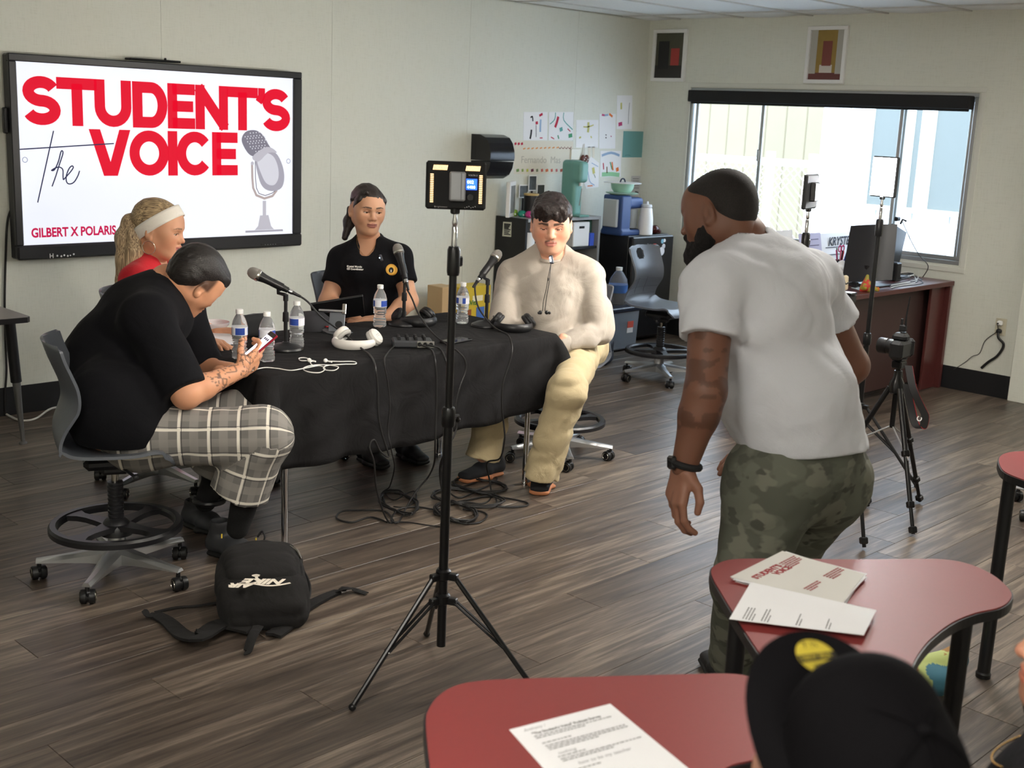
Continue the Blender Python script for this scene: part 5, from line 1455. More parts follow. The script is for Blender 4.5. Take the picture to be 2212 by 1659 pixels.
# ------------------------------------------------------------------ young man in the oatmeal sweatshirt
def p_young():
 t = person('young man in an oatmeal sweatshirt and khaki pants at the table end', (4.60, 4.13, 0))
 skin = srgb(214, 160, 134)
 J = dict(neck=at(1188, 546, 6.05), shL=at(1108, 592, 6.10), shR=at(1272, 594, 6.02), elL=at(1082, 702, 5.96), elR=at(1294, 716, 5.98), wrL=at(1160, 762, 6.0), wrR=at(1206, 750, 5.86),
   chest=at(1190, 632, 6.06), waist=at(1196, 712, 6.12), pelvis=Vector((4.58, 4.12, .61)))
 pel = J['pelvis']; J['hipL'] = pel-RH*.10; J['hipR'] = pel+RH*.11
 J['knL'] = at(1075, 838, 5.82); J['knR'] = at(1226, 842, 5.62); J['anL'] = at(1043, 985, 5.84); J['anR'] = at(1170, 1022, 5.74)
 B = dict(hip=(.175, .14), waist=(.172, .135), chest=(.178, .128), sh=.062, arm=(.062, .054, .050, .032), leg=(.092, .072, .064, .045))
 Mh = head_matrix(at(1191, 482, 5.96), -FH-RH*.03-UP*.20, UP-RH*.02, 1.10)
 o = dict(w=1.04, lid=.06, blush=.75, nose=1.08, fat=.008, mustache=.7, brow=.0062, lip=np.array(srgb(186, 112, 100)), jaw=1.1, neckw=1.15, smile=-.5, shadow=.35, lash=.9)
 hv = build_head(Mh, skin, lerp(J['neck'], J['chest'], .2), o)
 S = SDF(); torso(S, J, B, -.01); arms(S, J, B); legs(S, J, B, -.012)
 S.seg(lerp(J['neck'], J['chest'], -.15), lerp(J['neck'], J['chest'], .3), .065, .08, .03)
 hs = [hand_part(J['wrR'], at(1180, 790, 5.84)-J['wrR'], FH*.7-RH*.3+UP*.2, [.35]*4, -1, 1.05, skin), hand_part(J['wrL'], at(1190, 790, 5.95)-J['wrL'], FH*.7-UP*.3, [.4]*4, 1, 1.05, skin)]
 body_mesh(t, S, .007, skin, [hv]+hs); add_eyes(t, Mh, o, (0, -.5))
 m = fabric('sweat_oatmeal', srgb(172, 163, 152), bump=.5, bscale=7, var=.16, fine=700)
 S = SDF(); torso(S, J, B, .014); arms(S, J, B, .017, 1.86, k=.018, flat=True, flare=-.002)
 S.ell(lerp(J['waist'], J['chest'], .3)-FH*.04, (.185, .15, .15), k=.06); S.seg(J['pelvis'], J['waist'], (.195, .155), (.19, .155), .05, RH)
 for q in 'LR': S.ell(lerp(J['sh'+q], J['el'+q], .75), (.074, .074, .09), k=.03); S.ell(lerp(J['el'+q], J['wr'+q], .35), (.068, .064, .060), k=.03)
 nv = J['neck']; S.seg(nv+UP*.09, nv+UP*.004-FH*.026, .073, .064, .012, sub=True)
 S.warp(folds(.016, 8, (.3, -.3, .9), 1)); S.warp(folds(.010, 15, RH+UP*.6, 5))
 S.cut((0, 0, .66), (0, 0, -1))
 sw = solid('sweatshirt', S, .006, m, t)
 ring = [nv+UP*(.012-.024*(1-c_))+RH*.072*s_+FH*(.070*c_-.020) for c_, s_ in ((math.cos(a_), math.sin(a_)) for a_ in [2*math.pi*i/28 for i in range(28)])]
 b = MB(); b.tube(ring, .010, 8, closed=True); b.build('neck_rib', m, sw)
 S = SDF(); S.seg(lerp(J['elR'], J['wrR'], .80), lerp(J['elR'], J['wrR'], .96), .044, .041, .01, flat=True); V, F = S.mesh(.004); V = relax(V, F, 1); link('cuff', np_mesh('cuff', [(V, F)], m), sw)
 mk = fabric('khaki', srgb(184, 168, 134), bump=.4, bscale=8, var=.06, sheen=.05)
 S = SDF(); S.seg(J['hipL'], J['hipR'], .135, .135, .04); legs(S, J, B, .018, 1.0, k=.03)
 for q in 'LR':
  kn, an = J['kn'+q], J['an'+q]; S.seg(kn, lerp(kn, an, .55), .092, .082, .04); S.seg(lerp(kn, an, .5), an+(an-kn)*.05, .082, .088, .04, flat=True)
 S.warp(folds(.016, 10, RH, 4)); S.warp(folds(.008, 20, RH+UP*.4, 7)); solid('pants', S, .006, mk, t)
 m1 = mat('shoe_suede', srgb(26, 26, 29), .8); m2 = mat('gum_sole', srgb(178, 116, 78), .6)
 tR = onz(1163, 1074); shoe(t, tR+FH*.28+RH*.03, tR, UP, .285, m1, m2, .09, .053)
 tL, hL = onz(986, 1046), onz(1082, 1022); shoe(t, hL, tL, UP, .29, m1, m2, .09, .053)
 hm = hair_mat('hair_young', srgb(16, 12, 12), srgb(50, 38, 36), (26, 26, 30))
 S = SDF(); S.ell((0, -.018, .046), (.0885, .108, .092), k=0); S.ell((0, .055, .075), (.072, .052, .040), k=.03)
 for i, (x, z) in enumerate(((-.062, .046), (-.040, .040), (-.018, .050), (.006, .056), (.026, .040), (.048, .036), (.066, .046))): S.seg((x*.8, .075, .085), (x*1.02, .094-.25*abs(x)-.004*(i % 2), z), .022, .010, .012)
 for x in (-1, 1): S.seg((x*.076, .015, .04), (x*.078, .012, -.012), .016, .006, .012)
 S.ell((0, .10, -.045), (.064, .070, .080), k=.006, sub=True); S.ell((0, .125, -.0), (.07, .05, .04), k=.008, sub=True)
 for x in (-1, 1): S.ell((x*.096, -.004, -.022), (.024, .024, .036), k=.006, sub=True)
 S.cut((0, -.05, -.055), (0, -.3, -1))
 S.warp(lambda P: (.010*vnoise(P*np.array([55, 40, 28], np.float32))+.004*vnoise(P*140)).astype(np.float32))
 V, F = S.mesh(.0035); V = relax(V, F, 1, .4); child('hair', np_mesh('hair', [(xf(V, Mh), F)], hm), t)
 # clip microphone, lanyard cable and earbuds on the chest
 p = at(1191, 561, 5.86); b = MB(); Rm = plane_M((0, 0, 0), cv(.98, .18, 0), cv(-.18, .98, 0)); b.box(p, (.020, .042, .014), Rm, bev=.004); wpart(b, 'clip_microphone', mat('mic_grey', srgb(58, 58, 66), .4), t)
 b = MB(); b.box(at(1189, 560, 5.85), (.008, .022, .002), Rm); wpart(b, 'indicator', mat('led_blue', (.5, .7, 1), .4, emit=(.6, .8, 1), estr=3), t)
 w1 = catmull([at(1190, 570, 5.85), at(1184, 600, 5.845), at(1180, 625, 5.85), at(1174, 650, 5.86), at(1172, 672, 5.875)], 5); w2 = catmull([at(1190, 572, 5.85), at(1186, 610, 5.843), at(1181, 640, 5.85), at(1177, 672, 5.875)], 5)
 b = MB(); b.tube(w1, .0018, 5); b.tube(w2, .0018, 5); b.sphere(at(1184, 603, 5.843), .005, nu=8, nv=6, sc=(.7, .7, 2)); wpart(b, 'earbud_wire', M_CABLE, t)
 for x in (1167, 1181): b = MB(); b.sphere(at(x, 675, 5.872), .010, nu=10, nv=8); b.sphere(at(x+(6 if x > 1170 else -3), 676, 5.868), .007, nu=8, nv=6); wpart(b, 'earbud', M_BLACK, t)
 b = MB(); b.sphere(Mh@Vector((.079, .004, -.047)), .0045, nu=8, nv=6); wpart(b, 'earring', M_BLACK, t)
 return t
p_young()
# ------------------------------------------------------------------ woman in the red top, seen in profile
def p_red():
 t = person('woman in a red top with a blonde ponytail and white headband', (2.735, 4.95, 0))
 skin = srgb(206, 152, 120); fw = (RH*.96-FH*.10).normalized(); sd = FH       # her left side is away from the viewer
 J = dict(neck=at(330, 556, 5.38), shL=at(352, 590, 5.55), shR=at(292, 606, 5.24), elL=at(415, 700, 5.56), elR=at(352, 726, 5.14), wrL=at(462, 716, 5.42), wrR=at(436, 733, 5.12), chest=at(325, 650, 5.40), waist=at(315, 745, 5.42), pelvis=Vector((2.72, 4.95, .60)))
 pel = J['pelvis']; J['hipL'] = pel+FH*.09; J['hipR'] = pel-FH*.09; J['knL'] = pel+Vector((.42, -.12, -.03)); J['knR'] = pel+Vector((.30, -.26, -.03)); J['anL'] = Vector((J['knL'].x, J['knL'].y, .1)); J['anR'] = Vector((J['knR'].x, J['knR'].y, .1))
 B = dict(hip=(.155, .125), waist=(.13, .10), chest=(.14, .105), sh=.047, arm=(.046, .040, .040, .026), leg=(.082, .06, .052, .034))
 Mh = head_matrix(at(346, 494, 5.32), fw-UP*.16, UP+fw*.02, 1.03)
 o = dict(w=.98, lid=.28, blush=.5, nose=1.0, brow=.0036, lip=np.array(srgb(176, 100, 96)), smile=.8, browc=srgb(70, 46, 34), browa=.7)
 hv = build_head(Mh, skin, lerp(J['neck'], J['chest'], .15), o)
 S = SDF(); torso(S, J, B, -.008); arms(S, J, B); legs(S, J, B, -.01); S.seg(lerp(J['neck'], J['chest'], -.2), lerp(J['neck'], J['chest'], .3), .05, .065, .03)
 hs = [hand_part(J['wrR'], at(494, 745, 5.10)-J['wrR'], -UP*.9-FH*.2, [(.30, .5, .4), (.35, .5, .4), (.4, .5, .4), (.45, .5, .4)], 1, .98, skin), hand_part(J['wrL'], RH+UP*.05, -UP, [.4]*4, -1, .95, skin)]
 body_mesh(t, S, .007, skin, [hv]+hs); add_eyes(t, Mh, o, (0, -.2))
 m = fabric('tee_red', srgb(196, 38, 48), bump=.35, bscale=9)
 S = SDF(); torso(S, J, B, .010); arms(S, J, B, .013, .62, flat=True, flare=.006); nv = J['neck']
 S.ell(J['chest']+fw*.07, (.07, .08, .07), k=.05)
 S.seg(nv+UP*.07, nv-UP*.0+fw*.03, .062, .055, .012, sub=True); S.seg(nv+fw*.07+UP*.01, nv+fw*.115-UP*.10, .045, .008, .01, sub=True)
 S.warp(folds(.004, 10, UP, 8)); S.cut((0, 0, .6), (0, 0, -1)); solid('red_top', S, .006, m, t)
 S = SDF(); S.seg(J['hipL'], J['hipR'], .115, .115, .03); legs(S, J, B, .008, 1.95); solid('pants', S, .009, mat('pants_dark', srgb(30, 30, 36), .85), t)
 ma = mat('shoe_black', srgb(18, 18, 19), .6)
 for q in 'LR': a_ = J['an'+q]; shoe(t, Vector((a_.x-.05, a_.y, .002)), Vector((a_.x+.18, a_.y-.06, .002)), UP, .24, ma, ma)
 hm = hair_mat('hair_blonde', srgb(78, 58, 44), srgb(212, 184, 142), (2.5, 45, 45), .45)
 S = SDF(); S.ell((0, -.026, .040), (.0815, .103, .088), k=0); S.ell((0, .030, .058), (.068, .052, .044), k=.02)
 for x in (-1, 1): S.seg((x*.068, -.01, .005), (x*.062, .030, .045), .012, .012, .015)
 S.ell((0, .088, -.035), (.066, .062, .092), k=.008, sub=True); S.ell((0, .092, .012), (.062, .050, .058), k=.012, sub=True)
 for x in (-1, 1): S.ell((x*.092, -.004, -.020), (.022, .026, .036), k=.006, sub=True); S.ell((x*.07, .02, -.085), (.03, .07, .06), k=.008, sub=True)
 S.warp(lambda P: (.003*vnoise(P*np.array([60, 14, 90], np.float32))).astype(np.float32))
 V, F = S.mesh(.0035); V = relax(V, F, 1, .4); hr = child('hair', np_mesh('hair', [(xf(V, Mh), F)], hm), t)
 S = SDF(); a0 = at(300, 466, 5.33)
 S.chain([a0, at(282, 480, 5.33), at(272, 515, 5.33), at(272, 560, 5.32), at(266, 610, 5.32), at(262, 640, 5.32)], [.020, .036, .044, .042, .030, .014], .02)
 S.chain([a0, at(292, 500, 5.30), at(290, 545, 5.29), at(278, 600, 5.29)], [.018, .03, .034, .018], .02)
 S.warp(lambda P: (.006*vnoise(P*np.array([70, 70, 6], np.float32))+.003*vnoise(P*np.array([150, 150, 14], np.float32))).astype(np.float32))
 V, F = S.mesh(.004); V = relax(V, F, 1, .3); link('ponytail', np_mesh('ponytail', [(V, F)], hair_mat('hair_tail', srgb(96, 72, 54), srgb(214, 188, 150), (45, 45, 1.6), .45)), hr)
 b = MB(); b.tube([a0+(UP*math.cos(a_)+FH*math.sin(a_))*.021 for a_ in [2*math.pi*i/16 for i in range(16)]], .006, 8, closed=True); b.build('hair_tie', mat('tie_tan', srgb(170, 150, 120), .6), hr)
 # headband: a tilted band hugging the head
 rows = []; c0 = Vector((0, -.010, .022)); n_ = Vector((0, -.66, .75)); e1 = Vector((1, 0, 0)); e2 = n_.cross(e1).normalized()
 for k in range(5):
  r = []; off = (k/4-.5)*.050
  for i in range(40):
   a_ = 2*math.pi*i/40; q = c0+n_*off+e1*math.cos(a_)*.0895+e2*math.sin(a_)*.114;
   r.append(Mh@(q+Vector((0, 0, 0))))
  rows.append(r)
 b = MB(); vs = [p for r in rows for p in r]; fs = [(i*40+j, i*40+(j+1) % 40, (i+1)*40+(j+1) % 40, (i+1)*40+j) for i in range(4) for j in range(40)]
 b.add(vs, fs, None, True); hb = wpart(b, 'headband', fabric('band_white', srgb(226, 220, 210), bump=.15, bscale=20), t); md = hb.modifiers.new('thick', 'SOLIDIFY'); md.thickness = .004; md.offset = 0
 c = Mh@Vector((.086, -.004, -.075)); b = MB(); xx, yy = fw, UP; b.tube([c+(xx*math.cos(a_)+yy*math.sin(a_))*.029 for a_ in [2*math.pi*i/26 for i in range(26)]], .0016, 6, closed=True); wpart(b, 'hoop_earring', mat('silver', srgb(220, 214, 205), .15, 1.0), t)
p_red()
# ------------------------------------------------------------------ man in the black tee bent over his phone
def plaid():
 m, nt, b, L = nodemat('plaid')
 tc = nt.nodes.new('ShaderNodeAttribute'); tc.attribute_name = 'Col'; sp = nt.nodes.new('ShaderNodeSeparateXYZ'); L.new(tc.outputs['Vector'], sp.inputs[0])
 def stripes(out, per, w, ph):
  a_ = nt.nodes.new('ShaderNodeMath'); a_.operation = 'MULTIPLY_ADD'; a_.inputs[1].default_value = 1/per; a_.inputs[2].default_value = ph; L.new(out, a_.inputs[0])
  f = nt.nodes.new('ShaderNodeMath'); f.operation = 'FRACT'; L.new(a_.outputs[0], f.inputs[0])
  c = nt.nodes.new('ShaderNodeMath'); c.operation = 'LESS_THAN'; c.inputs[1].default_value = w; L.new(f.outputs[0], c.inputs[0]); return c.outputs[0]
 def mix(fac, A, c, k=1.0):
  x = nt.nodes.new('ShaderNodeMix'); x.data_type = 'RGBA'; mm = nt.nodes.new('ShaderNodeMath'); mm.operation = 'MULTIPLY'; mm.inputs[1].default_value = k; L.new(fac, mm.inputs[0]); L.new(mm.outputs[0], x.inputs['Factor'])
  if isinstance(A, tuple): x.inputs['A'].default_value = (*A, 1)
  else: L.new(A, x.inputs['A'])
  x.inputs['B'].default_value = (*c, 1); return x.outputs['Result']
 c = mix(stripes(sp.outputs['X'], .105, .30, 0.0), srgb(112, 109, 106), srgb(136, 132, 127), .8)
 c = mix(stripes(sp.outputs['Y'], .095, .30, .1), c, srgb(136, 132, 127), .6)
 c = mix(stripes(sp.outputs['X'], .105, .10, .40), c, srgb(220, 214, 202), .95); c = mix(stripes(sp.outputs['Y'], .095, .10, .5), c, srgb(220, 214, 202), .9)
 c = mix(stripes(sp.outputs['X'], .105, .022, .27), c, srgb(50, 48, 50), .9); c = mix(stripes(sp.outputs['Y'], .095, .022, .36), c, srgb(50, 48, 50), .9)
 L.new(c, b.inputs['Base Color']); b.inputs['Roughness'].default_value = .85; b.inputs['Specular IOR Level'].default_value = .2
 return m
def tattoo(V, C, a, b_, skin, seed, t0=.25, t1=1.25, dens=.06, freq=55):
 a = np.array(a); ab = np.array(b_)-a; t_ = ((V-a)@ab)/(ab@ab); P = V.astype(np.float32)
 n1 = vnoise(P*freq+seed); n2 = vnoise(P*freq*1.7+seed+20); m = ((np.abs(n1) < dens) | ((np.abs(n2) < dens*.6) & (n1 > 0)))*(t_ > t0)*(t_ < t1)*.75
 return C*(1-m[:, None])+np.array(srgb(52, 46, 46))*m[:, None]
def p_tee():
 t = person('man in a black tee and plaid shorts bent over his phone', (2.05, 4.01, 0))
 skin = srgb(208, 150, 116)
 J = dict(neck=at(352, 628, 4.70), shR=at(318, 690, 4.46), shL=at(386, 660, 4.98), elR=at(402, 852, 4.40), elL=at(440, 800, 4.95), wrR=at(518, 800, 4.58), wrL=at(500, 800, 4.8),
   chest=at(286, 752, 4.66), waist=at(258, 862, 4.60), pelvis=Vector((2.07, 4.02, .62)))
 pel = J['pelvis']; J['hipR'] = at(290, 945, 4.44); J['hipL'] = at(300, 925, 4.72); J['knR'] = at(566, 940, 4.50); J['knL'] = at(520, 905, 4.78); J['anR'] = at(519, 1120, 4.60); J['anL'] = at(452, 1065, 4.86)
 B = dict(hip=(.185, .15), waist=(.185, .145), chest=(.19, .145), sh=.068, arm=(.062, .052, .046, .032), leg=(.098, .072, .062, .042))
 fwd, up = cv(.47, -.55, .69), cv(.60, .62, .10)
 M0 = head_matrix((0, 0, 0), fwd, up, 1.06); ear = at(433, 624, 4.62); c = ear-M0@Vector((.0815, -.012, -.012))
 Mh = head_matrix(c, fwd, up, 1.06)
 o = dict(w=1.04, lid=.2, blush=.3, nose=1.08, fat=.005, brow=.0055, stubble=.12, neckw=1.2, fade=.85, fadec=srgb(34, 26, 24))
 hv = build_head(Mh, skin, lerp(J['neck'], J['chest'], .1), o)
 S = SDF(); torso(S, J, B, -.008); arms(S, J, B); legs(S, J, B, -.008); S.seg(lerp(J['neck'], J['chest'], -.15), lerp(J['neck'], J['chest'], .3), .072, .085, .03)
 ph = at(562, 748, 4.66)
 dR = at(562, 768, 4.66)-J['wrR']
 hR = hand_part(J['wrR'], dR, cv(.25, .55, .75), [(.30, .75, .55), (.35, .8, .55), (.4, .8, .6), (.45, .8, .6)], 1, 1.06, skin, thumb=(1.0, .9), thumb_up=.9)
 hR = (hR[0], hR[1], tattoo(hR[0], hR[2], J['elR'], J['wrR'], skin, 3, 1.0, 1.45))
 hL = hand_part(J['wrL'], RH+UP*.1, -UP, [.5]*4, -1, 1.05, skin)
 V, F = S.mesh(.0065); V = relax(V, F, 2, .5); C = np.tile(np.array(skin), (len(V), 1))
 near = np.linalg.norm(V-np.array(lerp(J['elR'], J['wrR'], .6)), axis=1) < .16
 C2 = tattoo(V, C, J['elR'], J['wrR'], skin, 3, .35, 1.2); C[near] = C2[near]
 near = np.linalg.norm(V-np.array(J['anR']), axis=1) < .14; C2 = tattoo(V, C, J['knR'], J['anR'], skin, 9, .6, 1.1); C[near] = C2[near]
 child('body', np_mesh('body', [(V, F), hv[:2], hR[:2], hL[:2]], M_SKIN, [C, hv[2], hR[2], hL[2]]), t); add_eyes(t, Mh, o, (0, -.3))
 m = fabric('tee_black', srgb(22, 22, 25), bump=.3, bscale=6)
 S = SDF(); torso(S, J, B, .016, k=.07); arms(S, J, B, .028, .97, flat=True, flare=.010)
 S.ell(lerp(J['chest'], J['waist'], .4)-cv(.10, 0, -.02), (.16, .16, .2), k=.08); S.seg(J['waist'], lerp(J['waist'], J['pelvis'], 1.1), (.20, .165), (.205, .17), .05, cv(0, 0, 1))
 S.ell(lerp(J['neck'], J['chest'], .42)-cv(.05, -.03, 0), (.12, .14, .11), k=.07)
 nv = J['neck']; S.seg(nv+cv(.06, .05, .0), nv+cv(.0, .0, .0), .082, .074, .012, sub=True)
 S.warp(folds(.007, 6, cv(.4, .9, 0), 2)); S.warp(folds(.003, 14, cv(.9, .3, 0), 6))
 S.cut((0, 0, .53), (0, 0, -1)); solid('tee_shirt', S, .0065, m, t)
 # knee-length plaid shorts
 S = SDF(); S.seg(J['hipL'], J['hipR'], .13, .13, .04); S.ell(pel, (.19, .19, .11), k=.04)
 for q in 'RL':
  h, kn, an = J['hip'+q], J['kn'+q], J['an'+q]; S.seg(h, kn, .118, .108, .04); e = lerp(kn, an, .70)-cv(.03, 0, 0); S.seg(kn, e, .112, .116, .05, flat=True)
 S.warp(folds(.010, 8, cv(.3, .9, 0), 12)); S.warp(folds(.005, 18, cv(.9, .3, .2), 2))
 V, F = S.mesh(.006); V = relax(V, F, 2)
 # cloth coordinates run along and across the leg so the check follows it
 h, kn, an = [np.array(J[q+'R']) for q in ('hip', 'kn', 'an')]; d1 = (kn-h)/np.linalg.norm(kn-h); d2 = (an-kn)/np.linalg.norm(an-kn); L1 = np.linalg.norm(kn-h); sdv = np.cross(d1, d2); sdv /= np.linalg.norm(sdv)
 n1 = d2-d1*(d2@d1); n1 /= np.linalg.norm(n1); n2 = d1-d2*(d1@d2); n2 /= np.linalg.norm(n2)
 def dseg(a_, b_): ab = b_-a_; q = np.clip(((V-a_)@ab)/(ab@ab), 0, 1); return np.linalg.norm(V-a_-q[:, None]*ab, axis=1)
 shin = dseg(kn, an) < dseg(h, kn)
 u = np.where(shin, L1+(V-kn)@d2, (V-h)@d1); ang = np.arctan2((V-h)@sdv, np.where(shin, (V-kn)@n2, -(V-h)@n1))*.11
 UVc = np.stack([u, ang+.35, np.zeros(len(V))], 1)
 child('plaid_shorts', np_mesh('plaid_shorts', [(V, F)], plaid(), [UVc]), t)
 sk = mat('sock_black', srgb(16, 16, 17), .9, bump=.3, bscale=300)
 for q in 'RL':
  a_, kn = J['an'+q], J['kn'+q]; S = SDF(); S.seg(lerp(a_, kn, .20), lerp(a_, kn, -.12), .052, .042, .02); solid('sock', S, .005, sk, t)
 m1 = mat('shoe_charcoal', srgb(52, 53, 56), .6); m2 = mat('sole_black', srgb(16, 16, 17), .6)
 hR_, tR_ = onz(456, 1190, .0), onz(585, 1228, .0); s_ = shoe(t, hR_, tR_, UP, .30, m1, m2, .125, .060)
 b = MB(); b.tube(catmull([at(556, 1160, 4.5), at(566, 1148, 4.5), at(572, 1160, 4.49), at(567, 1175, 4.49)], 5), .004, 6); b.build('lace', M_BLACKM, s_)
 b = MB(); yl = mat('yellow_stitch', srgb(222, 190, 50), .6); b.box(at(479, 1158, 4.53), (.004, .016, .004), plane_M((0, 0, 0), cv(1, 0, 0), cv(.4, .9, 0))); b.build('heel_tag', yl, s_); b = MB(); b.box(at(553, 1166, 4.53), (.004, .014, .004), plane_M((0, 0, 0), cv(1, 0, 0), cv(.5, .85, 0))); b.build('tongue_tag', yl, s_)
 hL_, tL_ = onz(404, 1130, .0), onz(505, 1165, .0); shoe(t, hL_, tL_, UP, .29, m1, m2, .10, .054)
 b = MB(); b.tube([J['anL']-UP*.03+(RH*math.cos(a_)+FH*math.sin(a_))*.056 for a_ in [2*math.pi*i/20 for i in range(20)]], .012, 8, closed=True); b.box(J['anL']-UP*.03-RH*.06, (.03, .035, .03), bev=.006); wpart(b, 'ankle_band', M_BLACK, t)
 hm = hair_mat('hair_slick', srgb(14, 12, 12), srgb(46, 40, 38), (4, 60, 60), .32)
 S = SDF(); S.ell((0, -.024, .040), (.083, .104, .089), k=0); S.ell((0, .05, .066), (.062, .045, .035), k=.03)
 S.ell((0, -.055, -.005), (.074, .062, .075), k=.03); S.ell((0, .100, -.040), (.070, .062, .090), k=.006, sub=True); S.ell((0, .112, .01), (.066, .042, .058), k=.010, sub=True)
 for x in (-1, 1): S.ell((x*.096, .0, -.024), (.022, .026, .036), k=.008, sub=True); S.ell((x*.085, .022, -.070), (.034, .040, .052), k=.008, sub=True)
 S.cut((0, -.06, -.074), (0, -.35, -1), k=.01)
 S.warp(lambda P: (.0035*vnoise(P*np.array([110, 16, 60], np.float32))).astype(np.float32))
 V, F = S.mesh(.0035); V = relax(V, F, 1, .4); child('hair', np_mesh('hair', [(xf(V, Mh), F)], hm), t)
 # the phone he holds is a thing of its own
 x_, y_ = cv(.62, .52, .58).normalized(), None
 pl = thing('smartphone', 'red-backed smartphone held up by the man in the black tee', 'phone', ph)
 up_ = cv(.72, .66, .2).normalized(); nn = cv(-.45, .55, -.45); nn = (nn-up_*nn.dot(up_)).normalized(); sdx = up_.cross(nn)
 R = Matrix(((sdx.x, up_.x, nn.x, 0), (sdx.y, up_.y, nn.y, 0), (sdx.z, up_.z, nn.z, 0), (0, 0, 0, 1)))
 MB().box((0, 0, 0), (.072, .148, .009), R, bev=.003).build('phone_case', mat('case_red', srgb(150, 20, 44), .4), pl)
 MB().box(R@Vector((0, 0, .0047)), (.068, .144, .001), R).build('phone_glass', M_BLACK, pl)
 MB().box(R@Vector((0, -.006, .0053)), (.063, .118, .0006), R).build('phone_screen', mat('phone_lit', srgb(220, 216, 235), .2, emit=srgb(228, 224, 245), estr=.8), pl)
 for i in range(3): b = MB(); b.cyl(R@Vector((-.016+.016*i, .036, .0054)), R@Vector((-.016+.016*i, .036, .006)), .0065, n=12); b.build('screen_icon', mat('icon_dark', srgb(40, 34, 48), .4), pl)
p_tee()
# ------------------------------------------------------------------ man in the white tee walking past
def camo():
 m, nt, b, L = nodemat('camouflage')
 tc = nt.nodes.new('ShaderNodeTexCoord'); last = None
 cols = [srgb(100, 102, 91), srgb(88, 90, 80), srgb(114, 114, 102), srgb(78, 79, 71)]
 for i, (sc_, thr) in enumerate(((7, .5), (9, .56), (12, .62))):
  mp = nt.nodes.new('ShaderNodeMapping'); mp.inputs['Scale'].default_value = (1, 1, 1.6); mp.inputs['Location'].default_value = (3.1*i, 1.7*i, .9*i); L.new(tc.outputs['Object'], mp.inputs['Vector'])
  n = nt.nodes.new('ShaderNodeTexNoise'); n.inputs['Scale'].default_value = sc_; n.inputs['Detail'].default_value = 2.5; L.new(mp.outputs['Vector'], n.inputs['Vector'])
  r = nt.nodes.new('ShaderNodeValToRGB'); r.color_ramp.elements[0].position = thr-.02; r.color_ramp.elements[1].position = thr+.02; L.new(n.outputs['Fac'], r.inputs['Fac'])
  x = nt.nodes.new('ShaderNodeMix'); x.data_type = 'RGBA'; L.new(r.outputs['Color'], x.inputs['Factor'])
  if last is None: x.inputs['A'].default_value = (*cols[0], 1)
  else: L.new(last, x.inputs['A'])
  x.inputs['B'].default_value = (*cols[i+1], 1); last = x.outputs['Result']
 L.new(last, b.inputs['Base Color']); b.inputs['Roughness'].default_value = .9; b.inputs['Specular IOR Level'].default_value = .15
 return m
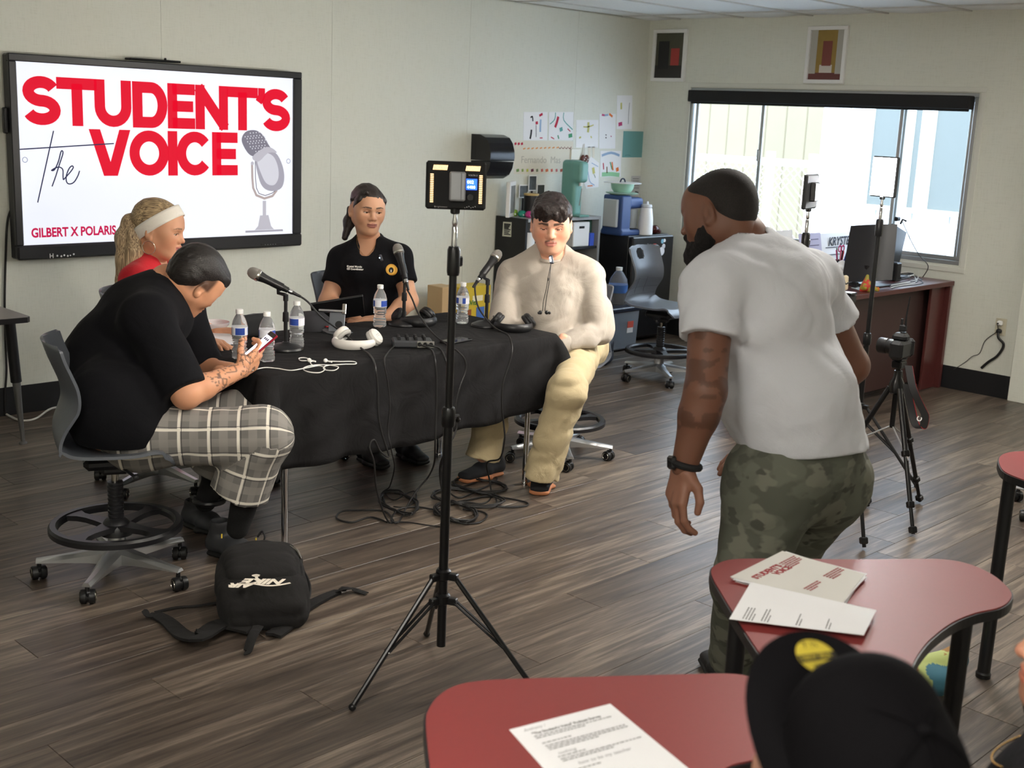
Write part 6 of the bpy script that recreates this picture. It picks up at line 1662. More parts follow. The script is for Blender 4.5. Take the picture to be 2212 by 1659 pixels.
def p_walker():
 ft_ = onz(1575, 1490)
 t = person('man in a white tee and camouflage pants walking past the tables', (ft_.x, ft_.y, 0))
 skin = srgb(112, 76, 60)
 J = dict(neck=at(1606, 532, 3.58), shL=at(1540, 622, 3.40), shR=at(1752, 606, 3.72), elL=at(1524, 846, 3.32), elR=at(1838, 790, 3.84), wrL=at(1478, 1008, 3.36), wrR=at(1668, 960, 3.98),
   chest=at(1652, 690, 3.56), waist=at(1712, 860, 3.58), pelvis=at(1742, 980, 3.62))
 J['hipL'] = at(1672, 1040, 3.56); J['hipR'] = at(1778, 1036, 3.74); J['knL'] = at(1612, 1260, 3.58); J['knR'] = at(1690, 1216, 4.0); J['anL'] = ft_+UP*.10; J['anR'] = onz(1690, 1390)+UP*.12
 B = dict(hip=(.19, .155), waist=(.18, .15), chest=(.195, .14), sh=.072, arm=(.064, .056, .054, .036), leg=(.105, .078, .066, .048))
 fwd = cv(-.80, -.14, .52); up = cv(-.14, .96, .10)
 Mh0 = head_matrix((0, 0, 0), fwd, up, 1.03); c = at(1532, 460, 3.50)-Mh0@Vector((-.0815, -.012, -.012)); Mh = head_matrix(c, fwd, up, 1.03)
 o = dict(w=1.0, lid=.35, blush=.15, nose=1.15, brow=.0055, neckw=1.28, fat=.004, lip=np.array(srgb(96, 58, 52)))
 hv = build_head(Mh, skin, lerp(J['neck'], J['chest'], .12), o)
 # arm ink
 S = SDF(); torso(S, J, B, -.008); arms(S, J, B); legs(S, J, B, -.01); S.seg(lerp(J['neck'], J['chest'], -.1), lerp(J['neck'], J['chest'], .3), .078, .09, .03)
 V, F = S.mesh(.0065); V = relax(V, F, 2, .5); C = np.tile(np.array(skin), (len(V), 1))
 a0, b0 = np.array(J['shL']), np.array(J['elL']); ab = b0-a0; t_ = ((V-a0)@ab)/(ab@ab); nr = np.linalg.norm(V-a0-np.clip(t_, 0, 1.3)[:, None]*ab, axis=1) < .085
 P = V.astype(np.float32); ink = (vnoise(P*np.array([26, 26, 60], np.float32)) > .10) & nr & (t_ > .3) & (t_ < 1.35)
 C[ink] = C[ink]*.62
 hL = hand_part(J['wrL'], at(1458, 1092, 3.36)-J['wrL'], cv(.75, .1, .4), [(.35, .5, .4), (.4, .55, .45), (.5, .6, .5), (.55, .6, .5)], 1, 1.12, skin, thumb=(.8, .6))
 hR = hand_part(J['wrR'], at(1575, 990, 3.94)-J['wrR'], cv(0, -.9, .3), [.3]*4, -1, 1.1, skin)
 # warmer palms and backs of the hands
 hc = np.tile(np.array(srgb(140, 98, 80)), (len(hL[0]), 1))
 child('body', np_mesh('body', [(V, F), hv[:2], hL[:2], hR[:2]], M_SKIN, [C, hv[2], hc, hR[2]]), t); add_eyes(t, Mh, o, (0, 0))
 m = fabric('tee_white', srgb(204, 206, 212), bump=.4, bscale=6, var=.03, sheen=.05)
 S = SDF(); torso(S, J, B, .014, k=.07); arms(S, J, B, .022, .52, flat=True, flare=.014)
 S.ell(lerp(J['chest'], J['neck'], .45)+cv(.06, -.02, -.03), (.17, .13, .15), k=.08)
 S.ell(lerp(J['waist'], J['chest'], .2)+cv(-.05, 0, .03), (.17, .17, .16), k=.06)
 S.seg(J['waist'], lerp(J['waist'], J['pelvis'], 1.05), (.20, .17), (.205, .17), .05, J['hipR']-J['hipL'])
 nv = J['neck']; S.seg(nv+cv(-.08, .06, .02), nv+cv(-.005, -.005, 0), .088, .078, .012, sub=True)
 S.warp(folds(.014, 6, cv(.55, .8, 0), 2)); S.warp(folds(.009, 12, cv(.8, -.5, .1), 7)); S.warp(folds(.005, 20, cv(.6, .7, 0), 5))
 hem = at(1720, 984, 3.5); S.cut(hem, cv(.02, -1, .10)); solid('tee_shirt', S, .0065, m, t)
 S = SDF(); S.seg(J['hipL'], J['hipR'], .150, .150, .05); S.seg(J['pelvis'], J['waist'], (.19, .16), (.185, .155), .04, J['hipR']-J['hipL'])
 for q in 'LR':
  h, kn, an = J['hip'+q], J['kn'+q], J['an'+q]; S.seg(h, kn, .138, .098, .05); S.seg(kn, an, .098, .080, .04, flat=True)
 S.cut(lerp(J['pelvis'], J['waist'], .7), cv(0, 1, 0)); S.warp(folds(.010, 7, cv(.2, .9, 0), 1)); S.warp(folds(.005, 16, cv(.8, .3, 0), 3))
 solid('camouflage_pants', S, .0065, camo(), t)
 ma = mat('shoe_dark', srgb(30, 30, 32), .7); d_ = (-RH*.15+FH).normalized()
 for q in 'LR': a_ = Vector(J['an'+q]); shoe(t, Vector((a_.x, a_.y, .002))-d_*.07, Vector((a_.x, a_.y, .002))+d_*.2, UP, .29, ma, ma, .1, .054)
 # cropped hair and full beard
 hm = hair_mat('hair_crop', srgb(16, 13, 12), srgb(34, 28, 26), (60, 60, 60), .7)
 S = SDF(); S.ell((0, -.022, .037), (.0785, .101, .086), k=0); S.ell((0, .030, .056), (.066, .054, .042), k=.02); S.ell((0, -.055, -.005), (.071, .062, .072), k=.03)
 S.ell((0, .090, -.045), (.070, .060, .092), k=.006, sub=True); S.ell((0, .098, .012), (.062, .045, .060), k=.010, sub=True)
 for x in (-1, 1): S.ell((x*.092, .002, -.030), (.024, .026, .040), k=.008, sub=True)
 S.cut((0, -.06, -.066), (0, -.35, -1), k=.012)
 V, F = S.mesh(.0035); child('hair', np_mesh('hair', [(xf(V, Mh), F)], hm), t)
 S = SDF(); S.seg((-.058, .012, -.035), (-.05, .02, -.075), .016, .026, .02); S.seg((.058, .012, -.035), (.05, .02, -.075), .016, .026, .02)
 for x in (-1, 1): S.seg((x*.05, .018, -.075), (0, .078, -.105), .026, .026, .03)
 S.ell((0, .060, -.118), (.046, .042, .040), k=.03); S.seg((-.02, .092, -.052), (.02, .092, -.052), .007, .007, .008)
 for x in (-1, 1): S.seg((x*.02, .090, -.053), (x*.034, .075, -.085), .008, .012, .012)
 S.ell((0, .104, -.066), (.02, .012, .010), k=.004, sub=True)
 S.warp(lambda P: (.006*vnoise(P*90)).astype(np.float32))
 V, F = S.mesh(.0035); child('beard', np_mesh('beard', [(xf(V, Mh), F)], mat('beard_black', srgb(16, 13, 12), .9, bump=.5, bscale=200)), t)
 # watch and ring
 wv = (J['wrL']-J['elL']).normalized(); x_, y_, z_ = frame(wv); wc = lerp(J['elL'], J['wrL'], .96)
 b = MB(); b.tube([wc+(x_*math.cos(a_)+y_*math.sin(a_))*.041 for a_ in [2*math.pi*i/24 for i in range(24)]], .010, 8, closed=True); wpart(b, 'watch_strap', M_BLACKM, t)
 q = wc+cv(-.038, .004, -.012); b = MB(); b.box(q, (.016, .038, .042), plane_M((0, 0, 0), cv(1, 0, .3), cv(0, 1, 0)), bev=.006); wpart(b, 'watch_case', M_BLACK, t)
 return t
p_walker()
# ------------------------------------------------------------------ capped person in the right foreground
def p_cap():
 c = at(1830, 1690, 1.27); t = person('person in a black flat-brim cap seen from behind in the foreground', (c.x, c.y, 0))
 fwd = FH*.80-RH*.30+UP*.62; up = UP; Mh = head_matrix(c, fwd, up, 1.0); skin = srgb(150, 106, 84)
 nk = c-UP*.17-FH*.03
 hv = build_head(Mh, skin, nk-UP*.03, dict(neckw=1.1))
 J = dict(neck=nk, shL=nk-RH*.17-UP*.06, shR=nk+RH*.17-UP*.06, elL=nk-RH*.25-UP*.30, elR=nk+RH*.25-UP*.30, wrL=nk-RH*.12-UP*.38+FH*.2, wrR=nk+RH*.12-UP*.38+FH*.2, chest=nk-UP*.16, waist=nk-UP*.34-FH*.02, pelvis=nk-UP*.52-FH*.03)
 pel = J['pelvis']; J['hipL'] = pel-RH*.1; J['hipR'] = pel+RH*.1; J['knL'] = pel+FH*.38-RH*.14; J['knR'] = pel+FH*.38+RH*.14; J['anL'] = Vector((J['knL'].x, J['knL'].y, .09)); J['anR'] = Vector((J['knR'].x, J['knR'].y, .09))
 B = dict(hip=(.165, .13), waist=(.155, .12), chest=(.165, .12), sh=.058, arm=(.05, .044, .042, .028), leg=(.085, .062, .055, .038))
 S = SDF(); torso(S, J, B, -.008); arms(S, J, B); legs(S, J, B, -.01); S.seg(nk+UP*.02, nk-UP*.06, .06, .08, .03)
 hs = [hand_part(J['wr'+q], FH, -UP, [.4]*4, s_, 1, skin) for q, s_ in (('L', -1), ('R', 1))]; body_mesh(t, S, .009, skin, [hv]+hs)
 S = SDF(); torso(S, J, B, .012); arms(S, J, B, .016, 1.85, flat=True); S.cut(pel, (0, 0, -1)); solid('hoodie', S, .008, fabric('hoodie_black', srgb(24, 24, 26)), t)
 S = SDF(); S.seg(J['hipL'], J['hipR'], .12, .12, .03); legs(S, J, B, .012, 1.95); solid('pants', S, .009, mat('pants_dark', srgb(30, 30, 36), .85), t)
 ma = mat('shoe_black', srgb(18, 18, 19), .6)
 for q in 'LR': a_ = Vector(J['an'+q]); shoe(t, Vector((a_.x, a_.y, .002))-FH*.06, Vector((a_.x, a_.y, .002))+FH*.2, UP, .26, ma, ma)
 # cap: panelled crown, flat brim with a gold size sticker
 mc = fabric('cap_black', srgb(11, 10, 12), bump=.1, bscale=30, sheen=0)
 S = SDF(); S.ell((0, -.016, .050), (.088, .108, .100), k=0); S.ell((0, .045, .080), (.070, .050, .060), k=.03); S.cut((0, 0, .010), (0, -.04, -1))
 V, F = S.mesh(.004); V = relax(V, F, 1); cp = child('cap', np_mesh('cap', [(xf(V, Mh), F)], mc), t)
 b = MB(); top = []; n = 26; rows = []
 for k in range(7):
  r = []
  for i in range(n+1):
   a_ = math.pi*i/n; w0 = (.086*math.cos(a_), .088*math.sin(a_)-.012); w1 = (.100*math.cos(a_), .175*max(0.0, math.sin(a_))**.62-.012); f = k/6
   x = w0[0]*(1-f)+w1[0]*f; y = w0[1]*(1-f)+w1[1]*f; r.append(Mh@Vector((x, y, .046-.9*x*x-.02*f)))
  rows.append(r)
 b.grid(rows[::-1], thick=-.004); br = b.build('brim', mc, cp)
 b = MB()
 for i in range(6):
  a_ = math.pi/2+math.pi*i/3; pts = [Mh@Vector((.0895*math.sin(f)*math.cos(a_), -.016+.110*math.sin(f)*math.sin(a_)+(.012*math.sin(f) if math.sin(a_) > .5 else 0), .050+.1035*math.cos(f))) for f in [j/10*1.6 for j in range(11)]]
  b.tube(pts, .0009, 4)
 b.sphere(Mh@Vector((0, -.016, .152)), .008, nu=10, nv=6, sc=(1, 1, .5)); b.build('crown_seam', mc, cp)
 # pale inner band showing where crown meets brim
 pts = [Mh@Vector((.083*math.cos(a_), .090*math.sin(a_)-.010, .052)) for a_ in [math.pi*(.32+.36*i/14) for i in range(15)]]
 MB().tube(pts, .0035, 6).build('brim_piping', mat('piping_white', srgb(205, 200, 205), .7), cp)
 g = mat('sticker_gold', srgb(196, 176, 64), .35, .3); zc = .046-.9*.015**2-.012
 def SB(x, y): return Mh@Vector((x, y, .0512-.9*x*x-.02*max(0, (y-.076)/.087)))
 ctr = (.004, .126); b = MB(); pts = [SB(ctr[0]+.024*math.cos(a_), ctr[1]+.024*math.sin(a_)) for a_ in [2*math.pi*i/24 for i in range(24)]]; b.add(pts+[SB(*ctr)], [(i, (i+1) % 24, 24) for i in range(24)]); st_ = b.build('size_sticker', g, br)
 dk = mat('sticker_ink', srgb(32, 28, 20), .6); b = MB(); b.add([SB(ctr[0]+x, ctr[1]+y)+UP*.0006 for x, y in ((-.0235, -.006), (.0235, -.006), (.0235, .004), (-.0235, .004))], [(0, 1, 2, 3)]); b.build('sticker_band', dk, br)
 ex, ey = (SB(.01, .12)-SB(0, .12)), (SB(.0, .13)-SB(0, .12))
 text('7 \u00bd', .012, plane_M(SB(-.006, .1385)+UP*.0008, ex, ey), dk, br, 'sticker_lettering', ext=.0002)
 text('NEW ERA', .0085, plane_M(SB(-.0165, .1220)+UP*.0012, ex, ey), g, br, 'sticker_lettering', ext=.0002)
 text('59FIFTY', .006, plane_M(SB(-.008, .1115)+UP*.0008, ex, ey), dk, br, 'sticker_lettering', ext=.0002)
p_cap()
# ------------------------------------------------------------------ bearded person at the right edge
def p_edge():
 c = at(2378, 1392, 1.80); t = person('person in a black shirt with a gold chain at the right edge', (c.x, c.y, 0))
 fwd = (-RH*.97+FH*.22+UP*.06); Mh = head_matrix(c, fwd, UP, 1.0); skin = srgb(196, 142, 116)
 nk = c-UP*.155+RH*.03
 hv = build_head(Mh, skin, nk-UP*.03, dict(neckw=1.1, stubble=.6, nose=1.1))
 fd = (-RH*.8+FH*.6).normalized(); sd = Vector((-fd.y, fd.x, 0))
 J = dict(neck=nk, shL=nk-sd*.17-UP*.06, shR=nk+sd*.17-UP*.06, elL=nk-sd*.24-UP*.32, elR=nk+sd*.24-UP*.32, wrL=nk-sd*.12-UP*.40+fd*.2, wrR=nk+sd*.12-UP*.40+fd*.2, chest=nk-UP*.16+fd*.02, waist=nk-UP*.34, pelvis=nk-UP*.52)
 pel = J['pelvis']; J['hipL'] = pel-sd*.1; J['hipR'] = pel+sd*.1; J['knL'] = pel+fd*.38-sd*.12; J['knR'] = pel+fd*.38+sd*.12; J['anL'] = Vector((J['knL'].x, J['knL'].y, .09)); J['anR'] = Vector((J['knR'].x, J['knR'].y, .09))
 B = dict(hip=(.17, .135), waist=(.16, .125), chest=(.175, .13), sh=.062, arm=(.054, .048, .044, .03), leg=(.088, .064, .056, .04))
 S = SDF(); torso(S, J, B, -.008); arms(S, J, B); legs(S, J, B, -.01); S.seg(nk+UP*.02, nk-UP*.06, .064, .085, .03)
 hs = [hand_part(J['wr'+q], fd, -UP, [.4]*4, s_, 1, skin) for q, s_ in (('L', -1), ('R', 1))]; body_mesh(t, S, .009, skin, [hv]+hs); add_eyes(t, Mh, dict(w=1.0))
 S = SDF(); torso(S, J, B, .012); arms(S, J, B, .016, .7, flat=True); S.seg(nk+UP*.08, nk, .07, .066, .01, sub=True); S.cut(pel, (0, 0, -1)); solid('shirt', S, .008, fabric('shirt_black', srgb(24, 24, 27)), t)
 S = SDF(); S.seg(J['hipL'], J['hipR'], .12, .12, .03); legs(S, J, B, .012, 1.95); solid('pants', S, .009, mat('pants_dark', srgb(30, 30, 36), .85), t)
 ma = mat('shoe_black', srgb(18, 18, 19), .6)
 for q in 'LR': a_ = Vector(J['an'+q]); shoe(t, Vector((a_.x, a_.y, .002))-fd*.06, Vector((a_.x, a_.y, .002))+fd*.2, UP, .26, ma, ma)
 S = SDF(); S.ell((0, -.024, .040), (.082, .104, .089), k=0); S.ell((0, .095, -.035), (.070, .065, .090), k=.006, sub=True); S.ell((0, .108, .01), (.066, .045, .060), k=.010, sub=True)
 for x in (-1, 1): S.ell((x*.094, .004, -.030), (.026, .03, .044), k=.010, sub=True)
 S.cut((0, -.06, -.045), (0, -.25, -1), k=.01); V, F = S.mesh(.004); child('hair', np_mesh('hair', [(xf(V, Mh), F)], hair_mat('hair_edge', srgb(16, 13, 12), srgb(40, 34, 30), (40, 40, 40))), t)
 S = SDF()
 for x in (-1, 1): S.seg((x*.056, .0, -.07), (0, .066, -.112), .020, .020, .02)
 S.warp(lambda P: (.005*vnoise(P*90)).astype(np.float32)); V, F = S.mesh(.004); child('beard', np_mesh('beard', [(xf(V, Mh), F)], mat('beard_black', srgb(16, 13, 12), .9)), t)
 gm = mat('gold', srgb(226, 182, 110), .22, 1.0)
 for i, (r0, dz) in enumerate(((.095, -.05), (.105, -.075))):
  pts = catmull([nk+sd*r0*math.sin(a_)+fd*(.10*math.cos(a_)+.055)+UP*(dz*math.cos(a_)-.028) for a_ in [2*math.pi*k/14 for k in range(14)]], 6, True); b = MB()
  for k in range(0, len(pts)):
   d_ = (pts[(k+1) % len(pts)]-pts[k-1]).normalized(); b.sphere(pts[k], .0032, nu=6, nv=4, sc=(.6, .6, 1.5), rot=d_.to_track_quat('Z', 'Y').to_matrix())
  wpart(b, 'gold_chain', gm, t)
p_edge()
# ================================================================== things on the black table
M_PET = mat('clear_bottle', (.97, .985, 1.0), 0.03, trans=.86, ior=1.16, spec=.9)
M_LABW = mat('label_white', srgb(226, 228, 236), .5); M_LABB = mat('label_blue', srgb(44, 74, 160), .45)
def bottle_proto():
 t = thing('water_bottle', 'small clear water bottle with white cap', 'bottle')
 pr = [(.0, .001), (.024, .0), (.030, .004), (.0315, .012)]
 for i in range(6): z = .018+.0125*i; pr += [(.0315-.0035*(1 if i in (2, 3) else 0), z), (.0290-.0035*(1 if i in (2, 3) else 0), z+.005), (.0315-.0035*(1 if i in (2, 3) else 0), z+.010)]
 pr += [(.0318, .098), (.0318, .133), (.0312, .138), (.027, .155), (.019, .172), (.0125, .182), (.0125, .186)]
 b = MB(); b.lathe(pr, n=28); b.build('bottle_body', M_PET, t)
 MB().lathe([(.0326, .099), (.0326, .131)], n=28).build('label_band', M_LABW, t)
 b = MB()
 for a0, a1 in ((.2, 1.5), (3.2, 4.4), (5.0, 5.5)):
  pts = [[(.0329*math.cos(a_), .0329*math.sin(a_), z) for a_ in [a0+(a1-a0)*i/8 for i in range(9)]] for z in (.101, .129)]
  b.grid(pts)
 b.build('label_print', M_LABB, t)
 b = MB(); b.lathe([(.0145, .184), (.0148, .185), (.0148, .200), (.0138, .202), (0, .202)], n=20); b.build('cap', M_WHITE, t)
 return t
bp0 = bottle_proto(); first = True
for (px, py), lab, rz in (((518, 774), 'water bottle beside the hand of the woman in red', .4), ((577, 780), 'water bottle right behind the raised phone', 1.5), ((641, 751), 'water bottle showing its barcode right of the left microphone', 2.8), ((820, 706), 'water bottle in front of the woman in the black polo', 4.0), ((998, 698), 'water bottle beside the tall light stand near the snack boxes', 5.2)):
 t = bp0 if first else copy_tree(bp0); first = False; p = onz(px, py, TZ); t.location = p; t.rotation_euler = (0, 0, rz); t['label'] = lab; t['group'] = 'water bottles on the table'
p = onz(641, 751, TZ); q = at(643, 703, dep(p)-.034*1.0)
# ------------------------------------------------------------------ microphones on stands
M_MIC = mat('mic_black', srgb(26, 26, 28), .38); M_GRL = mat('mic_grille', srgb(150, 146, 140), .45, .8, bump=.6, bscale=700); M_RIB = mat('mic_band', srgb(190, 186, 178), .25, 1.0)
def mic_set(base, tail, head, lab):
 base, tail, head = Vector(base), Vector(tail), Vector(head); d = (head-tail).normalized()
 t = thing('desk_microphone_stand', 'black round-based desk stand '+lab, 'microphone stand', base)
 b = MB(); b.lathe([(.073, 0), (.075, .004), (.072, .012), (.05, .022), (.02, .028), (.013, .034)], n=32); b.build('round_base', M_MIC, t)
 piv = tail+d*.045-Vector((0, 0, .028)); h = piv.z-base.z
 b = MB(); b.cyl((0, 0, .03), (0, 0, h*.62), .0085, n=12); b.build('lower_post', M_MIC, t)
 b = MB(); b.lathe([(.0125, h*.5), (.0135, h*.52), (.0125, h*.66), (.0075, h*.68), (.0075, h*.86), (.011, h*.87), (.011, h*.98)], n=14); b.build('post_grip', M_MIC, t)
 top = piv-base; b = MB(); b.tube([(0, 0, h*.97), top*.98+Vector((0, 0, 0)), top+Vector((0, 0, .03))-d*.0], .008, 8)
 x_, y_, z_ = frame(d); b.tube([top+Vector((0, 0, .028))+d*s_ for s_ in (-.02, .03)], .0175, 12, caps=False); b.build('mic_clip', M_MIC, t)
 m = thing('microphone', 'handheld microphone '+lab, 'microphone', tail)
 b = MB(); b.lathe([(.0, -.002), (.0125, 0), (.0125, .012), (.0135, .016), (.0185, .105), (.0225, .128), (.0235, .132)], axis=d, n=20); b.build('handle', M_MIC, m)
 b = MB(); b.lathe([(.0238, .131), (.0265, .134), (.0265, .142), (.0238, .145)], axis=d, n=24); b.build('band', M_RIB, m)
 b = MB(); b.lathe([(.0235, .130), (.0255, .148), (.0252, .158), (.022, .171), (.014, .181), (.004, .1845), (0, .185)], axis=d, n=24); b.build('grille', M_GRL, m)
 b = MB(); b.lathe([(.0, -.062), (.0055, -.06), (.0075, -.03), (.0095, -.02), (.0095, -.002), (0, 0)], axis=d, n=14); b.build('plug', M_MIC, m)
 b = MB(); b.lathe([(.0100, -.020), (.0103, -.018), (.0103, -.006), (.0100, -.004)], axis=d, n=14); b.build('plug_ring', M_CHROME, m)
 return t, m
b1 = onz(617, 755, TZ); D = dep(b1)
h1, t1 = at(548, 590, D-.06), at(622, 627, D-.02)
mic_set(b1, t1, h1, 'beside the left water bottles')
b2 = onz(872, 702, TZ); D2 = dep(b2); h2, t2 = at(860, 540, D2-.02), at(876, 602, D2-.06)
mic_set(b2, t2, h2, 'in front of the woman in the black polo')
b3 = onz(1050, 705, TZ); D3 = dep(b3); h3, t3 = at(1068, 558, D3+.02), at(1036, 601, D3-.03)
mic_set(b3, t3, h3, 'in front of the young man in the sweatshirt')
lb = mat('stand_label', srgb(190, 190, 190), .5);
for px, py, D_ in ((604, 712, D), (873, 665, D2), (1046, 668, D3)):
 pass
# ------------------------------------------------------------------ tablet on a metal stand
p = onz(735, 720, TZ); dp = dep(p)
ts = thing('tablet_stand', 'grey metal tablet stand with a round cable hole', 'stand', p)
A0, A1 = at(718, 672, dp+.02), at(738, 714, dp)
dn = (A0-A1).normalized(); sd = cv(1, -.05, 0); nn = sd.cross(dn).normalized()
M_STD = mat('stand_grey', srgb(112, 116, 122), .35, .7)
b = MB(); hw = .036; n = 20
ho = A1.lerp(A0, .30)
outer = [A1-sd*hw, A1+sd*hw, A0+sd*hw, A0-sd*hw]
b.box((A0+A1)/2, (2*hw, (A0-A1).length, .004), plane_M((0, 0, 0), sd, dn), bev=.0012); wpart(b, 'arm', M_STD, ts)
b = MB(); b.cyl(ho-nn*.0001, ho-nn*.0034 if nn.dot(cv(0, 0, 1)) > 0 else ho+nn*.0034, .017, n=24); wpart(b, 'cable_hole', M_BLACKM, ts)
b = MB(); b.box(p+Vector((0, .02, .002)), (.11, .09, .004), bev=.0015); wpart(b, 'foot_plate', M_STD, ts)
b = MB(); b.cyl(A0-sd*.062, A0+sd*.062, .008, n=14); wpart(b, 'hinge', M_CHROME, ts)
b = MB(); b.box(A0+sd*.06+dn*.014, (.02, .05, .012), plane_M((0, 0, 0), sd, dn), bev=.003); wpart(b, 'side_clamp', M_RIB, ts)
tb = thing('tablet', 'black tablet tilted back on the grey metal stand', 'tablet', A0)
c00, c10, c01 = at(672, 656, dp+.03), at(766, 641, dp+.06), at(650, 698, dp+.16)
xx = (c10-c00); yy = (c01-c00); xx.normalize(); yy = (yy-xx*yy.dot(xx)).normalized(); cc = c00+xx*.118+yy*.085
b = MB(); b.box(cc, (.246, .178, .008), plane_M((0, 0, 0), xx, yy), bev=.003); wpart(b, 'tablet_body', M_BLACK, tb)
b = MB(); b.box(c00+xx*.118, (.246, .003, .0084), plane_M((0, 0, 0), xx, yy), bev=.001); wpart(b, 'bright_edge', mat('edge_alu', srgb(190, 192, 196), .3, .8), tb)
# ------------------------------------------------------------------ headphones
def headphones(c, fold, rot, m1, m2, lab, px_scale=1.0):
 t = thing('headphones', lab, 'headphones', c, rot)
 # lying: band arc flat on the table, cups tipped up on their pads
 b = MB(); pts = [(.085*math.cos(a_), .095*math.sin(a_), .022) for a_ in [math.radians(-200+220*i/30+10) for i in range(31)]]
 b.tube(pts, [.009+.005*math.sin(math.pi*i/30) for i in range(31)], 10, flat=(1, 1.5)); b.build('headband', m1, t)
 for s_ in (-1, 1):
  cen = Vector((s_*.078, .045, .040)); ax = Vector((s_*.75, .1, .62)).normalized()
  b = MB(); b.lathe([(0, .020), (.030, .019), (.037, .012), (.039, .0), (.036, -.006)], c=cen, axis=ax, n=26, sy=1.15); cu = b.build('ear_cup', m1, t)
  b = MB(); b.tube([cen-ax*.012+x_*.029*math.cos(a_)+y_*.034*math.sin(a_) for a_ in [2*math.pi*i/26 for i in range(26)] for x_, y_, z_ in [frame(ax, (0, 1, 0))]], .0105, 10, closed=True); b.build('ear_pad', m2, t)
  b = MB(); b.tube([(s_*.084, .02, .024), cen+ax*.02+Vector((0, -.03, 0)), cen+ax*.021], .005, 8); b.build('yoke', m1, t)
 return t
M_HW = mat('headphone_white', srgb(216, 212, 206), .4); M_HG = mat('headphone_grey', srgb(178, 176, 172), .45); M_HB = mat('headphone_black', srgb(24, 24, 26), .45); M_HP = mat('pad_black', srgb(30, 30, 32), .6)
headphones(onz(765, 748, TZ), 0, -1.05, M_HW, M_HG, 'white over-ear headphones lying near the table centre')
headphones(onz(900, 700, TZ), 0, -.3, M_HB, M_HP, 'black headphones in front of the middle microphone')
headphones(onz(1108, 712, TZ), 0, -.75, M_HB, M_HP, 'black headphones at the right end of the table')
# ------------------------------------------------------------------ audio mixer, phone, cap, notebook, cup
p = onz(890, 748, TZ); mx = thing('audio_mixer', 'small grey audio mixer with knobs and cables', 'audio mixer', p, -.62)
M_MIXB = mat('mixer_dark', srgb(52, 54, 58), .5); M_MIXF = mat('mixer_face', srgb(150, 148, 142), .35, .6)
b = MB(); b.box((0, 0, .017), (.175, .105, .030), bev=.006); b.build('mixer_body', M_MIXB, mx)
b = MB(); b.box((.055, -.053, .018), (.075, .004, .030), bev=.002); b.build('front_panel', M_MIXF, mx)
for i in range(4):
 for j in range(3): b = MB(); b.lathe([(.0075, 0), (.007, .014), (.005, .016), (0, .016)], c=(-.06+.037*i, -.028+.03*j, .032), n=12); b.build('knob', M_BLACK, mx)
for i in range(3): b = MB(); b.lathe([(.0085, 0), (.0095, .004), (.0075, .006), (.006, .002), (0, .001)], c=(.028+.025*i, -.0555, .020), axis=(0, -1, 0), n=14); b.build('jack_socket', M_BLACK, mx)
p = onz(985, 738, TZ); ph = thing('flat_phone', 'black phone lying flat on the table behind the light stand', 'phone', p, .15)
MB().box((0, 0, .005), (.155, .072, .008), bev=.003).build('phone_body', M_BLACK, ph); MB().box((0, 0, .0093), (.147, .066, .0006)).build('phone_screen', mat('screen_off', srgb(12, 12, 14), .08), ph)
p = onz(700, 712, TZ); cp = thing('baseball_cap', 'dark baseball cap with red trim beside the tablet stand', 'cap', p, .6)
b = MB(); b.lathe([(.085, 0), (.086, .02), (.078, .05), (.05, .075), (0, .085)], c=(0, .06, 0), n=26, sy=1.15); b.build('crown', mat('cap_charcoal', srgb(48, 48, 52), .9), cp)
b = MB(); rows = [[(x, -.02-.075*f*math.sqrt(max(0, 1-(x/.09)**2)), .006+.012*(1-f)-.6*x*x) for x in [-.085+.17*i/16 for i in range(17)]] for f in [k/5 for k in range(6)]]; b.grid(rows, thick=-.003); b.build('brim', mat('cap_brim', srgb(70, 68, 70), .9), cp)
b = MB(); b.tube([(.05*math.cos(a_)+.0, -.03+.018*math.sin(a_), .024) for a_ in [2*math.pi*i/18 for i in range(18)]], .0035, 6, closed=True); b.build('red_trim', mat('trim_red', srgb(170, 40, 44), .6), cp)
p = onz(672, 692, TZ); q = MB(); pts = [onz(648, 700, TZ), onz(690, 690, TZ), onz(700, 702, TZ), onz(660, 716, TZ)]
q.prism([(v.x, v.y) for v in pts], Matrix.Identity(4), TZ, TZ+.0015); tag(q.build('loose_sheet', M_PAPER), 'white sheet of paper under the tablet', 'paper')
pts = [onz(434, 758, TZ), onz(512, 742, TZ), onz(488, 716, TZ), onz(415, 730, TZ)]
if sum(pts[i].x*pts[(i+1) % 4].y-pts[(i+1) % 4].x*pts[i].y for i in range(4)) < 0: pts = pts[::-1]
nb_ = thing('notebook', 'open white notebook under the hand of the woman in red', 'notebook', pts[0])
b = MB(); b.prism([(v.x, v.y) for v in pts], Matrix.Identity(4), TZ, TZ+.010); wpart(b, 'pages', M_PAPER, nb_)
b = MB(); b.prism([(v.x+(v.x-pts[0].x)*.02, v.y) for v in pts], Matrix.Identity(4), TZ-.0005, TZ+.001); wpart(b, 'cover', mat('cover_grey', srgb(70, 70, 78), .6), nb_)
p = onz(478, 722, TZ)+Vector((.0, .06, 0)); cu = thing('white_bowl', 'shallow white dish behind the hand of the woman in red', 'dish', p)
b = MB(); b.lathe([(.03, 0), (.034, .003), (.066, .034), (.07, .048), (.067, .048), (.062, .035), (.03, .006), (0, .005)], n=30); b.build('dish_shell', mat('ceramic', srgb(214, 210, 214), .25), cu)
b = MB(); b.lathe([(.026, -.004), (.026, 0)], n=20, c=(0, 0, .0045)); b.build('foot_ring', mat('ceramic', srgb(214, 210, 214), .25), cu)
p = onz(556, 735, TZ)+Vector((.03, .08, 0)); pb = thing('fabric_pouch', 'black fabric pouch behind the left bottles', 'pouch', p, .5)
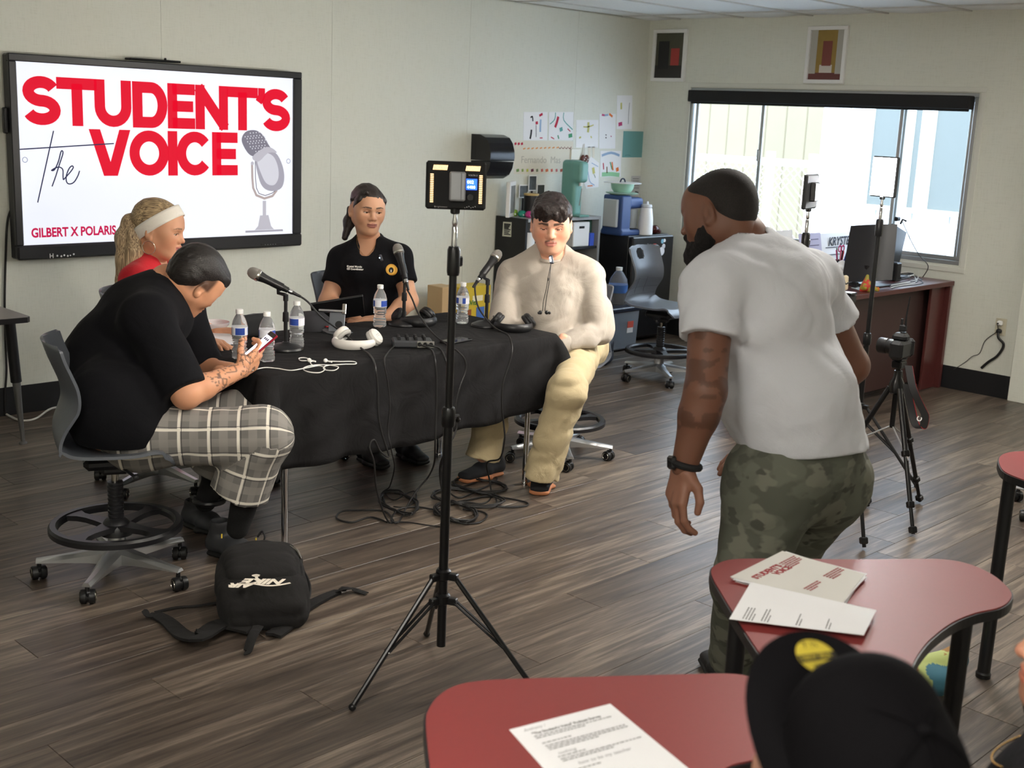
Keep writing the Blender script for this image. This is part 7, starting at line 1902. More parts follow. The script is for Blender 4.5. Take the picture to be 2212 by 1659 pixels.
S = SDF(); S.box(p+Vector((0, 0, .05)), (.085, .045, .05), None, .03); S.warp(folds(.010, 16, (1, 0, .3), 4)); S.cut(p, (0, 0, -1)); V, F = S.mesh(.006); V = relax(V, F, 2)
o = link('pouch_body', np_mesh('pouch_body', [(V, F)], mat('pouch_black', srgb(24, 24, 26), .85)), pb); o.matrix_parent_inverse = (Matrix.Translation(pb.location) @ pb.rotation_euler.to_matrix().to_4x4()).inverted()
b = MB(); b.tube([p+Vector((-.07, -.01, .099)), p+Vector((0, -.005, .103)), p+Vector((.07, 0, .099))], .003, 6); o = b.build('zipper', M_BLACK, pb); o.matrix_parent_inverse = (Matrix.Translation(pb.location) @ pb.rotation_euler.to_matrix().to_4x4()).inverted()
# white wired earphones
M_WIRE = mat('wire_white', srgb(228, 226, 222), .4)
eb = thing('wired_earphones', 'white wired earphones tangled on the table front', 'earphones', onz(690, 785, TZ))
zz = TZ+.004
w = [at(545, 800, 4.62), onz(572, 794, zz+.004), onz(600, 796, zz), onz(630, 800, zz), onz(665, 794, zz), onz(690, 790, zz), onz(702, 797, zz), onz(690, 805, zz), onz(665, 803, zz), onz(655, 796, zz), onz(670, 790, zz), onz(700, 788, zz), onz(730, 792, zz), onz(722, 800, zz), onz(700, 798, zz), onz(705, 790, zz), onz(740, 787, zz), onz(768, 786, zz), onz(764, 781, zz), onz(735, 781, zz), onz(708, 780, zz)]
b = MB(); b.tube(catmull(w, 6), .0022, 6); wpart(b, 'wire', M_WIRE, eb)
b = MB(); b.tube(catmull([onz(676, 790, zz), onz(670, 783, zz), onz(676, 780, zz)], 5), .0022, 6); b.tube(catmull([onz(676, 780, zz), onz(660, 773, zz), onz(646, 774, zz), onz(650, 779, zz), onz(668, 779, zz)], 5), .0022, 6); wpart(b, 'wire_branch', M_WIRE, eb)
for px, py in ((703, 779), (668, 778)): b = MB(); b.sphere(onz(px, py, zz+.004), .009, nu=12, nv=8); b.cyl(onz(px, py, zz+.002), onz(px+14, py+3, zz), .0035, n=8); wpart(b, 'ear_bud', M_WIRE, eb)
# ------------------------------------------------------------------ cables: over the table edge, down the cloth and across the floor
YF = FTY0-.055
def F(px, py, z=.006): return onz(px, py, z)
def K(px, py, y=YF): return ony(px, py, y)
def T(px, py, z=None): return onz(px, py, TZ+.005 if z is None else z)
def cable(pts, lab, r=.0042, name='microphone_cable', m=M_CABLE): tag(MB().tube(catmull(pts, 6), r, 7).build(name, m), lab, 'cable')
cable([at(643, 637, D+.0), at(665, 652, D+.02), at(695, 685, D+.05), T(735, 715, TZ+.05), T(780, 752, TZ+.012), T(800, 768), K(810, 790), K(816, 840), K(818, 900), K(826, 940), K(840, 985), K(822, 975), K(808, 950), K(798, 965), K(808, 1000), F(812, 1050, .2), F(826, 1100, .08), F(840, 1128), F(850, 1126), F(832, 1105), F(790, 1102), F(740, 1104), F(728, 1120), F(760, 1128), F(800, 1117), F(836, 1128)], 'black cable from the left microphone hanging in a loop at the cloth front')
cable([at(879, 625, D2-.06), at(890, 645, D2-.08), at(905, 680, D2-.15), T(935, 720, TZ+.03), T(965, 744), T(985, 756), K(1003, 775), K(1006, 800), K(992, 840), K(984, 880), K(985, 930), K(962, 975), F(950, 1010, .18), F(955, 1060, .06), F(968, 1085), F(1010, 1080), F(1060, 1072), F(1130, 1083), F(1138, 1092), F(1100, 1095), F(1020, 1090)], 'black cable from the middle microphone running behind the light stand')
cable([at(1030, 612, D3-.04), at(1026, 625, D3-.06), at(1034, 665, D3-.12), T(1065, 705, TZ+.03), T(1095, 722, TZ+.02), T(1104, 738), K(1106, 760), K(1098, 790), K(1086, 830), K(1084, 880), K(1088, 915), K(1090, 950), F(1080, 990, .2), F(1052, 1000, .15), F(1058, 1040, .04), F(1060, 1075), F(1040, 1088), F(1000, 1085), F(960, 1095), F(955, 1115), F(985, 1128), F(1030, 1130), F(1052, 1115), F(1040, 1105), F(1000, 1100)], 'black cable from the right microphone down the cloth to the floor pile')
cable([mx.matrix_basis@Vector((.03, -.07, .022)), T(932, 756), K(940, 780), K(943, 830), K(942, 900), K(940, 960), F(938, 1000, .22), F(925, 1030, .1), F(900, 1060, .05), F(880, 1092), F(860, 1128), F(845, 1122), F(862, 1100), F(900, 1095), F(940, 1100), F(960, 1090)], 'black cable from the mixer falling straight down the cloth')
cable([mx.matrix_basis@Vector((.055, -.07, .022)), T(948, 752), K(962, 775), K(972, 820), K(975, 870), K(972, 930), F(965, 980, .25), F(952, 1010, .12), F(960, 1050, .03), F(990, 1075), F(1030, 1060), F(1070, 1040), F(1068, 1030), F(1030, 1040), F(985, 1058)], 'black cable from the mixer beside the light stand')
cable([mx.matrix_basis@Vector((-.08, -.05, .012)), T(838, 762), K(830, 782), K(838, 830), K(842, 880), K(838, 930), K(846, 975), F(852, 1010, .16), F(842, 1050, .05), F(830, 1062), F(850, 1080), F(880, 1065), F(896, 1062), F(898, 1080), F(876, 1095), F(850, 1094)], 'thin black cable left of the mixer down to the floor', .003)
rc = random.Random(4)
for k, (cx_, cy_, rx, ry, lab) in enumerate(((1010, 1075, 62, 20, 'loose black cable coil behind the light stand foot'), (1035, 1048, 48, 16, 'black cable coil by the gum-soled shoe'), (985, 1105, 38, 22, 'black cable coil right at the light stand'), (862, 1085, 34, 26, 'tangled black cable coil left of the light stand'))):
 pts = []
 for i in range(26):
  a_ = i*.83+k; f = 1+.35*math.sin(i*1.7+k*2); pts.append(F(cx_+rx*f*math.cos(a_), cy_+ry*f*math.sin(a_), .006+.008*(i % 3)))
 cable(pts, lab, .0042)
cable([F(620, 1128), F(700, 1127), F(800, 1130), F(880, 1133), F(962, 1140)], 'thin black wire end lying on the floor left of the light stand', .0025) if False else None
cable([F(845, 1128), F(880, 1128), F(920, 1134), F(962, 1139)], 'thin black jack lead lying on the floor by the light stand', .003, 'jack_lead')
# ================================================================== backpack on the floor
def backpack():
 c = onz(568, 1325); t = thing('backpack', 'black backpack with white lettering lying on the floor', 'backpack', c)
 m = fabric('pack_black', srgb(40, 39, 39), bump=.3, bscale=10, var=.1)
 ux = Vector((.86, .52, 0)).normalized(); ux = (onz(665, 1240)-onz(500, 1250)); ux.z = 0; ux.normalize(); uy = Vector((-ux.y, ux.x, 0))
 R = Matrix(((ux.x, uy.x, 0, 0), (ux.y, uy.y, 0, 0), (0, 0, 1, 0), (0, 0, 0, 1))); W = lambda x, y, z: c+ux*x+uy*y+UP*z
 S = SDF(); S.box(W(0, .05, .085), (.155, .20, .085), R, .07, .02); S.ell(W(0, .09, .14), (.135, .17, .075), R, k=.05); S.box(W(0, -.03, .06), (.145, .15, .06), R, .05, .03)
 S.warp(folds(.010, 9, ux, 3)); S.warp(folds(.004, 22, uy, 5)); S.cut(c+UP*.003, (0, 0, -1)); bd = solid('pack_body', S, .006, m, t)
 S = SDF(); S.ell(W(-.005, .07, .165), (.115, .14, .052), R, k=.02); S.box(W(-.005, .03, .15), (.115, .12, .045), R, .035, .04); S.warp(folds(.004, 14, ux, 9)); fp = solid('front_pocket', S, .005, m, t)
 def loop(z, k, n=34, y0=.06, a=.158, b_=.20): return [W(a*k*math.cos(q)*(1 if True else 1), y0+b_*k*math.sin(q), z) for q in [math.pi*(1.02+.96*i/n) for i in range(n+1)]]
 wpart(MB().tube(catmull([W(-.125, .16, .165), W(-.133, .02, .152), W(-.11, -.085, .140), W(0, -.118, .136), W(.11, -.085, .140), W(.133, .02, .152), W(.125, .16, .165)], 6), .006, 8), 'pocket_zipper', mat('zip_black', srgb(20, 20, 21), .4), t)
 wpart(MB().tube(catmull([W(-.15, .12, .11), W(-.16, -.02, .10), W(-.13, -.12, .085), W(0, -.155, .08), W(.13, -.12, .085), W(.16, -.02, .10), W(.15, .12, .11)], 6), .006, 8), 'main_zipper', mat('zip_black', srgb(20, 20, 21), .4), t)
 wpart(MB().tube(catmull([W(.11, .17, .185), W(.135, .15, .17), W(.145, .12, .15)], 5), .004, 6), 'zip_pull', M_GASK, t)
 def strap(pts, w, name, th=.006):
  P = catmull(pts, 5); b = MB(); L_, R_ = [], []
  for i, p in enumerate(P):
   d_ = (P[min(i+1, len(P)-1)]-P[max(i-1, 0)]); d_.z *= .2; d_.normalize(); s_ = Vector((-d_.y, d_.x, 0)); ww = w[0]+(w[1]-w[0])*i/(len(P)-1); L_.append(p+s_*ww); R_.append(p-s_*ww)
  b.grid([L_, [(a_+b_)/2+UP*.004 for a_, b_ in zip(L_, R_)], R_], thick=-th); return wpart(b, name, m, t)
 strap([F(545, 1355, .03), F(480, 1345, .035), F(430, 1372, .05), F(395, 1368, .018), F(362, 1340, .012), F(335, 1325, .012)], (.04, .022), 'shoulder_strap', .010)
 strap([F(335, 1325, .012), F(322, 1330, .014), F(312, 1318, .03)], (.016, .012), 'strap_end', .003)
 strap([F(335, 1322, .01), F(380, 1312, .008), F(430, 1308, .010), F(475, 1300, .02)], (.007, .007), 'webbing', .003)
 strap([F(590, 1370, .02), F(630, 1340, .02), F(660, 1310, .02), F(700, 1288, .015), F(730, 1276, .012)], (.03, .018), 'shoulder_strap', .010)
 strap([F(725, 1278, .012), F(745, 1270, .03), F(762, 1272, .014), F(792, 1282, .008)], (.014, .014), 'strap_end', .003)
 strap([F(558, 1352, .05), F(545, 1375, .045), F(535, 1405, .018), F(528, 1410, .012)], (.018, .014), 'grab_loop', .004)
 b = MB(); q = F(742, 1272, .02); b.box(q, (.03, .03, .008), Matrix.Rotation(.5, 4, 'Z'), bev=.003); wpart(b, 'buckle', M_BLACK, t)
 # printed wordmark on the pocket, upside down to the viewer
 wm = mat('print_cream', srgb(236, 226, 210), .6)
 def PM(px, py): return plane_M(at(px, py, dep(W(0, .05, .2))-.06), -cv(1, .0, .0), -cv(0, .55, .8))
 return t, W, ux, uy, wm, fp
BP = backpack()
# ================================================================== drawings and papers on the screen wall
def col(*c): return mat('ink_%02x%02x%02x' % c, srgb(*c), .8)
def wall_sheet(corners, lab, strokes=(), m=None, name='drawing', cat='drawing', Y=None, kind=None):
 """sheet on the screen wall; corners in view order tl, tr, br, bl"""
 Y = WY-.0018 if Y is None else Y
 P = [ony(*c, Y) for c in corners]; t = thing(name, lab, cat, (P[3].x, WY, P[3].z))
 Mw = Matrix(((1, 0, 0, 0), (0, 0, -1, Y), (0, 1, 0, 0), (0, 0, 0, 1)))
 b = MB(); b.prism([(p.x, p.z) for p in P[::-1]], Mw, -.001, 0); b.build('sheet', m or M_PAPER, t, True)
 for c, w, pts in strokes:
  b = MB(); q = [(ony(*p, Y).x, ony(*p, Y).z) for p in pts]
  if len(q) > 2: q = [(v.x, v.y) for v in catmull([(x, z, 0) for x, z in q], 3)]
  ribbon(b, q, w, Mw, .0006, th=.0004); b.build('crayon_mark', col(*c), t, True)
 return t
def X4(x0, y0, x1, y1, s=0): return [(x0, y0), (x1, y0+s), (x1-1, y1+s), (x0-1, y1)]
RD, GR, BK, YE, BL, OR, TE, PK = (190, 40, 70), (70, 150, 110), (40, 38, 44), (200, 196, 120), (150, 175, 205), (226, 120, 60), (90, 160, 155), (190, 70, 120)
wall_sheet(X4(1131, 242, 1184, 243), 'x') if False else None
wall_sheet(X4(1131, 242, 1183, 303), 'crayon drawing of three figures above the banner', [(BK, .012, [(1146, 254), (1150, 252), (1151, 262)]), (BK, .018, [(1148, 280), (1147, 290), (1145, 300)]), (RD, .022, [(1157, 266), (1162, 265)]), ((60, 60, 70), .006, [(1158, 270), (1158, 296)]), (BL, .018, [(1168, 258), (1167, 275), (1167, 285)]), (RD, .018, [(1165, 250), (1172, 246)]), (RD, .008, [(1166, 298), (1172, 298)])])
wall_sheet(X4(1186, 242, 1239, 303), 'drawing with green lines and red shapes above the banner', [(TE, .008, [(1200, 243), (1198, 258), (1188, 268)]), (TE, .008, [(1218, 243), (1218, 260), (1237, 280)]), (RD, .024, [(1206, 252), (1203, 264), (1199, 275)]), (TE, .03, [(1209, 281), (1215, 278)]), (GR, .03, [(1228, 294), (1236, 292)]), (RD, .008, [(1190, 296), (1197, 300)]), (GR, .012, [(1205, 292), (1207, 300)]), (RD, .008, [(1226, 278), (1232, 284)])])
wall_sheet(X4(1245, 259, 1293, 319), 'pale drawing of a yellow figure beside the light switch cover', [(YE, .024, [(1271, 264), (1271, 276), (1270, 286)]), (YE, .01, [(1260, 274), (1271, 274), (1282, 270)]), (YE, .014, [(1251, 298), (1255, 296)]), (YE, .012, [(1276, 294), (1278, 298)])])
wall_sheet(X4(1295, 246, 1330, 321), 'narrow white drawing with a colour streak at its top', [(PK, .016, [(1300, 248), (1306, 249)]), (BL, .016, [(1306, 249), (1314, 248)]), (OR, .018, [(1316, 246), (1323, 252)]), (BK, .009, [(1308, 291), (1310, 292)]), (BK, .01, [(1308, 297), (1310, 298)]), (PK, .009, [(1319, 294), (1321, 295)])])
wall_sheet(X4(1333, 206, 1366, 279), 'topmost pencil drawing with a pink corner patch', [((150, 150, 155), .006, [(1360, 222), (1358, 245), (1357, 268)]), (YE, .02, [(1342, 222), (1342, 236)]), (PK, .03, [(1336, 269), (1344, 267)])])
wall_sheet([(1347, 283), (1392, 284), (1390, 340), (1344, 340)], 'plain teal sheet pinned by the corner', [((70, 130, 128), .004, [(1350, 336), (1356, 335), (1362, 336)])], mat('paper_teal', srgb(108, 158, 156), .8), 'teal_sheet', 'paper')
wall_sheet(X4(1297, 326, 1342, 382), 'drawing with orange flowers on a green strip', [(BL, .02, [(1300, 336), (1320, 330), (1338, 336)]), ((150, 205, 160), .034, [(1300, 377), (1320, 376), (1338, 378)]), (OR, .016, [(1322, 350), (1324, 368)]), (RD, .012, [(1303, 352), (1304, 366)]), (OR, .034, [(1333, 362), (1334, 370)]), (GR, .012, [(1318, 350), (1322, 366)]), ((120, 90, 60), .012, [(1311, 360), (1311, 374)])])
wall_sheet([(1268, 350), (1277, 338), (1294, 352), (1293, 404), (1266, 408), (1262, 395)], 'cut-out rabbit shaped drawing with a yellow leaf', [(YE, .03, [(1281, 362), (1283, 375)]), (BL, .008, [(1270, 370), (1274, 392), (1284, 400)]), (BL, .006, [(1278, 352), (1292, 360)]), ((90, 120, 90), .006, [(1283, 376), (1286, 384)]), (OR, .008, [(1269, 402), (1280, 401)])])
for e_ in ((1270, 1268), (1279, 1284)):
 wall_sheet([(e_[0], 317), (e_[0]+6, 317), (e_[0]+5, 341), (e_[0]+1, 341)], 'white paper rabbit ear left of the flower drawing' if e_[0] == 1270 else 'white paper rabbit ear right beside its twin', [], mat('paper_cream', srgb(222, 216, 200), .8), 'paper_ear', 'paper')
fr = [(RD, .022, [(1113+7*i, 308), (1114+7*i, 313)]) for i in range(3)]
fr += [((222, 150, 90), .010, [(1130+9*i, 322-.3*i), (1135+9*i, 320-.3*i)]) for i in range(9)]+[((120, 60, 50), .006, [(1207+7*i, 319), (1210+7*i, 321), (1213+7*i, 317)]) for i in range(4)]
fc = [(120, 150, 90), (140, 160, 90), (190, 190, 90), (110, 50, 70), (120, 130, 100), (190, 90, 80), (210, 120, 80), (190, 90, 80), (200, 110, 110), (170, 90, 70), (120, 160, 110)]
fr += [(fc[i], .022 if i % 3 else .03, [(1118+10.5*i, 365), (1118.5+10.5*i, 371)]) for i in range(11)]
bn = wall_sheet([(1112, 304), (1238, 305), (1236, 375), (1110, 376)], 'long cream paper banner bordered with little fruits', fr, mat('paper_cream', srgb(222, 216, 200), .8), 'paper_banner', 'banner', Y=WY-.0008)
q = ony(1125, 352, WY-.0016); text('Fernando  Mas', .075, Matrix(((1, 0, 0, q.x), (0, 0, -1, q.y), (0, 1, 0, q.z), (0, 0, 0, 1))), col(186, 180, 166), bn, 'faint_lettering', ext=.0002)
wall_sheet(X4(1364, 380, 1384, 426), 'grey typed notice behind the green bowl', [((120, 120, 122), .005, [(1367, 386+5*i), (1380, 386+5*i)]) for i in range(5)]+[((60, 60, 64), .01, [(1372, 414), (1379, 416)])], mat('paper_grey', srgb(196, 196, 196), .8), 'typed_notice', 'notice')
a_, e_ = ony(1231, 345), ony(1252, 321); tag(MB().box(((a_.x+e_.x)/2, WY-.006, (a_.z+e_.z)/2), (e_.x-a_.x, .012, e_.z-a_.z), bev=.004).build('wall_box', mat('box_cream', srgb(226, 222, 208), .4)), 'blank cream wall box above the green soda machine', 'wall box')
c = ony(1263, 344, WY-.02); ma_ = thing('bead_ornament', 'brown spotted bead ornament hanging on strings', 'ornament', c)
for dx in (-.022, .022): b = MB(); b.sphere(c+Vector((dx, 0, 0)), .032, nu=14, nv=10, sc=(.8, .5, 1.1)); wpart(b, 'bead', mat('bead_brown', srgb(92, 44, 34), .4, var=.4, vscale=60), ma_)
for i in range(6): b = MB(); b.sphere(c+Vector((-.035+.014*i, -.016, .015*((i % 3)-1))), .005, nu=6, nv=5); wpart(b, 'dot', M_WHITE, ma_)
b = MB(); b.tube([c+Vector((-.01, .012, .03)), c+Vector((-.004, .015, .12))], .003, 5); b.tube([c+Vector((.01, .012, .03)), c+Vector((.006, .015, .12))], .003, 5); wpart(b, 'string', M_WHITE, ma_)
b = MB(); b.lathe([(.004, -.03), (.012, -.06), (.011, -.10), (0, -.10)], c=c, n=10); wpart(b, 'tassel', M_WHITE, ma_)
# ------------------------------------------------------------------ towel dispenser
x0 = ony(1017, 335).x; z0, z1 = ony(1017, 384).z, ony(1017, 289).z; H = z1-z0; Wd = .245
td = thing('towel_dispenser', 'glossy black paper towel dispenser on the wall', 'dispenser', (x0+Wd/2, WY, z0))
M_TD = mat('dispenser_black', srgb(26, 26, 30), .22)
def prof_x(pts, xa, xb):
 b = MB(); Mx = Matrix(((0, 0, 1, 0), (-1, 0, 0, WY), (0, 1, 0, 0), (0, 0, 0, 1))); b.prism(pts, Mx, xa, xb, smooth=True); return b
up_ = [(0, z0+.42*H), (.205, z0+.42*H), (.21, z0+.5*H), (.205, z0+.65*H), (.185, z0+.82*H), (.15, z0+.94*H), (.09, z0+H), (0, z0+H)]
lo_ = [(0, z0), (.10, z0), (.115, z0+.02*H), (.165, z0+.10*H), (.195, z0+.25*H), (.206, z0+.40*H), (0, z0+.40*H)]
prof_x(up_, x0, x0+Wd).build('top_cover', M_TD, td, True, 20); prof_x(lo_, x0+.004, x0+Wd-.004).build('lower_cover', M_TD, td, True, 20)
MB().box((x0+Wd/2, WY-.12, z0+.03), (Wd-.05, .08, .012)).build('paper_slot', M_BLACKM, td, True)
# ================================================================== shelf unit
YS_ = WY-.33; sxa, sxb = ony(1131, 600, YS_).x, ony(1291, 600, YS_).x; stz = ony(1131, 474, YS_).z
sh = thing('shelf_unit', 'black shelf unit with grey edging against the wall', 'shelf', ((sxa+sxb)/2, WY-.17, 0))
M_SHB = mat('shelf_black', srgb(24, 24, 26), .6); M_SHG = mat('shelf_edge', srgb(150, 152, 152), .4)
yc = (YS_+WY-.012)/2; dy = WY-.012-YS_
MB().box((sxa+.01, yc, stz/2), (.02, dy, stz), bev=.001).build('side_panel', M_SHB, sh, True); MB().box((sxb-.012, yc, stz/2), (.024, dy, stz), bev=.001).build('side_panel', M_SHG, sh, True)
MB().box(((sxa+sxb)/2, yc, stz-.012), (sxb-sxa-.046, dy, .024), bev=.001).build('top_board', M_SHG, sh, True); MB().box(((sxa+sxb)/2, WY-.018, stz/2), (sxb-sxa-.05, .01, stz-.03)).build('back_panel', M_SHB, sh, True)
MB().box(((sxa+sxb)/2-.05, yc, stz/2-.014), (.018, dy-.02, stz-.03)).build('divider', M_SHB, sh, True)
zs_ = ony(1270, 535, YS_).z
for z in (.06, .33, zs_): MB().box(((sxa+sxb)/2, yc, z), (sxb-sxa-.05, dy-.015, .018)).build('shelf_board', M_SHB, sh, True)
Pn = Matrix(((0, 0, -1, sxa), (-1, 0, 0, 0), (0, 1, 0, 0), (0, 0, 0, 1)))
def onside(px, py): d = ray(px, py); t_ = (sxa-.001)/d[0]; v = _C+d*t_; return (-v[1], v[2])
b = MB(); b.prism([onside(*q) for q in ((1085, 510), (1104, 512), (1105, 480), (1087, 479))][::1], Pn, .0, .0015); nt_ = b.build('note_card', mat('note_cream', srgb(205, 206, 190), .8)); tag(nt_, 'small printed note taped to the side of the shelf unit', 'note')
b = MB()
for i in range(7):
 q0, q1 = onside(1089, 484+3.6*i), onside(1103-2*(i % 3), 485.5+3.6*i); ribbon(b, [q0, q1], .014 if i < 3 else .008, Pn, .0022)
b.build('print', col(60, 60, 58), nt_)
# on the shelves
def onfront(px, py, Y): v = ony(px, py, Y); return v
p = Vector((sxb-.17, YS_+.12, zs_+.009)); fb = thing('file_box', 'white file box with a handle slot on the open shelf', 'box', p)
MB().box(p+Vector((-.03, 0, .095)), (.19, .2, .19), bev=.006).build('box_shell', M_WHITE, fb, True); b = MB(); b.box(p+Vector((-.03, -.1015, .15)), (.06, .004, .018), bev=.0015); b.build('handle_slot', M_BLACKM, fb, True)
p2_ = p+Vector((.10, -.02, 0)); bb = thing('blue_binder', 'blue and green binder beside the white file box', 'binder', p2_)
MB().box(p2_+Vector((0, 0, .05)), (.05, .16, .10), bev=.003).build('blue_binder_cover', mat('binder_blue', srgb(52, 84, 190), .5), bb, True); MB().box(p2_+Vector((0, .02, .15)), (.05, .14, .096), bev=.003).build('green_binder_cover', mat('binder_green', srgb(30, 66, 50), .5), bb, True)
p = Vector((sxa+.12, YS_+.12, zs_+.009)); jr = thing('storage_jar', 'white canister with a smoky top on the left shelf', 'canister', p)
MB().lathe([(.07, 0), (.075, .004), (.075, .12), (.07, .125)], c=p, n=24).build('canister_body', M_WHITE, jr, True); MB().lathe([(.068, .125), (.068, .2), (.06, .21), (0, .21)], c=p, n=24).build('smoky_top', mat('smoky', srgb(70, 72, 74), .2), jr, True)
# ------------------------------------------------------------------ on top of the shelf unit
ZT = stz
def top_at(px, py, Y): v = ony(px, py, Y); return Vector((v.x, v.y, ZT))
p = top_at(1092, 462, YS_+.2); pf = thing('framed_photo', 'white standing framed photo at the left end of the shelf top', 'picture frame', p)
fh_ = ony(1100, 392, p.y).z-ZT; RF = Matrix.Rotation(.55, 4, 'Z')
MB().box(p+Vector((.05, 0, fh_/2)), (.19, .03, fh_), RF, bev=.004).build('frame', M_WHITE, pf, True); b = MB(); b.box(p+Vector((.05, 0, fh_/2))+RF@Vector((0, -.0165, 0)), (.13, .002, fh_-.06), RF); b.build('photo', mat('photo_grey', srgb(130, 132, 130), .3, var=.4, vscale=14), pf, True)
for k, (px, py, w_, h_, lab) in enumerate(((1139, 414, .10, .10, 'small group photo above the black tin'), (1156, 396, .09, .12, 'upper photo card of a crowd leaning on the shelf wall'), (1171, 416, .09, .13, 'dark photo card beside the soda machine'))):
 v = ony(px, py, WY-.06); q = thing('photo_card', lab, 'photo', (v.x, v.y, ZT)); zc_ = v.z
 MB().box((v.x, WY-.02-.012*k, (zc_)), (w_, .004, h_), bev=.001).build('card', M_WHITE, q, True); MB().box((v.x, WY-.0225-.012*k, zc_), (w_-.016, .002, h_-.016)).build('photo', mat('photo_dark', srgb(60, 62, 58), .4, var=.7, vscale=40), q, True)
 MB().box((v.x, WY-.016-.012*k, (ZT+zc_-h_/2)/2), (.02, .004, max(.01, zc_-h_/2-ZT))).build('prop', M_BLACKM, q, True)
p = top_at(1146, 462, YS_+.14); hh = ony(1146, 418, p.y).z-ZT; tn = thing('printed_tin', 'black printed tin with a wooden lid on the shelf top', 'tin', p)
MB().lathe([(.055, 0), (.056, .004), (.056, hh-.012)], c=p, n=24).build('tin_body', mat('tin_black', srgb(26, 25, 26), .4), tn, True); MB().lathe([(.057, hh-.014), (.058, hh-.012), (.058, hh), (0, hh)], c=p, n=24).build('lid', mat('lid_wood', srgb(196, 168, 110), .6), tn, True)
b = MB()
for i in range(6): b.box(p+Vector((-.012, -.0565, .02+.016*i)), (.05-.012*(i % 2), .002, .006))
b.build('label_print', col(140, 136, 130), tn, True)
for (px, c_, lab) in ((1110, (140, 180, 70), 'lime green glass trinket on the shelf top'), (1128, (50, 150, 130), 'teal glass trinket on the shelf top'), (1144, (190, 60, 130), 'pink glass trinket on the shelf top')):
 p = top_at(px, 466, YS_+{1110: .24, 1128: .16, 1144: .09}[px]); q = thing('glass_trinket', lab, 'trinket', p); mm = mat('trinket_%d' % px, srgb(*c_), .15)
 MB().lathe([(.02, 0), (.034, .012), (.036, .03), (.024, .046), (.012, .05)], c=p, n=10).build('trinket_body', mm, q, True); b = MB(); b.sphere(p+Vector((.012, -.03, .03)), .008, nu=6, nv=5); b.sphere(p+Vector((-.014, -.028, .018)), .007, nu=6, nv=5); b.build('spot', M_WHITE, q, True)
p = top_at(1236, 462, YS_+.10); hh = ony(1238, 346, p.y).z-ZT; sm_ = thing('soda_machine', 'tall teal soda machine on the shelf top', 'soda machine', p); M_TEAL = mat('soda_teal', srgb(110, 162, 152), .4)
S = SDF(); S.box(p+Vector((0, .02, hh/2)), (.052, .075, hh/2), None, .03); S.box(p+Vector((0, -.06, hh*.80)), (.052, .05, hh*.19), None, .03, .02); S.cut(p, (0, 0, -1)); V, F_ = S.mesh(.006); o = link('machine_body', np_mesh('machine_body', [(V, F_)], M_TEAL), sm_); o.matrix_parent_inverse = Matrix.Translation(-sm_.location)
b = MB(); b.box(p+Vector((0, -.06, .008)), (.12, .14, .016), bev=.006); b.build('drip_base', M_TEAL, sm_, True); b = MB(); b.cyl(p+Vector((0, -.07, hh*.62)), p+Vector((0, -.07, hh*.55)), .014, n=12); b.build('nozzle', M_WHITE, sm_, True)
b = MB(); b.tube([p+Vector((.0, -.067, hh*.2)), p+Vector((.02, -.067, hh*.5))], .004, 6); b.build('chrome_trim', M_CHROME, sm_, True)
# ================================================================== small fridge and what stands on it
YR = WY-.54; fx0, fx1 = ony(1363, 600, YR).x, min(ony(1450, 600, YR).x, WX-.03); ftz = ony(1363, 512, YR).z
rf = thing('small_fridge', 'small black fridge in the room corner', 'fridge', ((fx0+fx1)/2, WY-.28, 0)); M_FR = mat('fridge_black', srgb(28, 29, 32), .35)
MB().box(((fx0+fx1)/2, (YR+.05+WY-.02)/2, ftz/2+.01), (fx1-fx0, WY-.02-YR-.05, ftz-.02), bev=.006).build('cabinet', M_FR, rf, True)
MB().box(((fx0+fx1)/2, YR+.022, ftz/2+.02), (fx1-fx0, .044, ftz-.05), bev=.01).build('door', M_FR, rf, True)
for i, (dx, dz, c_, r_) in enumerate(((.15, -.05, (120, 170, 190), .018), (.19, -.045, (225, 225, 225), .014), (.18, -.09, (210, 210, 214), .02), (.15, -.13, (226, 226, 230), .034))):
 b = MB(); b.cyl((fx0+(fx1-fx0)*.5+dx*.7, YR-.001, ftz+dz), (fx0+(fx1-fx0)*.5+dx*.7, YR-.005, ftz+dz), r_, n=16); tag(b.build('fridge_magnet', col(*c_)), ['pale blue fridge magnet', 'small white round fridge magnet at the top', 'light grey fridge magnet', 'large white fridge magnet with lettering'][i]+' on the black door', 'magnet', 'fridge magnets')
b = MB(); b.box((fx0+(fx1-fx0)*.52, YR-.002, ftz-.072), (.035, .003, .012), bev=.001); b.build('red_badge', col(210, 50, 40), rf, True)
q = Vector((fx0+(fx1-fx0)*.34, YR-.0015, ftz-.079)); text('2om', .028, Matrix(((1, 0, 0, q.x), (0, 0, -1, q.y), (0, 1, 0, q.z), (0, 0, 0, 1))), col(180, 180, 182), rf, 'badge_lettering', ext=.0003)
FZ = ftz
def fr_at(px, py, Y): v = ony(px, py, Y); return Vector((v.x, v.y, FZ))
p = fr_at(1340, 505, YR+.20); hh = ony(1330, 421, p.y).z-FZ; bm = thing('drink_machine', 'blue drink machine standing on the fridge', 'drink machine', p); M_BM = mat('machine_blue', srgb(54, 78, 128), .45)
S = SDF(); S.box(p+Vector((-.06, 0, hh/2)), (.06, .10, hh/2), None, .015); S.box(p+Vector((.04, 0, hh*.80)), (.13, .09, hh*.14), None, .03, .01); S.box(p+Vector((.03, 0, .02)), (.15, .11, .022), None, .012, .01); V, F_ = S.mesh(.006); o = link('machine_body', np_mesh('machine_body', [(V, F_)], M_BM), bm); o.matrix_parent_inverse = Matrix.Translation(-bm.location)
MB().box(p+Vector((-.135, 0, hh*.55)), (.03, .14, hh*.7), bev=.006).build('water_tank', mat('tank_grey', srgb(190, 194, 196), .2), bm, True)
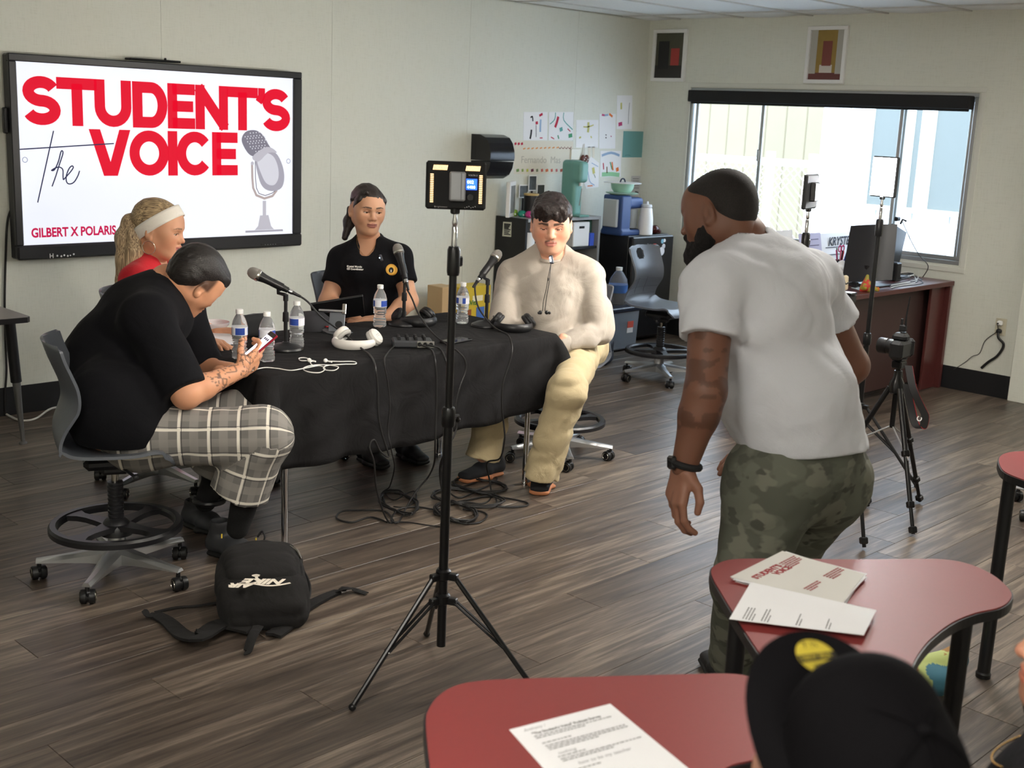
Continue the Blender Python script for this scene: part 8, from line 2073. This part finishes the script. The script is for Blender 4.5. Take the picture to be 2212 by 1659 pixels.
b = MB(); b.lathe([(.045, 0), (.055, .004), (.06, hh*.5), (.055, hh*.5)], c=p+Vector((.10, -.01, .045)), n=20); b.build('pitcher', mat('pitcher_clear', srgb(170, 176, 176), .15), bm, True)
p3_ = p+Vector((-.01, 0, hh+.001)); pl_ = thing('serving_plate', 'pale green plate on the blue drink machine', 'plate', p3_); MB().lathe([(.09, 0), (.125, .010), (.13, .016), (.126, .017), (.09, .006), (0, .005)], n=30).build('plate_rim', mat('mint', srgb(176, 206, 188), .35), pl_)
p4_ = p3_+Vector((0, 0, .018)); bw = thing('mint_bowl', 'mint green bowl under a white tray', 'bowl', p4_); MB().lathe([(.06, 0), (.068, .004), (.088, .03), (.094, .07), (.09, .07), (.06, .008), (0, .006)], n=30).build('bowl_shell', mat('mint2', srgb(164, 206, 184), .35), bw); MB().lathe([(.10, .070), (.15, .074), (.15, .079), (0, .080)], n=30).build('tray', M_WHITE, bw); b = MB(); b.tube(catmull([(-.03, 0, .079), (-.02, 0, .10), (.0, 0, .108), (.02, 0, .10), (.03, 0, .079)], 4), .006, 8); b.build('handle', mat('handle_navy', srgb(40, 50, 70), .4), bw)
p = fr_at(1393, 506, YR+.08); jg = thing('white_jug', 'white jug bottle with a flip cap on the fridge', 'jug', p); hh = ony(1393, 450, p.y).z-FZ; MB().lathe([(.055, 0), (.06, .006), (.058, hh*.6), (.045, hh), (.03, hh+.01)], c=p, n=20).build('jug_body', M_WHITE, jg, True); b = MB(); b.lathe([(.03, hh), (.045, hh+.012), (.042, hh+.03), (.015, hh+.034), (.012, hh+.055), (0, hh+.056)], c=p, n=16); b.build('flip_cap', mat('cap_lightgrey', srgb(200, 202, 204), .4), jg, True)
p = fr_at(1414, 503, YR+.10); gl = thing('brown_ornament', 'glossy dark red ornament on the fridge edge', 'ornament', p); S = SDF(); S.ell(p+Vector((0, 0, .035)), (.042, .036, .036)); S.ell(p+Vector((.04, -.01, .02)), .02, k=.02); S.cut(p, (0, 0, -1)); V, F_ = S.mesh(.004); o = link('ornament_body', np_mesh('ornament_body', [(V, F_)], mat('gloss_maroon', srgb(64, 22, 20), .12)), gl); o.matrix_parent_inverse = Matrix.Translation(-gl.location)
# storage bin with water jug
p = onz(1322, 742, 0); p = Vector((fx0-.30, YR-.02, 0)); bz_ = ony(1340, 668, p.y-.15).z
bn_ = thing('storage_bin', 'clear grey storage bin with a dark lid beside the fridge', 'bin', p); MB().box(p+Vector((0, 0, bz_/2)), (.42, .30, bz_-.02), bev=.015, taper=1.06).build('bin_tub', mat('bin_grey', srgb(126, 132, 140), .35), bn_, True); MB().box(p+Vector((0, 0, bz_-.005)), (.47, .35, .035), bev=.008).build('bin_lid', mat('lid_dark', srgb(40, 44, 58), .4), bn_, True)
b = MB(); b.box(p+Vector((.11, -.158, bz_*.62)), (.07, .003, .05)); b.build('red_label', col(205, 90, 74), bn_, True); b = MB(); b.box(p+Vector((.11, -.155, bz_*.62-.045)), (.07, .003, .04)); b.build('white_label', M_WHITE, bn_, True)
q = p+Vector((.10, -.02, bz_+.0125)); wj = thing('water_jug', 'large clear water jug standing on the storage bin', 'water jug', q); MB().lathe([(.0, .001), (.068, 0), (.074, .01), (.072, .05), (.074, .09), (.074, .16), (.066, .20), (.035, .25), (.022, .262), (.022, .27)], n=26).build('jug_body', M_PET, wj); MB().lathe([(.0752, .095), (.0752, .155)], n=26).build('label_band', mat('jug_label', srgb(70, 110, 170), .5), wj); MB().lathe([(.025, .265), (.026, .29), (0, .292)], n=16).build('cap', M_WHITE, wj)
p = onz(1298, 790); bg = thing('black_bag', 'black bag on the floor behind the young man', 'bag', p); S = SDF(); S.box(p+Vector((.05, .1, .09)), (.12, .12, .09), Matrix.Rotation(.5, 3, 'Z'), .04); S.warp(folds(.008, 10, (1, 0, .3), 4)); S.cut(p, (0, 0, -1)); V, F_ = S.mesh(.008); V = relax(V, F_, 1); o = link('bag_body', np_mesh('bag_body', [(V, F_)], mat('bag_navy', srgb(30, 33, 42), .7)), bg); o.matrix_parent_inverse = Matrix.Translation(-bg.location)
b = MB(); b.tube([p+Vector((-.04, .02, .09)), p+Vector((.05, -.03, .085)), p+Vector((.13, -.0, .09))], .006, 6); wpart(b, 'bag_zipper', M_BLACK, bg)
# snack boxes on a low wooden table by the wall
yk = WY-.35; q = ony(1008, 695, yk); lw = thing('low_table', 'low wooden table against the wall behind the bottles', 'table', (q.x+.1, yk, 0)); tz_ = q.z
M_WD = mat('low_wood', srgb(150, 112, 80), .5); MB().box((q.x+.05, yk+.08, tz_-.015), (.62, .46, .03), bev=.004).build('table_top', M_WD, lw, True)
for dx in (-.22, .32):
 for dy in (-.1, .26): MB().box((q.x+dx, yk+dy, (tz_-.03)/2), (.04, .04, tz_-.03)).build('leg', M_WD, lw, True)
for k, (xa_, w_, c_, lab) in enumerate(((995, .30, (206, 178, 50), 'yellow snack box with pictures on the low table'), (956, .13, (190, 160, 118), 'plain cardboard box left of the yellow snack box'))):
 q = ony(xa_, 690, yk); zt_ = ony(xa_, 622, yk).z; bx_ = thing('snack_box' if k == 0 else 'cardboard_box', lab, 'box', (q.x+w_/2, yk, tz_)); MB().box((q.x+w_/2, yk+.09, (tz_+zt_)/2), (w_, .16, zt_-tz_), bev=.003).build('carton', mat('carton_%d' % k, srgb(*c_), .5), bx_, True)
 if k == 0:
  for j, (dx, dz, c2, sx, sz) in enumerate(((.06, .05, (150, 84, 44), .10, .07), (.20, .05, (70, 110, 180), .08, .09), (.05, .15, (190, 60, 40), .05, .03), (.17, .16, (236, 226, 190), .10, .04))): MB().box((q.x+dx, yk+.009, tz_+dz), (sx, .002, sz)).build('printed_panel', col(*c2), bx_, True)
  g = Vector((q.x+.03, yk+.0075, tz_+.115)); text('belVita', .05, Matrix(((1, 0, 0, g.x), (0, 0, -1, g.y), (0, 1, 0, g.z), (0, 0, 0, 1))), col(40, 120, 60), bx_, 'carton_lettering', bold=.001, ext=.0003)
# ================================================================== framed pictures (plain stand-ins) on the window wall
def picture(c4, lab, bgc, blocks):
 P = [onx(x, y, WX-.02) for x, y in c4]; ya, yb = min(p.y for p in P), max(p.y for p in P); za, zb = (P[2].z+P[3].z)/2, (P[0].z+P[1].z)/2
 t = thing('framed_picture', lab, 'picture', (WX, (ya+yb)/2, za)); w = .028
 for (y0, y1, z0_, z1_) in ((ya, yb, zb-w, zb), (ya, yb, za, za+w), (ya, ya+w, za+w, zb-w), (yb-w, yb, za+w, zb-w)): MB().box((WX-.014, (y0+y1)/2, (z0_+z1_)/2), (.028, y1-y0, z1_-z0_), bev=.002).build('frame_rail', M_WHITE, t, True)
 MB().box((WX-.008, (ya+yb)/2, (za+zb)/2), (.008, yb-ya-.03, zb-za-.03)).build('canvas', mat('canvas_%d' % bgc[0], srgb(*bgc), .6, var=.15, vscale=12), t, True)
 for i, (u0, u1, v0, v1, c_) in enumerate(blocks):
  y0, y1 = yb-w-(yb-ya-2*w)*u1, yb-w-(yb-ya-2*w)*u0; zc0, zc1 = za+w+(zb-za-2*w)*v0, za+w+(zb-za-2*w)*v1
  MB().box((WX-.0125, (y0+y1)/2, (zc0+zc1)/2), (.001+.0004*i, y1-y0, zc1-zc0)).build('colour_field', mat('paint_%02x%02x%02x' % c_, srgb(*c_), .6), t, True)
picture([(1413, 64), (1482, 63), (1477, 178), (1409, 174)], 'white framed picture of dark and red colour fields near the corner', (74, 74, 60), [(0, 1, 0, .28, (46, 44, 42)), (.10, .48, .2, .82, (34, 34, 36)), (.55, .85, .28, .66, (166, 64, 58))])
picture([(1747, 57), (1829, 55), (1821, 181), (1740, 180)], 'white framed picture of ochre and rust colour fields above the window', (150, 124, 62), [(0, 1, 0, .14, (106, 62, 58)), (0, .2, .12, 1, (176, 174, 166)), (.8, 1, .12, 1, (176, 174, 166)), (.32, .70, .14, .30, (206, 198, 190)), (.38, .66, .28, .78, (128, 70, 62))])
# ------------------------------------------------------------------ outlet, plugs and cords
q = onx(2162, 706, WX); ol = thing('wall_outlet', 'cream outlet plate with two plugs under the window wall', 'outlet', (WX, q.y, q.z)); MB().box((WX-.003, q.y, q.z), (.006, .075, .118), bev=.002).build('cover_plate', mat('plate_cream', srgb(200, 194, 172), .4), ol, True)
for dz in (.028, -.028): MB().box((WX-.007, q.y, q.z+dz), (.003, .034, .028), bev=.001).build('socket', mat('plate_cream2', srgb(186, 180, 158), .4), ol, True)
pg = thing('usb_charger', 'white charger plug in the upper socket', 'charger', (WX-.02, q.y, q.z+.028)); MB().box((WX-.024, q.y, q.z+.028), (.03, .032, .032), bev=.006).build('plug_block', M_WHITE, pg, True); MB().box((WX-.040, q.y+.008, q.z+.026), (.004, .014, .008), bev=.001).build('usb_end', M_BLACK, pg, True)
g = [Vector((WX-.03, q.y, q.z-.028)), Vector((WX-.04, q.y-.01, q.z-.07)), onx(2168, 745, WX-.02), onx(2155, 768, WX-.02), onx(2135, 782, WX-.02), onx(2120, 795, WX-.015)]; cable(g, 'thick black power lead from the lower socket', .009, 'power_lead')
b = MB(); b.sphere((WX-.022, q.y, q.z-.028), .022, nu=14, nv=10, sc=(1, .9, .8)); tag(b.build('cord_plug', M_BLACK), 'round black plug in the lower socket', 'plug')
g = [Vector((WX-.042, q.y+.012, q.z+.024)), onx(2154, 715, WX-.02), onx(2128, 736, WX-.015), onx(2116, 763, WX-.015), onx(2100, 770, WX-.015), onx(2083, 784, WX-.015), onx(2060, 798, WX-.015)]; cable(g, 'thin grey charging lead along the wall', .0025, 'charging_lead', mat('lead_grey', srgb(60, 58, 56), .5))
g = [onz(2040, 800, .03), onz(2060, 822, .012), onz(2100, 842, .008), onz(2150, 850, .008), onz(2212, 858, .008), onz(2260, 862, .008)]; cable(g, 'blue network cable along the foot of the window wall', .004, 'network_cable', mat('lead_blue', srgb(56, 76, 110), .5))
# ================================================================== teacher's desk
DZ = .76; DX0, DX1, DY0, DY1 = onz(1815, 646, DZ).x, WX-.03, onz(1960, 622, DZ).y, onz(1960, 622, DZ).y+.80
dk = thing('office_desk', 'dark cherry wood desk under the window', 'desk', ((DX0+DX1)/2, (DY0+DY1)/2, 0)); M_CH = mat('cherry', srgb(84, 42, 40), .32, var=.2, vscale=14, stretch=(1, 8, 8))
M_CH2 = mat('cherry_dark', srgb(62, 40, 38), .5)
MB().box(((DX0+DX1)/2, (DY0+DY1)/2, DZ-.016), (DX1-DX0, DY1-DY0, .032), bev=.003).build('desk_top', M_CH, dk, True)
MB().box(((DX0+DX1)/2, DY0+.12, (DZ-.03)/2+.03), (DX1-DX0-.1, .02, DZ-.09), bev=.002).build('front_panel', M_CH2, dk, True)
for x in (DX0+.02, DX1-.02): MB().box((x, DY0+.40, (DZ-.032)/2), (.035, .78, DZ-.034), bev=.002).build('side_panel', M_CH, dk, True)
MB().box((DX1-.13, DY0+.06, (DZ-.034)/2), (.19, .02, DZ-.036), bev=.002).build('corner_panel', M_CH, dk, True)
MB().box((DX0+.08, DY0+.06, (DZ-.034)/2), (.12, .02, DZ-.036), bev=.002).build('corner_panel', M_CH, dk, True)
def dz(px, py, z=None): return onz(px, py, DZ if z is None else z)
# monitor seen from behind
p = dz(1880, 618); d_ = dep(p); mo = thing('monitor', 'black curved monitor seen from behind on the desk', 'monitor', p)
c4 = [at(1843, 490, d_+.10), at(1938, 486, d_-.05), at(1926, 606, d_-.05), at(1823, 612, d_+.10)]
rows = [[c4[0].lerp(c4[1], i/8)+(c4[3].lerp(c4[2], i/8)-c4[0].lerp(c4[1], i/8))*k-cv(0, 0, .03*math.sin(math.pi*i/8)) for i in range(9)] for k in (0, .5, 1)]
b = MB(); b.grid(rows, thick=.035); wpart(b, 'screen_back', mat('monitor_black', srgb(34, 34, 38), .35), mo)
b = MB(); b.box(p+Vector((0, .02, .006)), (.26, .20, .012), bev=.004); b.tube([p+Vector((0, .03, .01)), p+Vector((-.01, .03, .13)), c4[2].lerp(c4[3], .5)+Vector((0, 0, .1))], .022, 10); wpart(b, 'monitor_foot', M_BLACK, mo)
p = dz(1932, 600); b_ = thing('slim_display', 'thin dark display standing edge-on behind the monitor', 'display', p); a0, a1 = at(1942, 492, dep(p)), at(1918, 592, dep(p)); b = MB(); b.box((a0+a1)/2, (.02, .24, (a0-a1).length), (a0-a1).to_track_quat('Z', 'Y').to_matrix().to_4x4(), bev=.004); wpart(b, 'panel', M_BLACK, b_); b = MB(); b.box(p+Vector((0, 0, .01)), (.12, .16, .02), bev=.004); b.cyl(p, a1, .012, n=8); wpart(b, 'foot', M_BLACK, b_)
b = MB(); b.tube([at(1945, 484, dep(p)-.02), at(1950, 474, dep(p)-.02), at(1958, 478, dep(p)-.02)], .008, 6); b.box(at(1938, 473, dep(p)-.02), (.05, .03, .03), bev=.006); wpart(b, 'webcam', M_BLACK, b_)
p = dz(1928, 606); t = thing('desk_speaker', 'small black speaker beside the monitor', 'speaker', p); hh = at(1928, 565, dep(p)).z-DZ; MB().box((0, 0, hh/2), (.07, .08, hh), bev=.008).build('speaker_box', M_BLACK, t); b = MB(); b.lathe([(.024, 0), (.026, .004), (.012, -.004), (0, -.004)], c=(-.036, 0, hh*.4), axis=(-1, 0, 0), n=16); b.build('speaker_cone', M_BLACKM, t)
# papers, name board, cup, pens, toys
YB = DY1-.05
def stand_card(px0, px1, py0, py1, Y, lab, name, m, lean=.06):
 a_, e_ = ony(px0, py1, Y), ony(px1, py1, Y); zt = ony((px0+px1)/2, py0, Y).z; t = thing(name, lab, 'sign' if name == 'name_board' else 'paper', ((a_.x+e_.x)/2, Y, DZ)); b = MB()
 b.grid([[(a_.x, Y, DZ), (e_.x, Y, DZ)], [(a_.x, Y+lean, zt), (e_.x, Y+lean, zt)]], thick=.004); b.build('card', m, t, True); return t, a_, e_, zt
t, a_, e_, zt = stand_card(1765, 1850, 505, 575, YB, 'white name board reading KRYSTEL behind the monitor', 'name_board', M_PAPER)
g = ony(1788, 531, YB+.04); text('KRYSTEL', .085, Matrix(((1, 0, 0, g.x), (0, .1, -1, YB+.036), (0, 1, .1, g.z), (0, 0, 0, 1))), col(48, 50, 60), t, 'board_lettering', bold=.002, shear=.25)
for k in range(3): b = MB(); b.box(((a_.x+e_.x)/2, YB+.03-.012*k, zt-.10-.05*k), (.26-.04*k, .003, .006)); b.build('rule_line', col(90, 96, 110), t, True)
t, a_, e_, zt = stand_card(1736, 1782, 506, 570, YB-.06, 'lilac printed sheet propped left of the name board', 'printed_sheet', mat('paper_lilac', srgb(196, 194, 222), .8))
for k in range(5): b = MB(); b.box(((a_.x+e_.x)/2, YB-.03-.010*k, zt-.04-.04*k), (.14, .003, .005)); b.build('print_line', col(100, 98, 130), t, True)
t, a_, e_, zt = stand_card(1676, 1722, 500, 560, YB-.02, 'white sheet with a dark print propped at the desk end', 'printed_sheet', M_PAPER)
p = ony(1716, 540, YB-.05); p.z = DZ; t = thing('tumbler', 'black tumbler with a straw on the desk', 'tumbler', p); b = MB(); b.lathe([(.034, 0), (.036, .004), (.042, .15), (.044, .16), (0, .165)], n=18); b.build('cup', M_BLACKM, t); MB().cyl((.01, 0, .16), (.02, 0, .22), .004, n=8).build('straw', M_BLACK, t)
p = dz(1812, 592); t = thing('pen_holder', 'wire pen holder full of pens and scissors', 'pen holder', p); b = MB(); b.lathe([(.038, 0), (.04, .003), (.042, .10), (.040, .10), (.036, .01), (0, .006)], n=16); b.build('wire_cup', mat('wire_dark', srgb(60, 58, 60), .4, .6), t)
for i, (dx, dy, c_) in enumerate(((.02, 0, (200, 40, 60)), (-.02, .01, (190, 60, 120)), (0, .02, (60, 120, 90)), (.01, -.02, (40, 60, 140)), (-.015, -.015, (30, 30, 34)), (.025, .015, (220, 120, 140)))): b = MB(); b.cyl((dx*.4, dy*.4, .01), (dx*1.8, dy*1.8, .16+.01*(i % 3)), .005, n=6); b.build('pen', col(*c_), t)
for dx in (-.02, .02): b = MB(); b.tube([(dx+.018*math.cos(a_), 0, .18+.022*math.sin(a_)) for a_ in [2*math.pi*i/14 for i in range(14)]], .004, 6, closed=True); b.build('scissor_loop', col(190, 50, 110), t)
p = dz(1812, 608); t = thing('tissue_basket', 'white slotted basket stuffed with white paper', 'basket', p); b = MB()
for i in range(14): a_ = 2*math.pi*i/14; b.box((.06*math.cos(a_), .05*math.sin(a_), .035), (.012, .012, .07))
b.lathe([(.066, .06), (.068, .075), (.062, .075)], n=20, sy=.85); b.build('basket_slat', M_WHITE, t); S = SDF(); S.ell(p+UP*.09, (.055, .05, .03)); S.ell(p+Vector((.02, 0, .12)), .03, k=.02); S.warp(folds(.012, 25, (1, 0, 0), 3)); V, F_ = S.mesh(.006); o = link('crumpled_paper', np_mesh('crumpled_paper', [(V, F_)], M_PAPER), t); o.matrix_parent_inverse = Matrix.Translation(-t.location)
p = dz(1824, 628); t = thing('sneaker_figure', 'small cream sneaker stood on end on the desk', 'figurine', p); S = SDF(); S.seg(p+UP*.018, p+UP*.085, (.022, .016), (.018, .014), side=RH); S.cut(p, (0, 0, -1)); V, F_ = S.mesh(.003); o = link('shoe_body', np_mesh('shoe_body', [(V, F_)], mat('cream', srgb(220, 206, 176), .6)), t); o.matrix_parent_inverse = Matrix.Translation(-t.location); b = MB(); b.tube(catmull([p-FH*.0165+UP*.07-RH*.014, p-FH*.0175+UP*.045, p-FH*.0165+UP*.055+RH*.014], 4), .004, 6); wpart(b, 'side_stripe', M_BLACK, t)
p = dz(1872, 630); t = thing('toy_creature', 'green and red crouching toy on the desk edge', 'toy', p); S = SDF(); S.ell(p+Vector((0, 0, .035)), (.05, .03, .032)); S.seg(p+RH*.03+UP*.03, p+RH*.07+UP*.012, .018, .010); S.seg(p-RH*.01+UP*.05, p-RH*.005+UP*.10, .022, .010); S.seg(p+RH*.0+UP*.02, p+RH*.02, .014, .012); S.seg(p-RH*.03+UP*.02, p-RH*.035, .014, .012); S.cut(p, (0, 0, -1)); V, F_ = S.mesh(.003); V = relax(V, F_, 1)
cc = np.where((vnoise(V*60) > .05)[:, None], np.array(srgb(190, 60, 50)), np.array(srgb(160, 150, 60))); o = link('toy_body', np_mesh('toy_body', [(V, F_)], vcmat('toy_paint', .5), [cc]), t); o.matrix_parent_inverse = Matrix.Translation(-t.location); b = MB(); b.sphere(p+RH*.07+UP*.02, .012, nu=8, nv=6); wpart(b, 'toy_head', col(200, 110, 50), t)
p = dz(1846, 622); t = thing('ring_box', 'tiny black box between the toys', 'box', p); MB().box((0, 0, .017), (.035, .035, .022), bev=.003).build('box_base', M_BLACK, t); MB().box((0, 0, .032), (.036, .036, .009), bev=.003).build('box_lid', M_BLACKM, t)
rc2 = random.Random(9)
for k in range(5):
 pts = [dz(1935+rc2.uniform(-5, 5), 588+5*k), dz(1970+rc2.uniform(-8, 8), 583+4*k, DZ+.02), dz(2000, 590+rc2.uniform(-6, 6)), dz(1985+rc2.uniform(-10, 10), 604+k*2), dz(1940, 612+2*k), dz(1915+3*k, 616+2*k)]
 for q in pts: q.x = min(q.x, WX-.04)
 tag(MB().tube(catmull(pts, 5), .005, 6).build('desk_cable', mat('cable_white' if k % 2 else 'black_cable', (.5, .5, .5))), ['topmost loose black desk cable under the window', 'pale desk cable beside the topmost black one', 'middle black desk cable behind the speaker', 'lower pale desk cable behind the speaker', 'lowest black desk cable near the desk edge'][k], 'cable')
g = [at(1948, 476, dep(dz(1932, 600))-.02), onx(1968, 520, WX-.15), onx(1985, 550, WX-.12), onx(2005, 575, WX-.12), dz(2008, 597)]
for q in g: q.x = min(q.x, WX-.05)
tag(MB().tube(catmull(g, 6), .003, 6).build('webcam_cable', M_CABLE), 'thin dark cable curving down in front of the window', 'cable')
b = MB(); pts = [dz(*q) for q in ((1838, 622), (1862, 612), (1892, 618), (1868, 630))]; b.prism([(v.x, v.y) for v in pts[::-1]], Matrix.Identity(4), DZ, DZ+.002); tag(b.build('desk_paper', mat('paper_blue', srgb(196, 212, 226), .8)), 'pale blue sheet under the desk toys', 'paper')
# ================================================================== papers on the red tables
def sheet_on(px4, z, th=.0006, m=M_PAPER, name='sheet', t=None):
 P = [onz(x, y, z) for x, y in px4]
 if sum(P[i].x*P[(i+1) % 4].y-P[(i+1) % 4].x*P[i].y for i in range(4)) < 0: P = P[::-1]
 b = MB(); b.prism([(v.x, v.y) for v in P], Matrix.Identity(4), z-th, z); return b, P
z = RTZ+.0006
base = [(1577, 1246), (1690, 1190), (1868, 1240), (1820, 1302)]
M_FLY = mat('flyer_paper', srgb(214, 212, 206), .8)
for k in range(9):
 j = [(x+rc2.uniform(-6, 8)+(8 if i == 0 else 0), y+rc2.uniform(-3, 3)+(9-k)*1.0) for i, (x, y) in enumerate(base)] if k < 8 else base
 b, P = sheet_on(j, z+.0012*k); b.mats = []; tag(b.build('flyer', M_FLY if k == 8 else M_PAPER), 'top flyer of the stack with red podcast lettering' if k == 8 else 'white sheet '+['ninth', 'eighth', 'seventh', 'sixth', 'fifth', 'fourth', 'third', 'second'][k]+' from the top of the flyer stack', 'flyer', 'stacked flyers' if k < 8 else None)
zf = z+.0012*8+.0004
O, U, Vv = onz(1577, 1246, zf), onz(1690, 1190, zf)-onz(1577, 1246, zf), onz(1820, 1302, zf)-onz(1577, 1246, zf)
fly = bpy.data.objects['flyer.008'] if 'flyer.008' in bpy.data.objects else None
FR = mat('flyer_red', srgb(150, 38, 44), .7)
def fpos(u, v): return O+U*u+Vv*v
ex, ey = U.normalized(), (-Vv+U*(Vv.dot(U)/U.length_squared)).normalized()
text("STUDENT'S", .024, plane_M(fpos(.10, .20), ex, ey), FR, fly, 'headline', bold=.0012, ext=.0002); text('VOICE', .024, plane_M(fpos(.32, .285), ex, ey), FR, fly, 'headline', bold=.0012, ext=.0002)
def dashes(b, p0, ex, ey, n, w, lh, seed, hgt=.0035):
 r = random.Random(seed)
 for i in range(n):
  x = 0; y = -lh*i
  while x < w*(1 if i < n-1 else .6):
   l = r.uniform(.004, .011); q = [p0+ex*x+ey*y, p0+ex*(x+l)+ey*y, p0+ex*(x+l)+ey*(y+hgt), p0+ex*x+ey*(y+hgt)]; b.add([v+UP*.0004 for v in q], [(0, 1, 2, 3)]); x += l+.002
for (u, v, n, w, s_) in ((.62, .16, 5, .07, 1), (.55, .60, 4, .075, 2), (.12, .62, 3, .06, 3)): b = MB(); dashes(b, fpos(u, v), ex, ey, n, w, .0075, s_, .0045); b.build('printed_lines', FR, fly)
h4 = [(1575, 1337), (1622, 1257), (1893, 1318), (1866, 1372)]; b, P = sheet_on(h4, zf+.0035, .0006); fs_ = b.build('folded_sheet', M_PAPER); tag(fs_, 'white typed sheet lying across the flyer stack', 'paper')
o_ = onz(1575, 1337, zf+.0036); e1 = (onz(1622, 1257, zf+.0036)-o_).normalized(); e2 = (onz(1893, 1318, zf+.0036)-onz(1622, 1257, zf+.0036)); INK = col(52, 50, 52)
for (fr_, n, w, s_) in ((.10, 4, .062, 4), (.24, 3, .068, 5), (.50, 2, .06, 6), (.72, 2, .055, 7)): b = MB(); dashes(b, lerp(o_, onz(1866, 1372, zf+.0036), fr_)+e1*.010, e1, -e2.normalized(), n, w, .0065, s_, .0022); b.build('printed_lines', INK, fs_)
s4 = [(1100, 1576), (1318, 1520), (1560, 1720), (1290, 1790)]; b, P = sheet_on(s4, RTZ+.0012, .0008); sv = b.build('survey_sheet', M_PAPER); tag(sv, 'white survey sheet with handwriting on the foreground table', 'paper')
zz = RTZ+.0014; O2 = onz(1100, 1576, zz); eu = (onz(1318, 1520, zz)-O2).normalized(); ev = (onz(1290, 1790, zz)-O2); ev = (ev-eu*ev.dot(eu)).normalized(); sp = lambda x, y: O2+eu*x+ev*y
wS = (onz(1318, 1520, zz)-O2).length; k_ = wS/.216
text('"The Student\'s Voice" Podcast Survey', .0095*k_, plane_M(sp(.028*k_, .034*k_), eu, -ev), INK, sv, 'survey_title', bold=.0002, ext=.0001)
for (y, n, s_, w) in ((.042, 2, 11, .16), (.068, 1, 12, .09), (.078, 3, 13, .165), (.118, 1, 14, .09), (.126, 2, 15, .165), (.165, 1, 16, .09)): b = MB(); dashes(b, sp(.026*k_, y*k_), eu, -ev, n, w*k_, .0065*k_, s_, .0022*k_); b.build('printed_lines', INK if n != 1 else col(30, 30, 32), sv)
PEN = col(150, 150, 152)
text('Anthony /', .011*k_, plane_M(sp(.02*k_, .018*k_), eu, -ev), PEN, sv, 'handwriting', shear=.3, ext=.0001); text('nothing', .012*k_, plane_M(sp(.032*k_, .110*k_), eu, -ev), PEN, sv, 'handwriting', shear=.3, ext=.0001); text('how to be my teacher', .012*k_, plane_M(sp(.045*k_, .152*k_), eu, -ev), PEN, sv, 'handwriting', shear=.3, ext=.0001)
# bright cloth showing through the curve of the red table
p = onz(1985, 1490); t = thing('patterned_cloth', 'yellow-green and blue patterned cloth bundle below the red table curve', 'cloth', p); S = SDF(); S.seg(p+UP*.05, p+RH*.12+FH*.05+UP*.09, .06, .05); S.ell(p+RH*.05+UP*.05, (.11, .08, .06), k=.03); S.warp(folds(.016, 12, RH, 4)); S.cut(p, (0, 0, -1)); V, F_ = S.mesh(.006); V = relax(V, F_, 2); n_ = vnoise(V*14); cc = np.where((n_ > .12)[:, None], np.array(srgb(60, 110, 128)), np.where((n_ < -.15)[:, None], np.array(srgb(150, 110, 60)), np.array(srgb(176, 188, 118)))); o = link('cloth_fold', np_mesh('cloth_fold', [(V, F_)], vcmat('cloth_print', .8), [cc]), t); o.matrix_parent_inverse = Matrix.Translation(-t.location)
# ================================================================== wording on clothes and pack
wm = BP[4]; tB = BP[0]; W_ = BP[1]
WH = mat('thread_white', srgb(225, 222, 215), .7)
poT = PO[0]
on_person_text(poT, 'Krystel Mundo', .0125, 749, 577, 6.035, WH, (1, -.03, .10), (0, 1, .1), bold=.0003, ext=.004); on_person_text(poT, 'CS Coordinator', .0125, 749, 582.5, 6.03, WH, (1, -.03, .10), (0, 1, .1), bold=.0003, ext=.004)
c = at(845, 582, 6.03); bd_ = MB(); nn_ = cv(-.12, .10, -1).normalized()
def disc(c, r, off, m, nm, n=24, sx=1.0, sy=1.0):
 x_, y_, z_ = frame(nn_, cv(0, 1, 0)); b = MB(); b.add([c+nn_*off+x_*r*sx*math.cos(a_)+y_*r*sy*math.sin(a_) for a_ in [2*math.pi*i/n for i in range(n)]]+[c-nn_*.02+x_*r*sx*math.cos(a_)+y_*r*sy*math.sin(a_) for a_ in [2*math.pi*i/n for i in range(n)]], [tuple(range(n))]+[(i, n+i, n+(i+1) % n, (i+1) % n) for i in range(n)]); wpart(b, nm, m, poT)
disc(c, .0275, 0, mat('badge_gold', srgb(222, 164, 62), .6), 'badge'); disc(c, .021, .0006, mat('badge_gold2', srgb(236, 186, 84), .6), 'badge'); disc(c-cv(0, .004, 0), .0125, .0012, M_BLACKM, 'badge_emblem', sy=1.15); disc(c-cv(0, .008, 0), .005, .0018, WH, 'badge_emblem', sx=.6, sy=1.5)
# wordmark on the backpack pocket, upside down to the viewer
pk = onz(562, 1258, .19); ex_, ey_ = -(BP[2]*.97-BP[3]*.2).normalized(), -(BP[3]).normalized()
def PW_(x, y): return pk+ex_*x+ey_*y
dr_ = (BP[5], -UP); text('NIKE', .062, plane_M(PW_(-.088, -.03), ex_, ey_), wm, tB, 'wordmark', bold=.003, shear=.35, drape=dr_); text('AIR', .05, plane_M(PW_(.02, .012), ex_, ey_), wm, tB, 'wordmark', bold=.0025, shear=.35, drape=dr_)
for pts, w_ in (([(-.10, .0), (-.06, .022), (-.02, .026), (.03, .012), (.10, .03)], .010), ([(.0, -.015), (.015, -.035), (.02, -.055)], .010), ([(.012, -.062), (.021, -.056), (.03, -.062), (.021, -.068), (.012, -.062)], .012)):
 b = MB(); ribbon(b, [(v.x, v.y) for v in catmull([(x, y, 0) for x, y in pts], 5)], w_, plane_M(pk, ex_, ey_), 0); o = wpart(b, 'emblem', wm, tB); drape_on(o.data, *dr_)
flush_texts()
